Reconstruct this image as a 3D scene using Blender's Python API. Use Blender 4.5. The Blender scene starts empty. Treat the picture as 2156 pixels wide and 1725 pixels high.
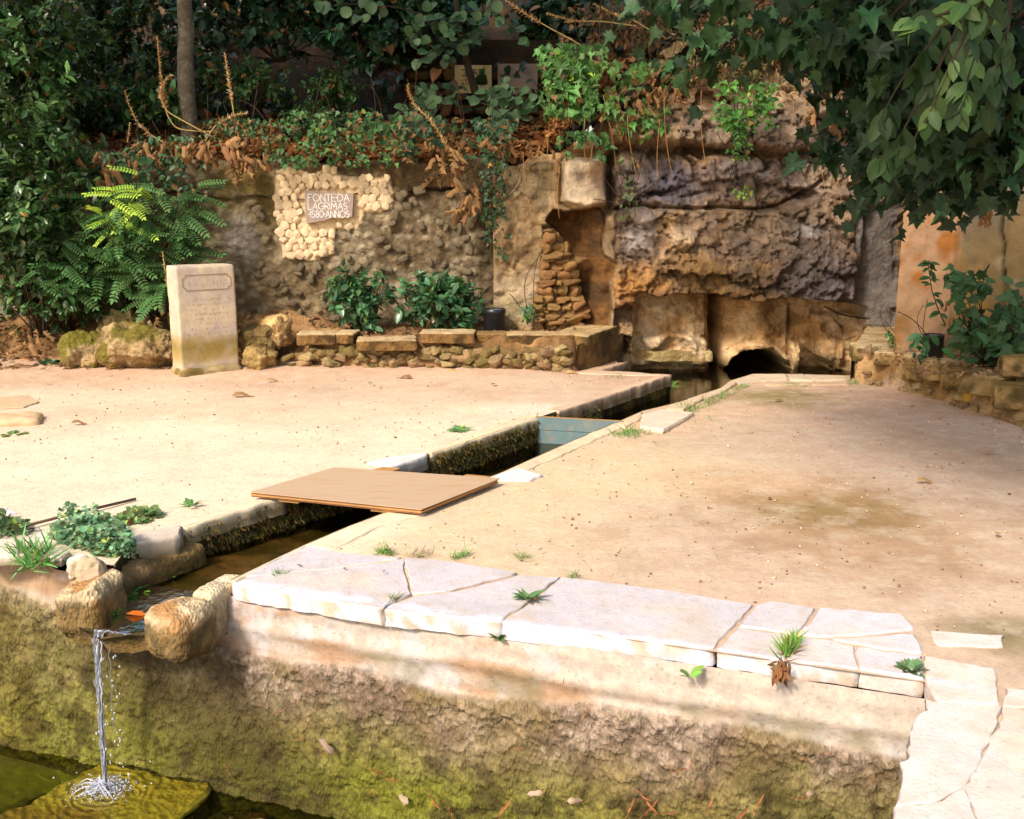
import bpy, math, random
import numpy as np
from mathutils import Vector, Matrix
from mathutils.geometry import delaunay_2d_cdt

SC = bpy.context.scene
COL = SC.collection
R = math.radians
rng = np.random.default_rng(7)
random.seed(7)

# ------------------------------------------------------------------ camera, sky, sun, exposure
CAM_H = 1.7
PITCH = R(11.5)
cam_d = bpy.data.cameras.new('camera')
cam_d.lens = 35.3
cam_d.sensor_width = 36.0
cam_d.clip_end = 400.0
cam_d.clip_start = 0.05
cam = bpy.data.objects.new('camera', cam_d)
COL.objects.link(cam)
cam.location = (0, 0, CAM_H)
cam.rotation_euler = (R(90) - PITCH, 0, 0)
SC.camera = cam

SUN_DIR = Vector((-0.58, -0.80, 0.88)).normalized()      # towards the sun
SUN_EL = math.asin(SUN_DIR.z)
SUN_AZ = math.atan2(SUN_DIR.x, SUN_DIR.y)
world = bpy.data.worlds.new('World')
SC.world = world
world.use_nodes = True
wn = world.node_tree.nodes
bg = wn['Background']
sky = wn.new('ShaderNodeTexSky')
sky.sky_type = 'NISHITA'
sky.sun_disc = False
sky.sun_elevation = SUN_EL
sky.sun_rotation = SUN_AZ
sky.air_density = 1.4
sky.dust_density = 3.0
sky.ozone_density = 0.6
world.node_tree.links.new(sky.outputs[0], bg.inputs[0])
bg.inputs[1].default_value = 0.15
sun_d = bpy.data.lights.new('sun', 'SUN')
sun_d.energy = 3.0
sun_d.angle = R(9.0)
sun_d.color = (1.0, 0.93, 0.82)
sun = bpy.data.objects.new('sun', sun_d)
COL.objects.link(sun)
sun.rotation_euler = (-SUN_DIR).to_track_quat('-Z', 'Y').to_euler()
sun.location = (-6, -6, 12)
SC.view_settings.view_transform = 'Standard'
SC.view_settings.look = 'None'
SC.view_settings.gamma = 1.0
SC.view_settings.use_curve_mapping = False
SC.view_settings.exposure = 0.62
SC.cycles.max_bounces = 6
SC.cycles.diffuse_bounces = 3
SC.cycles.glossy_bounces = 3
SC.cycles.transmission_bounces = 4
SC.cycles.transparent_max_bounces = 8
SC.cycles.use_denoising = True

# ------------------------------------------------------------------ measuring the place
FPX, CX, CY = 2115.0, 1078.0, 862.5
cp, sp = math.cos(PITCH), math.sin(PITCH)

def ray(px, py):
    a = (px - CX) / FPX
    b = -(py - CY) / FPX
    return np.array([a, cp + b * sp, -sp + b * cp])

def P(px, py, z=0.0):
    """the point of the level plane z seen there"""
    d = ray(px, py)
    t = (z - CAM_H) / d[2]
    return np.array([d[0] * t, d[1] * t, z])

def PY(px, py, y):
    """the point of the upright plane y seen there"""
    d = ray(px, py)
    t = y / d[1]
    return np.array([d[0] * t, y, CAM_H + d[2] * t])

def XZ(pts, y):
    return np.array([[PY(a, b, y)[0], PY(a, b, y)[2]] for a, b in pts])

def XY(pts, z=0.0):
    return np.array([P(a, b, z)[:2] for a, b in pts])

def srgb(r, g, b):
    def f(c):
        c /= 255.0
        return c / 12.92 if c <= 0.04045 else ((c + 0.055) / 1.055) ** 2.4
    return np.array([f(r), f(g), f(b)])

# ------------------------------------------------------------------ noise
def _hash(ix, iy, iz, seed):
    h = (ix.astype(np.int64) * 374761393 + iy.astype(np.int64) * 668265263 + iz.astype(np.int64) * 2147483647 + seed * 1274126177) & 0xFFFFFFFF
    h = ((h ^ (h >> 13)) * 1274126177) & 0xFFFFFFFF
    h = ((h ^ (h >> 16)) * 2246822519) & 0xFFFFFFFF
    return ((h ^ (h >> 15)) & 0xFFFFFF) / float(0xFFFFFF)

def vnoise(p, seed=0):
    i = np.floor(p)
    f = p - i
    u = f * f * f * (f * (f * 6 - 15) + 10)
    i = i.astype(np.int64)
    out = 0
    for dx in (0, 1):
        for dy in (0, 1):
            for dz in (0, 1):
                w = (u[:, 0] if dx else 1 - u[:, 0]) * (u[:, 1] if dy else 1 - u[:, 1]) * (u[:, 2] if dz else 1 - u[:, 2])
                out = out + w * _hash(i[:, 0] + dx, i[:, 1] + dy, i[:, 2] + dz, seed)
    return out * 2 - 1

def fbm(p, octv=4, seed=0, gain=0.5, scale=1.0):
    p = np.asarray(p, float) * scale
    a, s, n = 1.0, 0, 0
    for o in range(octv):
        s = s + a * vnoise(p + 17.3 * o, seed + o * 7)
        n += a
        a *= gain
        p = p * 2.03
    return s / n * 1.6

def ridged(p, octv=4, seed=0, scale=1.0):
    p = np.asarray(p, float) * scale
    a, s, n = 1.0, 0, 0
    for o in range(octv):
        s = s + a * (1 - np.abs(vnoise(p + 9.1 * o, seed + o * 5)) * 2)
        n += a
        a *= 0.5
        p = p * 2.1
    return s / n

def worley(p, seed=0, scale=1.0):
    p = np.asarray(p, float) * scale
    i = np.floor(p).astype(np.int64)
    f1 = np.full(len(p), 9.0); f2 = f1.copy(); cid = np.zeros(len(p))
    for dx in (-1, 0, 1):
        for dy in (-1, 0, 1):
            for dz in (-1, 0, 1):
                jx, jy, jz = i[:, 0] + dx, i[:, 1] + dy, i[:, 2] + dz
                q = np.stack([jx + _hash(jx, jy, jz, seed), jy + _hash(jx, jy, jz, seed + 1), jz + _hash(jx, jy, jz, seed + 2)], 1)
                d = np.sqrt(((q - p) ** 2).sum(1))
                c = _hash(jx, jy, jz, seed + 3)
                m = d < f1
                f2 = np.where(m, f1, np.minimum(f2, d))
                cid = np.where(m, c, cid)
                f1 = np.where(m, d, f1)
    return f1, f2, cid

def sstep(a, b, x):
    t = np.clip((x - a) / (b - a), 0, 1)
    return t * t * (3 - 2 * t)

def mixc(a, b, t):
    t = np.asarray(t)[..., None]
    return np.asarray(a) * (1 - t) + np.asarray(b) * t

def in_poly(p, poly):
    x, y = p[:, 0], p[:, 1]
    c = np.zeros(len(p), bool)
    n = len(poly)
    for i in range(n):
        x0, y0 = poly[i]; x1, y1 = poly[(i + 1) % n]
        if y0 == y1:
            continue
        k = ((y0 > y) != (y1 > y)) & (x < (x1 - x0) * (y - y0) / (y1 - y0) + x0)
        c ^= k
    return c

def seg_dist(p, poly, closed=True):
    d = np.full(len(p), 1e9)
    n = len(poly)
    for i in range(n if closed else n - 1):
        a = np.asarray(poly[i]); b = np.asarray(poly[(i + 1) % n])
        ab = b - a
        t = np.clip(((p - a) @ ab) / max(ab @ ab, 1e-12), 0, 1)
        d = np.minimum(d, np.linalg.norm(p - (a + t[:, None] * ab), axis=1))
    return d

def sdf(p, poly):
    d = seg_dist(p, poly)
    return np.where(in_poly(p, poly), -d, d)

# ------------------------------------------------------------------ objects
ROOTLOC = {}

def tag(o, label=None, cat=None, group=None, kind=None):
    if label: o['label'] = label
    if cat: o['category'] = cat
    if group: o['group'] = group
    if kind: o['kind'] = kind
    return o

def empty(name, loc, label=None, cat=None, group=None, kind=None):
    o = bpy.data.objects.new(name, None)
    o.empty_display_size = 0.1
    o.location = Vector([float(c) for c in loc])
    COL.objects.link(o)
    ROOTLOC[o.name] = np.array(loc, float)
    return tag(o, label, cat, group, kind)

def make_mesh(name, V, F, mat, col=None, smooth=True):
    V = np.asarray(V, np.float32)
    me = bpy.data.meshes.new(name)
    if isinstance(F, np.ndarray) and F.ndim == 2:
        nf, k = F.shape
        me.vertices.add(len(V)); me.vertices.foreach_set('co', V.ravel())
        me.loops.add(nf * k); me.loops.foreach_set('vertex_index', F.astype(np.int32).ravel())
        me.polygons.add(nf); me.polygons.foreach_set('loop_start', np.arange(nf, dtype=np.int32) * k)
        me.update(calc_edges=True)
        me.validate()
    else:
        me.from_pydata([tuple(map(float, v)) for v in V], [], [tuple(int(i) for i in f) for f in F])
        me.update()
    if smooth:
        me.polygons.foreach_set('use_smooth', np.ones(len(me.polygons), bool))
    if col is not None:
        col = np.asarray(col, np.float32)
        if col.ndim == 1:
            col = np.tile(col, (len(V), 1))
        a = me.color_attributes.new('Col', 'FLOAT_COLOR', 'POINT')
        a.data.foreach_set('color', np.concatenate([np.clip(col, 0, 1), np.ones((len(V), 1), np.float32)], 1).ravel())
    if mat is not None:
        me.materials.append(mat)
    return me

def obj(name, V, F, mat, parent=None, col=None, smooth=True, base=None):
    """V in world coordinates; the origin goes to the thing's base"""
    V = np.asarray(V, float)
    if parent is not None:
        off = ROOTLOC[parent.name]
        o = bpy.data.objects.new(name, make_mesh(name, V - off, F, mat, col, smooth))
        o.parent = parent
        ROOTLOC[o.name] = off
    else:
        if base is None:
            base = np.array([V[:, 0].mean(), V[:, 1].mean(), V[:, 2].min()])
        o = bpy.data.objects.new(name, make_mesh(name, V - base, F, mat, col, smooth))
        o.location = Vector([float(c) for c in base])
        ROOTLOC[o.name] = np.array(base, float)
    COL.objects.link(o)
    return o

def inst(name, me, M, parent=None):
    """an object that shares mesh data, M its world matrix"""
    o = bpy.data.objects.new(name, me)
    if parent is not None:
        off = ROOTLOC[parent.name]
        M = Matrix.Translation(Vector([-float(c) for c in off])) @ M
        o.parent = parent
    o.matrix_local = M
    COL.objects.link(o)
    return o

def joinm(parts):
    Vs, Fs, Cs, n = [], [], [], 0
    for pr in parts:
        V, F = np.asarray(pr[0], float), pr[1]
        Vs.append(V)
        Fs += [tuple(int(i) + n for i in f) for f in F]
        if len(pr) > 2: Cs.append(np.asarray(pr[2]) if np.ndim(pr[2]) == 2 else np.tile(pr[2], (len(V), 1)))
        n += len(V)
    return np.concatenate(Vs), Fs, (np.concatenate(Cs) if Cs else None)

def grid_faces(nu, nv):
    i = np.arange(nu - 1)[:, None] * nv + np.arange(nv - 1)[None, :]
    return np.stack([i, i + nv, i + nv + 1, i + 1], -1).reshape(-1, 4)

def box(c, d, rz=0.0):
    V = np.array([[x, y, z] for x in (-.5, .5) for y in (-.5, .5) for z in (-.5, .5)]) * np.asarray(d)
    ca, sa = math.cos(rz), math.sin(rz)
    V = np.stack([V[:, 0] * ca - V[:, 1] * sa, V[:, 0] * sa + V[:, 1] * ca, V[:, 2]], 1) + np.asarray(c)
    F = [(0, 1, 3, 2), (4, 6, 7, 5), (0, 4, 5, 1), (2, 3, 7, 6), (0, 2, 6, 4), (1, 5, 7, 3)]
    return V, F

def tube(pts, rad, n=6, cap=True):
    pts = np.asarray(pts, float)
    m = len(pts)
    rad = np.broadcast_to(np.asarray(rad, float), (m,))
    T = np.gradient(pts, axis=0)
    T /= np.linalg.norm(T, axis=1)[:, None] + 1e-9
    ref = np.array([0.31, 0.17, 0.93]) if abs(T[:, 2]).mean() < 0.8 else np.array([0.93, 0.3, 0.17])
    A = np.cross(T, ref); A /= np.linalg.norm(A, axis=1)[:, None] + 1e-9
    B = np.cross(T, A)
    th = np.linspace(0, 2 * math.pi, n, endpoint=False)
    V = (pts[:, None] + rad[:, None, None] * (np.cos(th)[None, :, None] * A[:, None] + np.sin(th)[None, :, None] * B[:, None])).reshape(-1, 3)
    F = []
    for i in range(m - 1):
        for j in range(n):
            k = (j + 1) % n
            F.append((i * n + j, i * n + k, (i + 1) * n + k, (i + 1) * n + j))
    if cap:
        F.append(tuple(range(n - 1, -1, -1)))
        F.append(tuple((m - 1) * n + j for j in range(n)))
    return V, F

# stone block: a rounded, noisy box, base on z = 0 (local)
_cubes = {}
def cube_grid(n):
    if n in _cubes: return _cubes[n]
    idx, V, F = {}, [], []
    def vid(k):
        if k not in idx:
            idx[k] = len(V); V.append([c / n * 2 - 1 for c in k])
        return idx[k]
    for ax in range(3):
        for s in (0, n):
            for i in range(n):
                for j in range(n):
                    q = []
                    for a, b in ((i, j), (i + 1, j), (i + 1, j + 1), (i, j + 1)):
                        k = [0, 0, 0]; k[ax] = s; k[(ax + 1) % 3] = a; k[(ax + 2) % 3] = b
                        q.append(vid(tuple(k)))
                    F.append(tuple(q) if s else tuple(q[::-1]))
    _cubes[n] = (np.array(V, float), np.array(F))
    return _cubes[n]

def block(dims, r=0.25, n=8, seed=0, amp=0.05, freq=3.0, octv=3, cuts=0):
    V, F = cube_grid(n)
    V = V.copy()
    V = np.sign(V) * np.abs(V) ** 0.85
    h = np.asarray(dims, float) / 2
    q = V * h
    rr = r * h.min()
    inner = np.clip(q, -(h - rr), h - rr)
    d = q - inner
    L = np.linalg.norm(d, axis=1)
    q = inner + d * (rr / np.maximum(L, 1e-9))[:, None] * (L > 1e-9)[:, None]
    nrm = q / h; nrm /= np.linalg.norm(nrm, axis=1)[:, None] + 1e-9
    g = np.random.default_rng(seed + 1000)
    for _ in range(cuts):
        a = g.normal(size=3); a /= np.linalg.norm(a)
        lim = (np.abs(a * h).sum()) * g.uniform(0.45, 0.72)
        t = q @ a - lim
        q = q - np.maximum(t, 0)[:, None] * a
    m = h.mean()
    q = q + nrm * (fbm(q / m + seed * 3.7, octv, seed, scale=freq * 0.5) * amp * m)[:, None]
    q[:, 2] -= q[:, 2].min()
    return q, F

def place(V, loc, rz=0.0, rx=0.0, ry=0.0):
    M = (Matrix.Rotation(rz, 3, 'Z') @ Matrix.Rotation(rx, 3, 'X') @ Matrix.Rotation(ry, 3, 'Y'))
    return V @ np.array(M).T + np.asarray(loc)

# a triangulated flat sheet with holes
def resample(poly, sp_, closed=True):
    out = []
    n = len(poly)
    for i in range(n if closed else n - 1):
        a = np.asarray(poly[i], float); b = np.asarray(poly[(i + 1) % n], float)
        k = max(1, int(round(np.linalg.norm(b - a) / sp_)))
        for j in range(k):
            out.append(a + (b - a) * j / k)
    if not closed: out.append(np.asarray(poly[-1], float))
    return np.array(out)

def sheet(outer, holes, pts, keep_d):
    """CDT of the rings plus interior points pts; returns V2, F"""
    rings = [np.asarray(outer)] + [np.asarray(h) for h in holes]
    ok = in_poly(pts, rings[0])
    for h in rings[1:]:
        ok &= ~in_poly(pts, h)
    pts = pts[ok]
    allr = np.concatenate(rings)
    ok = np.ones(len(pts), bool)
    for c in range(0, len(pts), 4000):
        q = pts[c:c + 4000]
        dm = np.full(len(q), 9e9)
        for k in range(0, len(allr), 400):
            dd = ((q[:, None] - allr[None, k:k + 400]) ** 2).sum(2).min(1)
            dm = np.minimum(dm, dd)
        ok[c:c + 4000] = dm > keep_d ** 2
    pts = pts[ok]
    vs, es = [], []
    for r_ in rings:
        n0 = len(vs)
        vs += [Vector((float(a), float(b))) for a, b in r_]
        es += [(n0 + i, n0 + (i + 1) % len(r_)) for i in range(len(r_))]
    vs += [Vector((float(a), float(b))) for a, b in pts]
    ov, oe, of, *_ = delaunay_2d_cdt(vs, es, [], 0, 1e-7)
    V2 = np.array([(v.x, v.y) for v in ov])
    F = np.array([f for f in of if len(f) == 3])
    c = V2[F].mean(1)
    ok = in_poly(c, rings[0])
    for h in rings[1:]:
        ok &= ~in_poly(c, h)
    return V2, F[ok]

def slab(poly, ztop, thick, res=0.03, bevel=0.006, jit=0.004, seed=0, bump=0.002):
    """a flat stone with uneven edges: polygon (world xy) -> V, F (list)"""
    r_ = resample(poly, res)
    n = len(r_)
    area = 0.5 * np.sum(r_[:, 0] * np.roll(r_[:, 1], -1) - np.roll(r_[:, 0], -1) * r_[:, 1])
    if area < 0: r_ = r_[::-1].copy()
    t = np.roll(r_, -1, 0) - np.roll(r_, 1, 0)
    nn = np.stack([t[:, 1], -t[:, 0]], 1); nn /= np.linalg.norm(nn, axis=1)[:, None] + 1e-9
    p3 = np.concatenate([r_, np.zeros((n, 1))], 1)
    r_ = r_ + nn * (fbm(p3 + seed, 3, seed, scale=18) * jit)[:, None]
    inner = r_ - nn * bevel
    lo, hi = r_.min(0), r_.max(0)
    gx, gy = np.meshgrid(np.arange(lo[0], hi[0], res * 1.4), np.arange(lo[1], hi[1], res * 1.4))
    g = np.stack([gx.ravel(), gy.ravel()], 1) + 0.003
    V2, F = sheet(inner, [], g, res * 0.6)
    z = ztop + fbm(np.concatenate([V2, np.zeros((len(V2), 1))], 1), 3, seed + 3, scale=5) * bump
    V = np.concatenate([V2, z[:, None]], 1)
    F = [tuple(f) for f in F]
    # make sure top faces look up
    a, b, c = V2[F[0][0]], V2[F[0][1]], V2[F[0][2]]
    if (b[0] - a[0]) * (c[1] - a[1]) - (b[1] - a[1]) * (c[0] - a[0]) < 0:
        F = [f[::-1] for f in F]
    # rings below (the first n verts of V are the inner ring when CDT keeps order)
    rings = [np.arange(n)]
    m = 4
    base = len(V)
    extra = [np.concatenate([inner, np.full((n, 1), ztop)], 1)]
    extra[0][:, 2] = z[:n] if len(z) >= n else ztop
    rings = [base + np.arange(n)]
    base += n
    for k in range(m):
        f = (0, .14, .6, 1)[k]
        zz = ztop - bevel - f * (thick - bevel)
        off = fbm(np.concatenate([r_, np.full((n, 1), k * 0.07)], 1), 2, seed + 9, scale=22) * jit * 0.8
        ring = r_ + nn * (off * (k > 0))[:, None]
        extra.append(np.concatenate([ring, np.full((n, 1), zz)], 1))
        rings.append(base + k * n + np.arange(n))
    V = np.concatenate([V] + extra)
    for a, b in zip(rings[:-1], rings[1:]):
        for i in range(n):
            j = (i + 1) % n
            F.append((int(a[i]), int(b[i]), int(b[j]), int(a[j])))
    return V, F

# ------------------------------------------------------------------ materials
def new_mat(name):
    m = bpy.data.materials.new(name)
    m.use_nodes = True
    return m, m.node_tree.nodes, m.node_tree.links, m.node_tree.nodes['Principled BSDF']

def mat_surf(name, color=None, rough=0.9, spec=0.25, var=0.25, vscale=6.0, tint=None, tamt=0.0, tscale=2.0,
             bump=0.4, bscale=60.0, bdist=0.01, speck=0.0, speckcol=(0.05, 0.04, 0.03), spscale=90.0, vor=0.0, vorscale=30.0,
             rand=0.0, coord='Object', rough_var=0.0, coat=0.0, transl=0.0, stretch=None):
    """colour (or the mesh's own Col) x mottling, a second tint in patches, specks, relief"""
    m, N, L, b = new_mat(name)
    tc = N.new('ShaderNodeTexCoord')
    co = tc.outputs[coord]
    if stretch is not None:
        mpg = N.new('ShaderNodeMapping'); mpg.inputs['Scale'].default_value = stretch; L.new(co, mpg.inputs[0]); co = mpg.outputs[0]
    if rand > 0:
        oi = N.new('ShaderNodeObjectInfo')
        mp = N.new('ShaderNodeVectorMath'); mp.operation = 'ADD'
        sc = N.new('ShaderNodeVectorMath'); sc.operation = 'SCALE'; sc.inputs[0].default_value = (31, 17, 23)
        L.new(oi.outputs['Random'], sc.inputs['Scale'])
        L.new(co, mp.inputs[0]); L.new(sc.outputs[0], mp.inputs[1])
        co = mp.outputs[0]
    if color is None:
        at = N.new('ShaderNodeAttribute'); at.attribute_name = 'Col'
        cur = at.outputs['Color']
    else:
        rgb = N.new('ShaderNodeRGB'); rgb.outputs[0].default_value = (*[float(c) for c in color], 1)
        cur = rgb.outputs[0]
    def noise(scale, detail=6, rough_=0.6):
        n = N.new('ShaderNodeTexNoise'); n.inputs['Scale'].default_value = scale
        n.inputs['Detail'].default_value = detail; n.inputs['Roughness'].default_value = rough_
        L.new(co, n.inputs['Vector'])
        return n.outputs['Fac']
    def maprange(src, a, b_, c, d):
        n = N.new('ShaderNodeMapRange')
        for i, v in zip(('From Min', 'From Max', 'To Min', 'To Max'), (a, b_, c, d)): n.inputs[i].default_value = v
        L.new(src, n.inputs['Value'])
        return n.outputs['Result']
    def mix(kind, fac, a, b_):
        n = N.new('ShaderNodeMix'); n.data_type = 'RGBA'; n.blend_type = kind
        if isinstance(fac, float): n.inputs['Factor'].default_value = fac
        else: L.new(fac, n.inputs['Factor'])
        for s, v in ((6, a), (7, b_)):
            if hasattr(v, 'is_linked') or hasattr(v, 'links'): L.new(v, n.inputs[s])
            else: n.inputs[s].default_value = (*[float(c) for c in v], 1)
        return n.outputs[2]
    if tint is not None and tamt > 0:
        f = maprange(noise(tscale, 8, 0.65), 0.5 - 0.02, 0.66, 0.0, tamt)
        cur = mix('MIX', f, cur, tint)
    if var > 0:
        hs = N.new('ShaderNodeHueSaturation')
        L.new(maprange(noise(vscale, 8, 0.7), 0.28, 0.72, 1 - var, 1 + var), hs.inputs['Value'])
        L.new(cur, hs.inputs['Color'])
        cur = hs.outputs[0]
    if rand > 0:
        hs = N.new('ShaderNodeHueSaturation')
        L.new(maprange(oi.outputs['Random'], 0, 1, 1 - rand, 1 + rand), hs.inputs['Value'])
        mm = N.new('ShaderNodeMath'); mm.operation = 'MULTIPLY'; mm.inputs[1].default_value = 7.31
        fr = N.new('ShaderNodeMath'); fr.operation = 'FRACT'
        L.new(oi.outputs['Random'], mm.inputs[0]); L.new(mm.outputs[0], fr.inputs[0])
        L.new(maprange(fr.outputs[0], 0, 1, 0.5 - rand * 0.06, 0.5 + rand * 0.06), hs.inputs['Hue'])
        L.new(cur, hs.inputs['Color'])
        cur = hs.outputs[0]
    if speck > 0:
        f = maprange(noise(spscale, 3, 0.5), 0.62, 0.70, 0.0, speck)
        cur = mix('MIX', f, cur, speckcol)
    L.new(cur, b.inputs['Base Color'])
    b.inputs['Roughness'].default_value = rough
    b.inputs['Specular IOR Level'].default_value = spec
    if coat: b.inputs['Coat Weight'].default_value = coat
    if rough_var > 0:
        L.new(maprange(noise(vscale * 1.7), 0.3, 0.7, rough - rough_var, rough + rough_var), b.inputs['Roughness'])
    if bump > 0:
        h = noise(bscale, 8, 0.65)
        bp = N.new('ShaderNodeBump'); bp.inputs['Strength'].default_value = bump; bp.inputs['Distance'].default_value = bdist
        if vor > 0:
            v = N.new('ShaderNodeTexVoronoi'); v.inputs['Scale'].default_value = vorscale
            L.new(co, v.inputs['Vector'])
            a = N.new('ShaderNodeMath'); a.operation = 'MULTIPLY'; a.inputs[1].default_value = vor
            L.new(v.outputs['Distance'], a.inputs[0])
            s = N.new('ShaderNodeMath'); s.operation = 'ADD'
            L.new(h, s.inputs[0]); L.new(a.outputs[0], s.inputs[1])
            h = s.outputs[0]
        L.new(h, bp.inputs['Height']); L.new(bp.outputs[0], b.inputs['Normal'])
    if transl > 0:
        out = N['Material Output']
        tr = N.new('ShaderNodeBsdfTranslucent')
        hs = N.new('ShaderNodeHueSaturation'); hs.inputs['Value'].default_value = 1.3; hs.inputs['Saturation'].default_value = 1.1
        L.new(cur, hs.inputs['Color']); L.new(hs.outputs[0], tr.inputs['Color'])
        ms = N.new('ShaderNodeMixShader'); ms.inputs[0].default_value = transl
        L.new(b.outputs[0], ms.inputs[1]); L.new(tr.outputs[0], ms.inputs[2]); L.new(ms.outputs[0], out.inputs['Surface'])
    return m

def mat_water(name, tint, rough=0.02, wscale=9.0, wdist=0.004, refl=1.0, body=None, bodyamt=0.0):
    m, N, L, b = new_mat(name)
    out = N['Material Output']
    N.remove(b)
    tr = N.new('ShaderNodeBsdfTransparent'); tr.inputs[0].default_value = (*tint, 1)
    gl = N.new('ShaderNodeBsdfGlossy'); gl.inputs['Roughness'].default_value = rough
    fr = N.new('ShaderNodeFresnel'); fr.inputs['IOR'].default_value = 1.33
    tc = N.new('ShaderNodeTexCoord')
    nz = N.new('ShaderNodeTexNoise'); nz.inputs['Scale'].default_value = wscale; nz.inputs['Detail'].default_value = 3
    L.new(tc.outputs['Object'], nz.inputs['Vector'])
    bp = N.new('ShaderNodeBump'); bp.inputs['Strength'].default_value = 0.6; bp.inputs['Distance'].default_value = wdist
    L.new(nz.outputs['Fac'], bp.inputs['Height'])
    L.new(bp.outputs[0], gl.inputs['Normal']); L.new(bp.outputs[0], fr.inputs['Normal'])
    low = tr.outputs[0]
    if body is not None:
        df = N.new('ShaderNodeBsdfDiffuse'); df.inputs[0].default_value = (*body, 1)
        m0 = N.new('ShaderNodeMixShader'); m0.inputs[0].default_value = bodyamt
        L.new(tr.outputs[0], m0.inputs[1]); L.new(df.outputs[0], m0.inputs[2]); low = m0.outputs[0]
    mu = N.new('ShaderNodeMath'); mu.operation = 'MULTIPLY'; mu.inputs[1].default_value = refl; mu.use_clamp = True
    L.new(fr.outputs[0], mu.inputs[0])
    ms = N.new('ShaderNodeMixShader')
    L.new(mu.outputs[0], ms.inputs[0]); L.new(low, ms.inputs[1]); L.new(gl.outputs[0], ms.inputs[2])
    L.new(ms.outputs[0], out.inputs['Surface'])
    return m
# ------------------------------------------------------------------ materials of the place
SAND = np.array([0.56, 0.40, 0.255])
M_ground = mat_surf('ground', var=0.16, vscale=22, tint=(0.60, 0.49, 0.36), tamt=0.45, tscale=5, bump=0.4, bscale=40, bdist=0.015, speck=0.5, speckcol=(0.27, 0.19, 0.12), spscale=55)
M_paving = mat_surf('pale_stone', var=0.12, vscale=14, tint=(0.50, 0.39, 0.28), tamt=0.45, tscale=6, bump=0.55, bscale=60, bdist=0.008, speck=0.5, speckcol=(0.33, 0.27, 0.20), spscale=70, rough=0.8)
M_plaster = mat_surf('old_plaster', var=0.20, vscale=12, bump=0.5, bscale=60, bdist=0.006, vor=0.4, vorscale=60, speck=0.35, speckcol=(0.10, 0.085, 0.05), spscale=60, rough=0.92, spec=0.12)
M_crust = mat_surf('pitted_crust', var=0.30, vscale=30, bump=0.9, bscale=60, bdist=0.012, vor=0.8, vorscale=75, speck=0.55, speckcol=(0.07, 0.055, 0.03), spscale=48, rough=0.92, spec=0.12, stretch=(1, 1, .55))
M_moss = mat_surf('mossy_stone', var=0.45, vscale=22, bump=1.0, bscale=70, bdist=0.025, vor=0.6, vorscale=45, rough=0.9, speck=0.5, speckcol=(0.025, 0.02, 0.008), spscale=45)
M_rock = mat_surf('weathered_rock', var=0.30, vscale=7, bump=0.9, bscale=22, bdist=0.05, vor=0.3, vorscale=14, speck=0.55, speckcol=(0.05, 0.038, 0.025), spscale=26, rough=0.92)
M_rubble = mat_surf('rubble_wall', var=0.30, vscale=11, bump=0.9, bscale=30, bdist=0.035, vor=0.35, vorscale=22, speck=0.45, speckcol=(0.06, 0.05, 0.03), spscale=30, rough=0.95)
M_stone = mat_surf('loose_stone', var=0.25, vscale=9, bump=0.8, bscale=35, bdist=0.02, vor=0.2, vorscale=25, speck=0.4, speckcol=(0.09, 0.07, 0.04), spscale=35, rand=0.22)
M_earth = mat_surf('earth', var=0.35, vscale=16, bump=1.0, bscale=45, bdist=0.03, vor=0.3, vorscale=30, speck=0.4, speckcol=(0.05, 0.03, 0.015), spscale=50, rough=1.0)
M_cream = mat_surf('cream_mortar', var=0.08, vscale=10, bump=0.3, bscale=60, bdist=0.005, rough=0.9)
M_pebble = mat_surf('cream_cobble', color=(0.70, 0.52, 0.32), var=0.08, vscale=12, bump=0.3, bscale=40, bdist=0.004, rand=0.10, rough=0.85)
M_hill = mat_surf('hillside', color=(0.035, 0.024, 0.013), var=0.5, vscale=5, tint=(0.09, 0.042, 0.016), tamt=0.8, tscale=3, bump=1.0, bscale=18, bdist=0.06, rough=1.0)
M_bed = mat_surf('channel_bed', var=0.35, vscale=9, tint=(0.05, 0.05, 0.015), tamt=0.7, tscale=5, bump=0.5, bscale=30, bdist=0.01, rough=0.7)

SAND_L = srgb(238, 217, 186) * 0.81
SAND_R = srgb(210, 178, 152) * 0.84
SAND_P = srgb(206, 158, 128) * 0.80
SAND_B = srgb(224, 194, 156) * 0.84
OLIVE = srgb(142, 124, 70) * 0.8
CREAM = srgb(226, 214, 216) * 0.74
WHITE = srgb(222, 222, 236) * .93

# ------------------------------------------------------------------ outlines on the ground (world xy)
POOL_L = P(490, 1230)[:2]; POOL_R = P(1947, 1440)[:2]
u_wall = (POOL_R - POOL_L); LW = np.linalg.norm(u_wall); u_wall /= LW
n_wall = np.array([u_wall[1], -u_wall[0]])          # towards the pool
edge_pool = XY([(1950, 1497), (1922, 1522), (1920, 1556), (1914, 1592), (1893, 1607), (1900, 1638), (1893, 1668), (1874, 1715)])
pool_far_l = POOL_L - u_wall * 5.0
pool_hole = np.array([pool_far_l - n_wall * 0.015, POOL_R - n_wall * 0.015] + [e + np.array([0.05, 0]) for e in edge_pool] +
                     [[0.86, 1.9], [0.74, 1.0], [0.62, -1.5], [-6.0, -1.5]])
LEFT_PX = [(586, 1049), (700, 1018), (820, 985), (1130, 881), (1175, 866), (1412, 789)]
chan_l = XY([(238, 1194), (264, 1160), (381, 1112)] + LEFT_PX)
basin_near_l = XY([(1330, 787), (1256, 784), (1305, 768)])
chan_r = XY([(486, 1222), (556, 1188), (641, 1148), (719, 1115), (820, 1076), (930, 1040), (1050, 998), (1180, 940), (1300, 889), (1352, 866), (1410, 852), (1437, 845), (1474, 831), (1517, 818), (1537, 802), (1584, 788), (1655, 788), (1782, 791), (1805, 790)])
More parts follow.
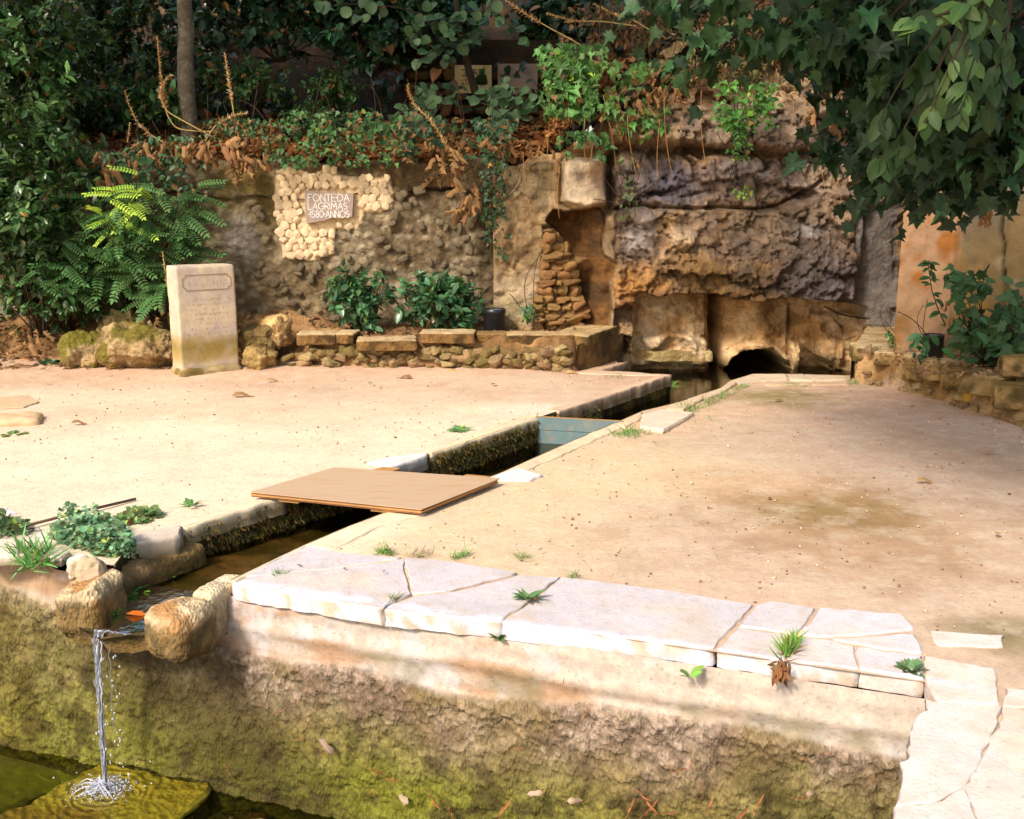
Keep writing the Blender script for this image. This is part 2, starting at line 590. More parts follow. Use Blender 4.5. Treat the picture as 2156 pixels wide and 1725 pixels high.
wl0 = POOL_L - u_wall * np.dot(POOL_L - chan_l[0], u_wall)     # where the channel meets the wall line
def on_wall(p): return POOL_L + u_wall * np.dot(p - POOL_L, u_wall)
chan_hole = np.array([on_wall(chan_r[0]) - n_wall * 0.03, on_wall(chan_l[0]) - n_wall * 0.03] + list(chan_l) + list(basin_near_l) +
                     [[P(1305, 768)[0] - 0.1, 13.6], [5.4, 13.6], [5.4, P(1805, 790)[1] + 0.05]] + list(chan_r[::-1]))
# merge channel and pool into one hole
k_r = on_wall(chan_r[0]) - n_wall * 0.015
k_l = on_wall(chan_l[0]) - n_wall * 0.015
pit = np.array([pool_hole[0], k_l] + list(chan_l) + list(basin_near_l) + [[P(1305, 768)[0] - 0.1, 13.6], [5.4, 13.6], [5.4, P(1805, 790)[1] + 0.05]] +
               list(chan_r[::-1]) + [k_r] + list(pool_hole[1:]))

def ground_z(x, y):
    p = np.stack([x, y, 0 * x], 1)
    z = fbm(p, 3, 3, scale=0.9) * 0.006 + fbm(p, 3, 4, scale=6) * 0.0025
    far = sstep(9.6, 10.8, y) * sstep(0.8, -0.2, x)
    z = z + far * 0.05
    # earth swept up against the right-hand ledge
    d = (x - 3.3) + (9.6 - y) * -0.0
    t = sstep(0.0, 1.0, (x * 0.80 + y * 0.42 - 6.55) / 0.8)
    z = z + t * 0.07
    return z

RX = resample(pit, 0.06)
outer = np.array([[-40, -20], [40, -20], [40, 40], [-40, 40]], float)
gx, gy = np.meshgrid(np.arange(-5.6, 5.2, 0.065), np.arange(2.2, 11.4, 0.065))
g = np.stack([gx.ravel(), gy.ravel()], 1) + rng.uniform(-.01, .01, (gx.size, 2))
gx2, gy2 = np.meshgrid(np.arange(-38, 39, 2.0), np.arange(-18, 39, 2.0))
g2 = np.stack([gx2.ravel(), gy2.ravel()], 1)
g2 = g2[~((np.abs(g2[:, 0]) < 6.5) & (g2[:, 1] > 1) & (g2[:, 1] < 12.5))]
V2, F = sheet(resample(outer, 4), [RX], np.concatenate([g, g2]), 0.03)
dr = seg_dist(V2, pit)
z = ground_z(V2[:, 0], V2[:, 1]) * sstep(0.0, 0.25, dr)
p3 = np.stack([V2[:, 0], V2[:, 1], 0 * z], 1)
# soil colour, with the right side's soft shade partly painted in
nA = fbm(p3, 4, 21, scale=0.8); nB = fbm(p3, 4, 22, scale=2.4); nC = fbm(p3, 5, 23, scale=9)
side = V2[:, 0] - np.interp(V2[:, 1], [3.5, 5.0, 10.2], [-1.3, -0.75, 1.9])       # right of the channel
far = sstep(7.2, 10.4, V2[:, 1] + nA * 0.9)
left = mixc(SAND_L, SAND_P, far * 0.8)
right = mixc(SAND_B, SAND_R, sstep(0.3, 2.2, side + nA * 0.6))
right = mixc(right, SAND_P * 0.92, sstep(6.2, 8.8, V2[:, 1] + nB * 0.8) * 0.5)
c = mixc(left, right, sstep(-0.1, 0.3, side))
def stain(cx, cy, rx, ry, amt, colr):
    global c
    q = P(cx, cy)
    d = np.sqrt(((V2[:, 0] - q[0]) / rx) ** 2 + ((V2[:, 1] - q[1]) / ry) ** 2) + nB * 0.35 + nC * 0.12
    c = mixc(c, colr, sstep(1.25, 0.3, d) * amt)
stain(1740, 1078, 0.56, 0.42, 0.95, OLIVE * .9)
stain(1790, 1120, 1.1, 0.9, 0.6, srgb(176, 134, 92) * 0.8)
stain(1600, 1020, 0.7, 0.5, 0.35, srgb(200, 150, 106) * 0.82)
stain(1640, 840, 0.62, 0.42, 0.75, OLIVE)
stain(2160, 1340, 0.3, 0.3, 0.8, OLIVE * 0.8)
stain(2050, 960, 0.8, 1.0, 0.4, srgb(184, 142, 104) * 0.8)
stain(1100, 862, 0.55, 0.28, 0.5, srgb(240, 226, 206) * 0.85)
stain(230, 870, 1.6, 0.5, 0.25, srgb(214, 160, 120) * 0.85)
nD = fbm(p3, 4, 24, scale=22)
c = c * (1 + nB * 0.07 + nC * 0.07 + nD * .05)[:, None]
c = mixc(c, srgb(250, 236, 210) * .85, sstep(.35, .9, nD) * .12)
ground = obj('ground', np.stack([V2[:, 0], V2[:, 1], z], 1), F, M_ground, col=c, base=np.zeros(3))
tag(ground, 'trodden sandy ground on both sides of the stone water channel', kind='structure')

# ------------------------------------------------------------------ the paved pool edge: every flagstone a part
paving = empty('pool_paving', (*POOL_R, 0), 'cracked pale flagstones edging the pool, their front edge whitewashed', 'paving', kind='structure')
ZS = 0.009
flag = [
 [(519, 1212), (580, 1180), (640, 1150), (719, 1164), (845, 1174), (719, 1194)],
 [(490, 1229), (519, 1215), (719, 1197), (847, 1178), (856, 1215), (864, 1252), (812, 1274), (803, 1282)],
 [(852, 1176), (928, 1180), (1088, 1207), (951, 1242), (870, 1251), (861, 1215)],
 [(809, 1283), (817, 1276), (870, 1256), (953, 1247), (1094, 1210), (1177, 1215), (1088, 1284), (1050, 1307)],
 [(1058, 1309), (1095, 1286), (1184, 1216), (1438, 1248), (1584, 1274), (1535, 1331), (1501, 1364)],
 [(1593, 1274), (1622, 1266), (1718, 1281), (1676, 1334), (1557, 1319)],
 [(1510, 1366), (1542, 1334), (1557, 1323), (1672, 1338), (1649, 1387)],
 [(1728, 1281), (1896, 1292), (1925, 1325), (1744, 1342), (1685, 1336)],
 [(1750, 1346), (1927, 1334), (1940, 1375), (1882, 1369)],
 [(1657, 1389), (1682, 1341), (1742, 1348), (1796, 1361), (1800, 1380), (1808, 1406)],
 [(1803, 1363), (1882, 1374), (1941, 1381), (1943, 1428), (1815, 1407), (1806, 1382)],
 [(1948, 1383), (2092, 1408), (2107, 1485), (1980, 1477), (1950, 1432)],
 [(1957, 1327), (2112, 1338), (2114, 1362), (1975, 1358)],
 [(2116, 1449), (2300, 1470), (2300, 1502), (2116, 1486)],
 [(1985, 1482), (2108, 1490), (2104, 1512), (2062, 1600), (2030, 1657), (1962, 1693), (1885, 1698), (1893, 1668), (1900, 1638), (1893, 1607), (1914, 1592), (1920, 1556), (1922, 1522), (1950, 1497), (1948, 1474)],
 [(2112, 1491), (2400, 1520), (2420, 1740), (2120, 1860), (2050, 1700), (2034, 1657), (2066, 1600), (2108, 1512)],
 [(1883, 1701), (1963, 1696), (2031, 1661), (2046, 1700), (2114, 1860), (2060, 2000), (1800, 2000)],
]
flagcol = [CREAM] * 7 + [mixc(CREAM, srgb(205, 200, 205), 0.6)] * 4 + [srgb(212, 200, 190)] * 2 + [srgb(212, 200, 192)] * 4
for k, pl in enumerate(flag):
    w = XY(pl, ZS)
    near = k >= 14
    th = 0.078 if k < 12 else 0.05
    V, Fs = slab(w, ZS + (k % 3) * 0.0015, th + 0.0, res=0.03 if not near else 0.035, bevel=0.004, jit=0.008 if k < 14 else 0.012, seed=k * 3 + 1)
    fr = V[:, 2] < ZS - 0.004
    nn_ = fbm(V, 4, 77, scale=14)
    base_c = np.tile(np.asarray(flagcol[k]), (len(V), 1)) * (1 + fbm(V, 4, 55, scale=4) * 0.06)[:, None]
    base_c = mixc(base_c, srgb(222, 196, 162), sstep(0.1, 0.9, fbm(V, 4, 56, scale=3)) * 0.40)
    dfront = np.abs((V[:, :2] - POOL_L) @ n_wall)
    if k < 12:
        s_ = (V[:, :2] - POOL_L) @ u_wall
        limew = sstep(-0.45, 0.25, nn_ + 0.15) * (dfront < 0.05)
        fade = 1 - sstep(LW * 0.72, LW * 0.98, s_) * 0.6
        base_c = np.where(fr[:, None], mixc(srgb(196, 172, 150), WHITE, limew * fade), base_c)
        base_c = mixc(base_c, WHITE * 0.97, (~fr) * sstep(0.045, 0.0, dfront + nn_ * 0.02) * fade)
        base_c = mixc(base_c, srgb(196, 160, 126), (~fr) * sstep(0.15, 0.75, nn_) * sstep(0.16, 0.04, dfront) * sstep(0.02, 0.05, dfront) * 0.6)
    else:
        base_c = np.where(fr[:, None], srgb(160, 134, 106), base_c)
        base_c = mixc(base_c, srgb(196, 158, 120), sstep(0.05, 0.8, fbm(V, 4, 58, scale=2.2)) * 0.45)
    o = obj('flagstone', V, Fs, M_paving, parent=paving, col=base_c)
    if k in (14, 15, 16): o['label'] = 'broad flagstone at the corner of the pool with a hairline crack'
# dark blind manhole ring
# ------------------------------------------------------------------ the pool walls
HW = 1.5
ds = 0.009
s_ = np.arange(-4.2, LW + 0.3, ds); v_ = np.arange(0, HW, 0.009)
S, Vv = np.meshgrid(s_, v_, indexing='ij')
S = S.ravel(); Vv = Vv.ravel()
ztop = -0.058
leftw = sstep(-1.0, -1.35, S)            # left of the spout: no coping, a plastered shoulder
ztop_s = ztop + leftw * 0.058
z = ztop_s - Vv
pp = np.stack([S, z * 1.0, 0 * S], 1)
edge_n = fbm(pp, 4, 31, scale=1.6)
crust_top = np.interp(S, [-4, -1.4, -1.0, 0.3, 1.0, 2.0, 3.0], [-0.16, -0.20, -0.26, -0.31, -0.31, -0.27, -0.27]) + edge_n * 0.055
moss_top = np.interp(S, [-4, -1.4, -0.6, 0.3, 1.0, 2.0, 3.0], [-0.20, -0.26, -0.42, -0.55, -0.52, -0.46, -0.36]) + edge_n * 0.10
shoulder = leftw * (0.12 * (1 - np.exp(-Vv / 0.10)) - 0.10)
out = 0.012 * sstep(0, 0.05, Vv) + 0.05 * sstep(0.05, 0.9, Vv) + shoulder
cove = 0.018 * np.exp(-((z + 0.20 + 0.02 * edge_n) / 0.035) ** 2) * (S > -0.4)
out = out + cove * 0.9
crust = sstep(0.01, -0.03, z - crust_top)
f1, f2, cid = worley(np.stack([S, z * 1.2, 0 * S], 1), 5, scale=26)
pitted = (0.5 - f1)
f1b, _, _ = worley(np.stack([S, z * 1.3, 0 * S], 1), 6, scale=60)
out = out + crust * (0.014 + 0.022 * pitted + 0.014 * (0.5 - f1b) + 0.014 * fbm(pp, 4, 33, scale=9)) + (1 - crust) * 0.003 * fbm(pp, 4, 34, scale=14)
band = np.exp(-((z - crust_top + 0.05) / 0.05) ** 2)
out = out + crust * band * (0.012 + 0.016 * ridged(pp, 4, 35, scale=14))
X = POOL_L[0] + u_wall[0] * S + n_wall[0] * out
Y = POOL_L[1] + u_wall[1] * S + n_wall[1] * out
Vw = np.stack([X, Y, z], 1)
nf = fbm(Vw, 5, 41, scale=7); nm = fbm(Vw, 4, 42, scale=2.2); nh = fbm(Vw, 4, 43, scale=24)
nl = fbm(Vw * [1, 1, 5.0], 4, 50, scale=1.6)
plaster = mixc(srgb(206, 188, 172), srgb(186, 144, 108), sstep(-0.15, 0.5, nl) * 0.85)
plaster = mixc(plaster, srgb(220, 210, 210), sstep(0.0, 0.5, nf) * 0.6)
plaster = mixc(plaster, srgb(150, 130, 116), sstep(0.05, 0.55, nh) * 0.35)
plaster = mixc(plaster, srgb(138, 128, 96), sstep(0.0, 0.6, fbm(Vw, 4, 49, scale=4)) * 0.6 * sstep(-0.14, -0.26, z))
crc = mixc(srgb(196, 170, 150), srgb(150, 124, 102), sstep(-0.5, 0.5, nf))
crc = mixc(crc, srgb(92, 78, 54), sstep(0.35, 0.75, f1) * 0.5)
crc = mixc(crc, srgb(140, 120, 66), sstep(0.0, 0.6, fbm(Vw, 4, 51, scale=3)) * 0.5)
green = mixc(srgb(150, 134, 86), srgb(104, 94, 52), sstep(-0.4, 0.6, nf))
green = mixc(green, srgb(130, 128, 52), sstep(0.15, 0.7, fbm(Vw, 4, 46, scale=3.3)) * 0.7)
green = mixc(green, srgb(150, 126, 84), sstep(-0.2, 0.5, fbm(Vw, 4, 44, scale=1.7)) * 0.65)
green = mixc(green, srgb(132, 132, 34), sstep(-0.5, -0.85, z) * .6)
green = mixc(green, srgb(60, 48, 28), sstep(0.0, 0.6, fbm(Vw, 5, 45, scale=9)) * 0.7)
cc = mixc(plaster, crc, crust)
mo = sstep(0.10, -0.16, z - moss_top + nf * 0.05)
cc = mixc(cc, green, mo)
# spout's cast shadow painted slanting down-right, with dark algae below it
wet = sstep(0.62, 0.15, np.abs(S + 0.45 + 0.9 * (z + 0.3)) + nm * 0.22) * sstep(-0.20, -0.36, z)
cc = mixc(cc, srgb(66, 54, 30), wet * 0.7)
cc = mixc(cc, srgb(118, 102, 40), leftw * sstep(-0.18, -0.30, z) * 0.5)
cc = mixc(cc, srgb(88, 74, 34), leftw * sstep(-0.2, -0.34, z) * sstep(-0.3, 0.5, nf) * 0.6)
cc = cc * (1 + nh * 0.22)[:, None]
cc = mixc(cc, srgb(70, 60, 40), sstep(0.42, 0.7, f1b) * crust * 0.35)
# leave the mouth of the channel open
sl = np.dot(on_wall(chan_l[0]) - POOL_L, u_wall); sr = np.dot(on_wall(chan_r[0]) - POOL_L, u_wall)
FW = grid_faces(len(s_), len(v_))
cS = S[FW].mean(1); cZ = z[FW].mean(1)
FW = FW[~((cS > sl + 0.02) & (cS < sr - 0.02) & (cZ > -0.21))]
pw = obj('pool_wall', Vw, FW, M_plaster, col=cc * 0.80, base=np.array([POOL_L[0], POOL_L[1], -1.3]))
pw.data.materials.append(M_crust)
pw.data.polygons.foreach_set('material_index', (crust[FW].mean(1) > .5).astype(np.int32))
tag(pw, 'thick old pool wall, whitish plaster above and green moss below', kind='structure')
# sloping plastered top on the left end
sh = []
s2 = np.arange(-4.2, -1.15, 0.02); t2 = np.linspace(0, 1, 14)
A, B = np.meshgrid(s2, t2, indexing='ij'); A = A.ravel(); B = B.ravel()
o2 = -0.10 - 0.22 * (1 - B) ** 1.0
z2 = 0.018 * (1 - B) + 0.0 + fbm(np.stack([A, B, 0 * A], 1), 3, 12, scale=4) * 0.006 - 0.006
X2 = POOL_L[0] + u_wall[0] * A + n_wall[0] * (o2 + 0.012)
Y2 = POOL_L[1] + u_wall[1] * A + n_wall[1] * (o2 + 0.012)
Vs = np.stack([X2, Y2, z2], 1)
cs = mixc(srgb(226, 208, 192), srgb(190, 168, 156), sstep(-0.3, 0.6, fbm(Vs, 4, 13, scale=5)))
o = obj('wall_shoulder', Vs, grid_faces(len(s2), len(t2)), M_plaster, parent=pw, col=cs * 0.92)

# right pool wall, under the broken flagstones
ep = resample(np.concatenate([[POOL_R + u_wall * 0.06], edge_pool + 0.02, [[0.90, 1.9], [0.78, 1.0], [0.66, -1.4]]]), 0.04, closed=False)
vv = np.arange(0, HW, 0.05)
Vr = np.array([[p[0] + 0.012, p[1], -0.03 - v] for p in ep for v in vv])
Vr[:, 0] += fbm(Vr, 3, 61, scale=6) * 0.015
o = obj('side_pool_wall', Vr, grid_faces(len(ep), len(vv)), M_moss, parent=pw, col=mixc(srgb(120, 96, 50), srgb(96, 92, 40), sstep(-0.2, -0.5, Vr[:, 2])))
# pool floor and water
gx, gy = np.meshgrid(np.linspace(-8, 3, 90), np.linspace(-1.5, 6, 60), indexing='ij')
Vf = np.stack([gx.ravel(), gy.ravel(), -1.22 + 0 * gx.ravel()], 1)
Vf[:, 2] += fbm(Vf, 3, 66, scale=2) * 0.03
tag(obj('pool_floor', Vf, grid_faces(90, 60), M_bed, col=mixc(srgb(92, 84, 34), srgb(60, 50, 26), sstep(-.5, .5, fbm(Vf, 3, 67, scale=1.5)))), 'muddy green bottom of the pool', kind='structure')
M_poolwater = mat_water('pool_water', (0.70, 0.72, 0.42), wscale=7, wdist=0.01)
WQ = np.array([pool_far_l, POOL_R + u_wall * 0.1, [1.05, 2.0], [0.7, -1.5], [-7, -1.5]])
tag(obj('pool_water', np.array([[a, b, -1.03] for a, b in WQ]), [(4, 3, 2, 1, 0)], M_poolwater, smooth=False), 'shallow greenish water standing in the pool', kind='structure')

# ------------------------------------------------------------------ the channel
channel = empty('water_channel', (*chan_r[2], -0.4), 'narrow stone-lined channel that leads spring water from the cave to the spout', 'channel', kind='structure')
def wall_strip(line, z0, z1, seed, amp, cfun, name, mat=M_moss, out_sign=1.0, res=0.02, lean=0.0, subz=None):
    line = resample(line, res, closed=False)
    n = len(line)
    t = np.gradient(line, axis=0); t /= np.linalg.norm(t, axis=1)[:, None] + 1e-9
    nn = np.stack([t[:, 1], -t[:, 0]], 1) * out_sign
    zz = np.arange(z0, z1, -(subz or res))
    P3 = np.array([[line[i, 0], line[i, 1], q] for i in range(n) for q in zz])
    d = (fbm(P3, 4, seed, scale=12) * 0.6 + ridged(P3, 3, seed + 5, scale=16) * 0.5) * amp
    f = np.tile(sstep(0, 0.05, z0 - zz), n)
    d = d * f + np.tile((z0 - zz), n) * lean
    P3[:, :2] += np.repeat(nn, len(zz), 0) * d[:, None]
    return obj(name, P3, grid_faces(n, len(zz)), mat, parent=channel, col=cfun(P3))
def moss_col(V):
    a = fbm(V, 4, 71, scale=6); b = fbm(V, 4, 72, scale=20)
    c = mixc(srgb(66, 50, 24), srgb(110, 94, 34), sstep(-0.4, 0.5, a))
    c = mixc(c, srgb(40, 30, 14), sstep(0.0, 0.6, b) * 0.8)
    c = mixc(c, srgb(184, 158, 108), sstep(-0.02, 0.01, V[:, 2]) * 0.7)
    return c
Lw = np.concatenate([chan_l, XY([(1330, 787), (1256, 784)])])
wall_strip(Lw, 0.004, -0.5, 3, 0.022, moss_col, 'channel_side', out_sign=1.0)
wall_strip(chan_r, 0.004, -0.5, 4, 0.012, moss_col, 'channel_side', out_sign=-1.0)
wall_strip(XY([(1256, 784), (1305, 768)]), 0.004, -0.5, 5, 0.01, moss_col, 'channel_side', out_sign=1.0)
# bed
bl = np.concatenate([chan_l[:1], chan_l[2:]]) ; bp_l = resample(chan_l, 0.05, closed=False)
poly_bed = np.concatenate([[on_wall(chan_l[0]) + n_wall * 0.02 - u_wall * 0.05], chan_l + [-0.06, 0.0], [[0.9, 13.6], [5.4, 13.6], [5.4, 10.2]], chan_r[::-1] + [0.06, 0], [k_r + n_wall * 0.07]])
lo, hi = poly_bed.min(0), poly_bed.max(0)
gx, gy = np.meshgrid(np.arange(lo[0], hi[0], 0.08), np.arange(lo[1], hi[1], 0.08))
V2, F = sheet(resample(poly_bed, 0.1), [], np.stack([gx.ravel(), gy.ravel()], 1), 0.03)
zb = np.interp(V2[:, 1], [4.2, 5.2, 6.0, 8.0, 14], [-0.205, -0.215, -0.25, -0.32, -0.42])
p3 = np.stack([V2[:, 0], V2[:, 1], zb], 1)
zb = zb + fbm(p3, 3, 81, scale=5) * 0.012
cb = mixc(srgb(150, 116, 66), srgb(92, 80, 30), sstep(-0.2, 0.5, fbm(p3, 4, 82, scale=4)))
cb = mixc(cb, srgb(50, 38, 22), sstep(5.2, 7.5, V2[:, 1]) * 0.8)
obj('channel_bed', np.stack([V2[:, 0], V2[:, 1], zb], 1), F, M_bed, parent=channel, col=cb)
M_water = mat_water('spring_water', (0.80, 0.74, 0.55), wscale=14, wdist=0.004)
V2w = V2.copy()
cw = obj('channel_water', np.stack([V2w[:, 0], V2w[:, 1], 0 * zb - 0.188 - 0.012 * sstep(4.3, 6, V2w[:, 1])], 1), F, M_water)
tag(cw, 'clear shallow spring water running along the stone channel', kind='structure')

# flat kerb slabs beside the channel
kerbs = [
 ([(262, 1150), (257, 1126), (376, 1103), (383, 1110), (378, 1126)], srgb(218, 198, 180), 0.02, 0.14),
 ([(384, 1112), (379, 1101), (455, 1076), (590, 1040), (600, 1047)], srgb(232, 212, 178), 0.004, 0.10),
 ([(772, 972), (830, 960), (900, 952), (900, 958), (822, 986)], srgb(232, 222, 222), 0.014, 0.10),
 ([(905, 957), (903, 950), (1090, 878), (1133, 870), (1133, 881)], srgb(230, 206, 168), 0.003, 0.09),
 ([(1176, 867), (1150, 862), (1300, 818), (1392, 789), (1414, 789)], srgb(216, 180, 150), 0.006, 0.12),
 ([(1413, 789), (1330, 783), (1215, 779), (1214, 785), (1258, 787), (1330, 790)], srgb(214, 178, 150), 0.010, 0.1),
 ([(1216, 779), (1256, 783), (1306, 767), (1322, 761)], srgb(208, 170, 138), 0.012, 0.1),
 ([(1030, 1006), (1052, 996), (1090, 985), (1142, 1000), (1112, 1010)], srgb(236, 228, 228), 0.016, 0.10),
 ([(1056, 996), (1180, 940), (1290, 893), (1310, 900), (1200, 952), (1092, 998)], srgb(228, 204, 168), 0.008, 0.10),
 ([(1300, 890), (1352, 867), (1352, 880), (1316, 899)], srgb(224, 196, 160), 0.012, 0.10),
 ([(1352, 872), (1388, 862), (1462, 868), (1396, 905), (1350, 896)], srgb(226, 206, 182), 0.035, 0.12),
 ([(1402, 862), (1412, 851), (1440, 843), (1476, 830), (1482, 838), (1440, 862)], srgb(216, 186, 152), 0.025, 0.12),
 ([(1482, 830), (1518, 816), (1540, 801), (1552, 806), (1520, 826), (1486, 838)], srgb(212, 184, 152), 0.022, 0.12),
 ([(1544, 800), (1586, 788), (1652, 787), (1659, 798), (1600, 802), (1556, 808)], srgb(214, 190, 160), 0.02, 0.12),
 ([(1658, 788), (1690, 787), (1716, 801), (1664, 799)], srgb(206, 182, 154), 0.024, 0.12),
 ([(1694, 788), (1780, 791), (1784, 799), (1721, 800)], srgb(208, 184, 156), 0.018, 0.12),
 ([(1606, 804), (1700, 803), (1706, 809), (1612, 811)], srgb(206, 172, 140), 0.010, 0.06),
 ([(1708, 803), (1784, 802), (1788, 809), (1712, 810)], srgb(206, 172, 140), 0.012, 0.06),
 ([(486, 1222), (556, 1189), (640, 1149), (645, 1151), (580, 1181), (516, 1214), (492, 1228)], srgb(228, 206, 172), 0.010, 0.10),
 ([(646, 1147), (719, 1115), (818, 1077), (900, 1080), (800, 1110), (700, 1158)], srgb(232, 212, 180), 0.007, 0.10),
 ([(-60, 1139), (10, 1134), (60, 1133), (152, 1161), (128, 1173), (70, 1169), (-60, 1171)], srgb(228, 208, 186), 0.032, 0.05),
]
for k, (pl, cl, zt, th) in enumerate(kerbs):
    V, Fs = slab(XY(pl, zt), zt, th, res=0.035, bevel=0.008, jit=0.010, seed=200 + k * 5, bump=0.004)
    col_ = np.tile(cl * 0.9, (len(V), 1)) * (1 + fbm(V, 4, 90, scale=5) * 0.10)[:, None]
    col_ = mixc(col_, srgb(104, 84, 44), sstep(zt - 0.012, zt - 0.05, V[:, 2]) * 0.8)
    obj('kerb_stone', V, Fs, M_paving, parent=channel, col=col_)
# a few pale flat stones set in the left ground
# lower mossy stones on the left of the channel mouth
def world_block(name, c, dims, rz, parent, seed, r=0.3, n=10, amp=0.05, freq=3, cuts=0, mat=M_stone, colf=None, rx=0., ry=0., label=None):
    V, Fs = block(dims, r, n, seed, amp, freq, 4, cuts)
    V = place(V, c, rz, rx, ry)
    col_ = colf(V) if colf else np.tile(srgb(180, 150, 110), (len(V), 1))
    o = obj(name, V, [tuple(f) for f in Fs], mat, parent=parent, col=col_)
    if label: o['label'] = label
    return o
def frac_h(V): 
    lo, hi = V[:, 2].min(), V[:, 2].max()
    return (V[:, 2] - lo) / (hi - lo + 1e-9)
def mossy_low(top, amt=0.8):
    def f(V):
        h = frac_h(V)
        a = fbm(V, 4, 91, scale=9)
        c = mixc(top, top * 0.8, sstep(-.4, .5, a))
        m = sstep(0.95, 0.6, h + a * 0.12)
        return mixc(c, mixc(srgb(96, 78, 30), srgb(52, 40, 18), sstep(-.3, .5, fbm(V, 4, 92, scale=20))), m * amt)
    return f
dchan = (chan_l[3] - chan_l[1]); az = math.atan2(dchan[1], dchan[0])
p = P(352, 1178, -0.12); world_block('mossy_stone', (p[0], p[1], -0.32), (0.40, 0.17, 0.24), az, channel, 5, 0.5, 14, 0.05, 3, colf=mossy_low(srgb(150, 120, 72)), mat=M_moss)
p = P(246, 1206, -0.10); world_block('mossy_stone', (p[0], p[1], -0.32), (0.34, 0.20, 0.25), az, channel, 6, 0.55, 14, 0.06, 3, colf=mossy_low(srgb(176, 142, 96)), mat=M_moss)

# spout: two rounded cheeks and the trough between them
spout = empty('stone_spout', (*(on_wall(chan_l[0]) + n_wall * 0.2), -0.35), 'worn stone spout with two rounded cheek stones pouring water into the pool', 'spout')
azw = math.atan2(u_wall[1], u_wall[0])
def spoutcol(V):
    h = frac_h(V); a = fbm(V, 4, 93, scale=8); b = fbm(V, 4, 94, scale=18)
    c = mixc(srgb(206, 180, 142), srgb(168, 124, 80), sstep(-0.1, 0.7, a))
    c = mixc(c, mixc(srgb(118, 92, 48), srgb(74, 60, 34), sstep(-.3, .5, b)), sstep(0.90, 0.55, h + a * 0.2) * 0.9)
    return c
dch = P(556, 1188)[:2] - P(436, 1252)[:2]; azc = math.atan2(dch[1], dch[0]) - math.pi / 2; dch /= np.linalg.norm(dch)
p = P(376, 1273, -0.01)
world_block('cheek_stone', (p[0], p[1] + .02, -0.262), (0.245, 0.27, 0.25), azw - .12, spout, 11, 0.62, 40, 0.09, 3.4, cuts=1, colf=spoutcol, mat=M_crust)
q_ = P(458, 1238, -0.02)
world_block('cheek_tail', (q_[0], q_[1] + .02, -0.25), (0.12, 0.26, 0.245), azc, spout, 13, 0.5, 20, 0.08, 3.4, colf=mossy_low(srgb(226, 204, 168), .5), mat=M_crust)
p = P(160, 1236, -0.02); p[:2] += dch * .08
world_block('cheek_stone', (p[0], p[1], -0.25), (0.215, 0.30, 0.235), azc * .3, spout, 12, 0.55, 40, 0.10, 3.4, cuts=2, colf=spoutcol, mat=M_crust)
# trough: a shallow dished slab
n1, n2 = 40, 30
uu, vv2 = np.meshgrid(np.linspace(-0.30, 0.30, n1), np.linspace(-0.25, 0.30, n2), indexing='ij')
uu = uu.ravel(); vv2 = vv2.ravel()
cpt = on_wall(chan_l[0]) * 0.5 + on_wall(chan_r[0]) * 0.5
cpt = on_wall(P(262, 1225)[:2])
front = 0.30 - 0.35 * uu ** 2
vq = np.minimum(vv2, front)
top = -0.185 - 0.03 * np.exp(-((uu) / 0.16) ** 2) + 0.02 * sstep(0.18, 0.30, np.abs(uu)) + 0.014 * sstep(0.20, 0.28, vq) - 0.018 * np.exp(-((uu + 0.02) / 0.045) ** 2) * sstep(0.15, 0.28, vq)
botz = -0.30 + 0.04 * sstep(0.0, 0.3, np.abs(uu))
def tow(u, v, z):
    q = cpt[None, :] + u[:, None] * u_wall + v[:, None] * n_wall
    return np.stack([q[:, 0], q[:, 1], z], 1)
Vt = tow(uu, vq, top); Vb = tow(uu, vq - 0.04, botz)
Vt[:, 2] += fbm(Vt, 3, 95, scale=9) * 0.006; Vb += (fbm(Vb, 3, 96, scale=9) * 0.012)[:, None]
Ft = grid_faces(n1, n2); nV = len(Vt)
Fall = [tuple(f[::-1]) for f in Ft] + [tuple(f + nV) for f in Ft]
def rimq(idx):
    for a, b in zip(idx[:-1], idx[1:]):
        Fall.append((a, b, b + nV, a + nV))
rimq([i * n2 + n2 - 1 for i in range(n1)]); rimq([j for j in range(n2)]); rimq([(n1 - 1) * n2 + j for j in range(n2)])
VT = np.concatenate([Vt, Vb])
a_ = fbm(VT, 4, 97, scale=10)
ct = mixc(srgb(120, 92, 48), srgb(84, 76, 30), sstep(-.2, .5, a_))
ct = mixc(ct, srgb(160, 140, 120), sstep(0.1, 0.6, fbm(VT, 4, 98, scale=14)) * np.r_[np.ones(nV) * 0.5 * (vq > 0.15), np.zeros(nV)])
obj('trough', VT, Fall, M_moss, parent=spout, col=ct)
# water in the trough and over the lip
M_wtr = mat_water('trough_water', (0.82, 0.76, 0.55), wscale=22, wdist=0.012, refl=1.6)
tw = np.where((vq < 0.27) & (np.abs(uu) < 0.2), -0.186 - 0.004 * sstep(0.1, 0.27, vq), top - 0.004)
tag(obj('trough_water', tow(uu, np.minimum(vq, 0.272), tw) , Ft, M_wtr), 'thin film of moving water in the spout trough', kind='structure')
SPOUT_LIP = tow(np.array([-0.02]), np.array([0.29]), np.array([-0.195]))[0]
# ------------------------------------------------------------------ rock cliff with the cave (one relief in world x,z)
Y0 = 11.4
def poly_xz(pts, y=Y0): return XZ(pts, y)
xa, xb = PY(1040, 800, Y0)[0], PY(1960, 800, Y0)[0] + 1.6
za, zb_ = -0.5, 5.4
st = 0.0165
xs = np.arange(xa, xb, st); zs = np.arange(za, zb_, st)
Xg, Zg = np.meshgrid(xs, zs, indexing='ij'); X = Xg.ravel(); Z = Zg.ravel()
p2 = np.stack([X, Z], 1); p3 = np.stack([X, Z, 0 * X], 1)
warp = fbm(p3, 3, 101, scale=1.6)
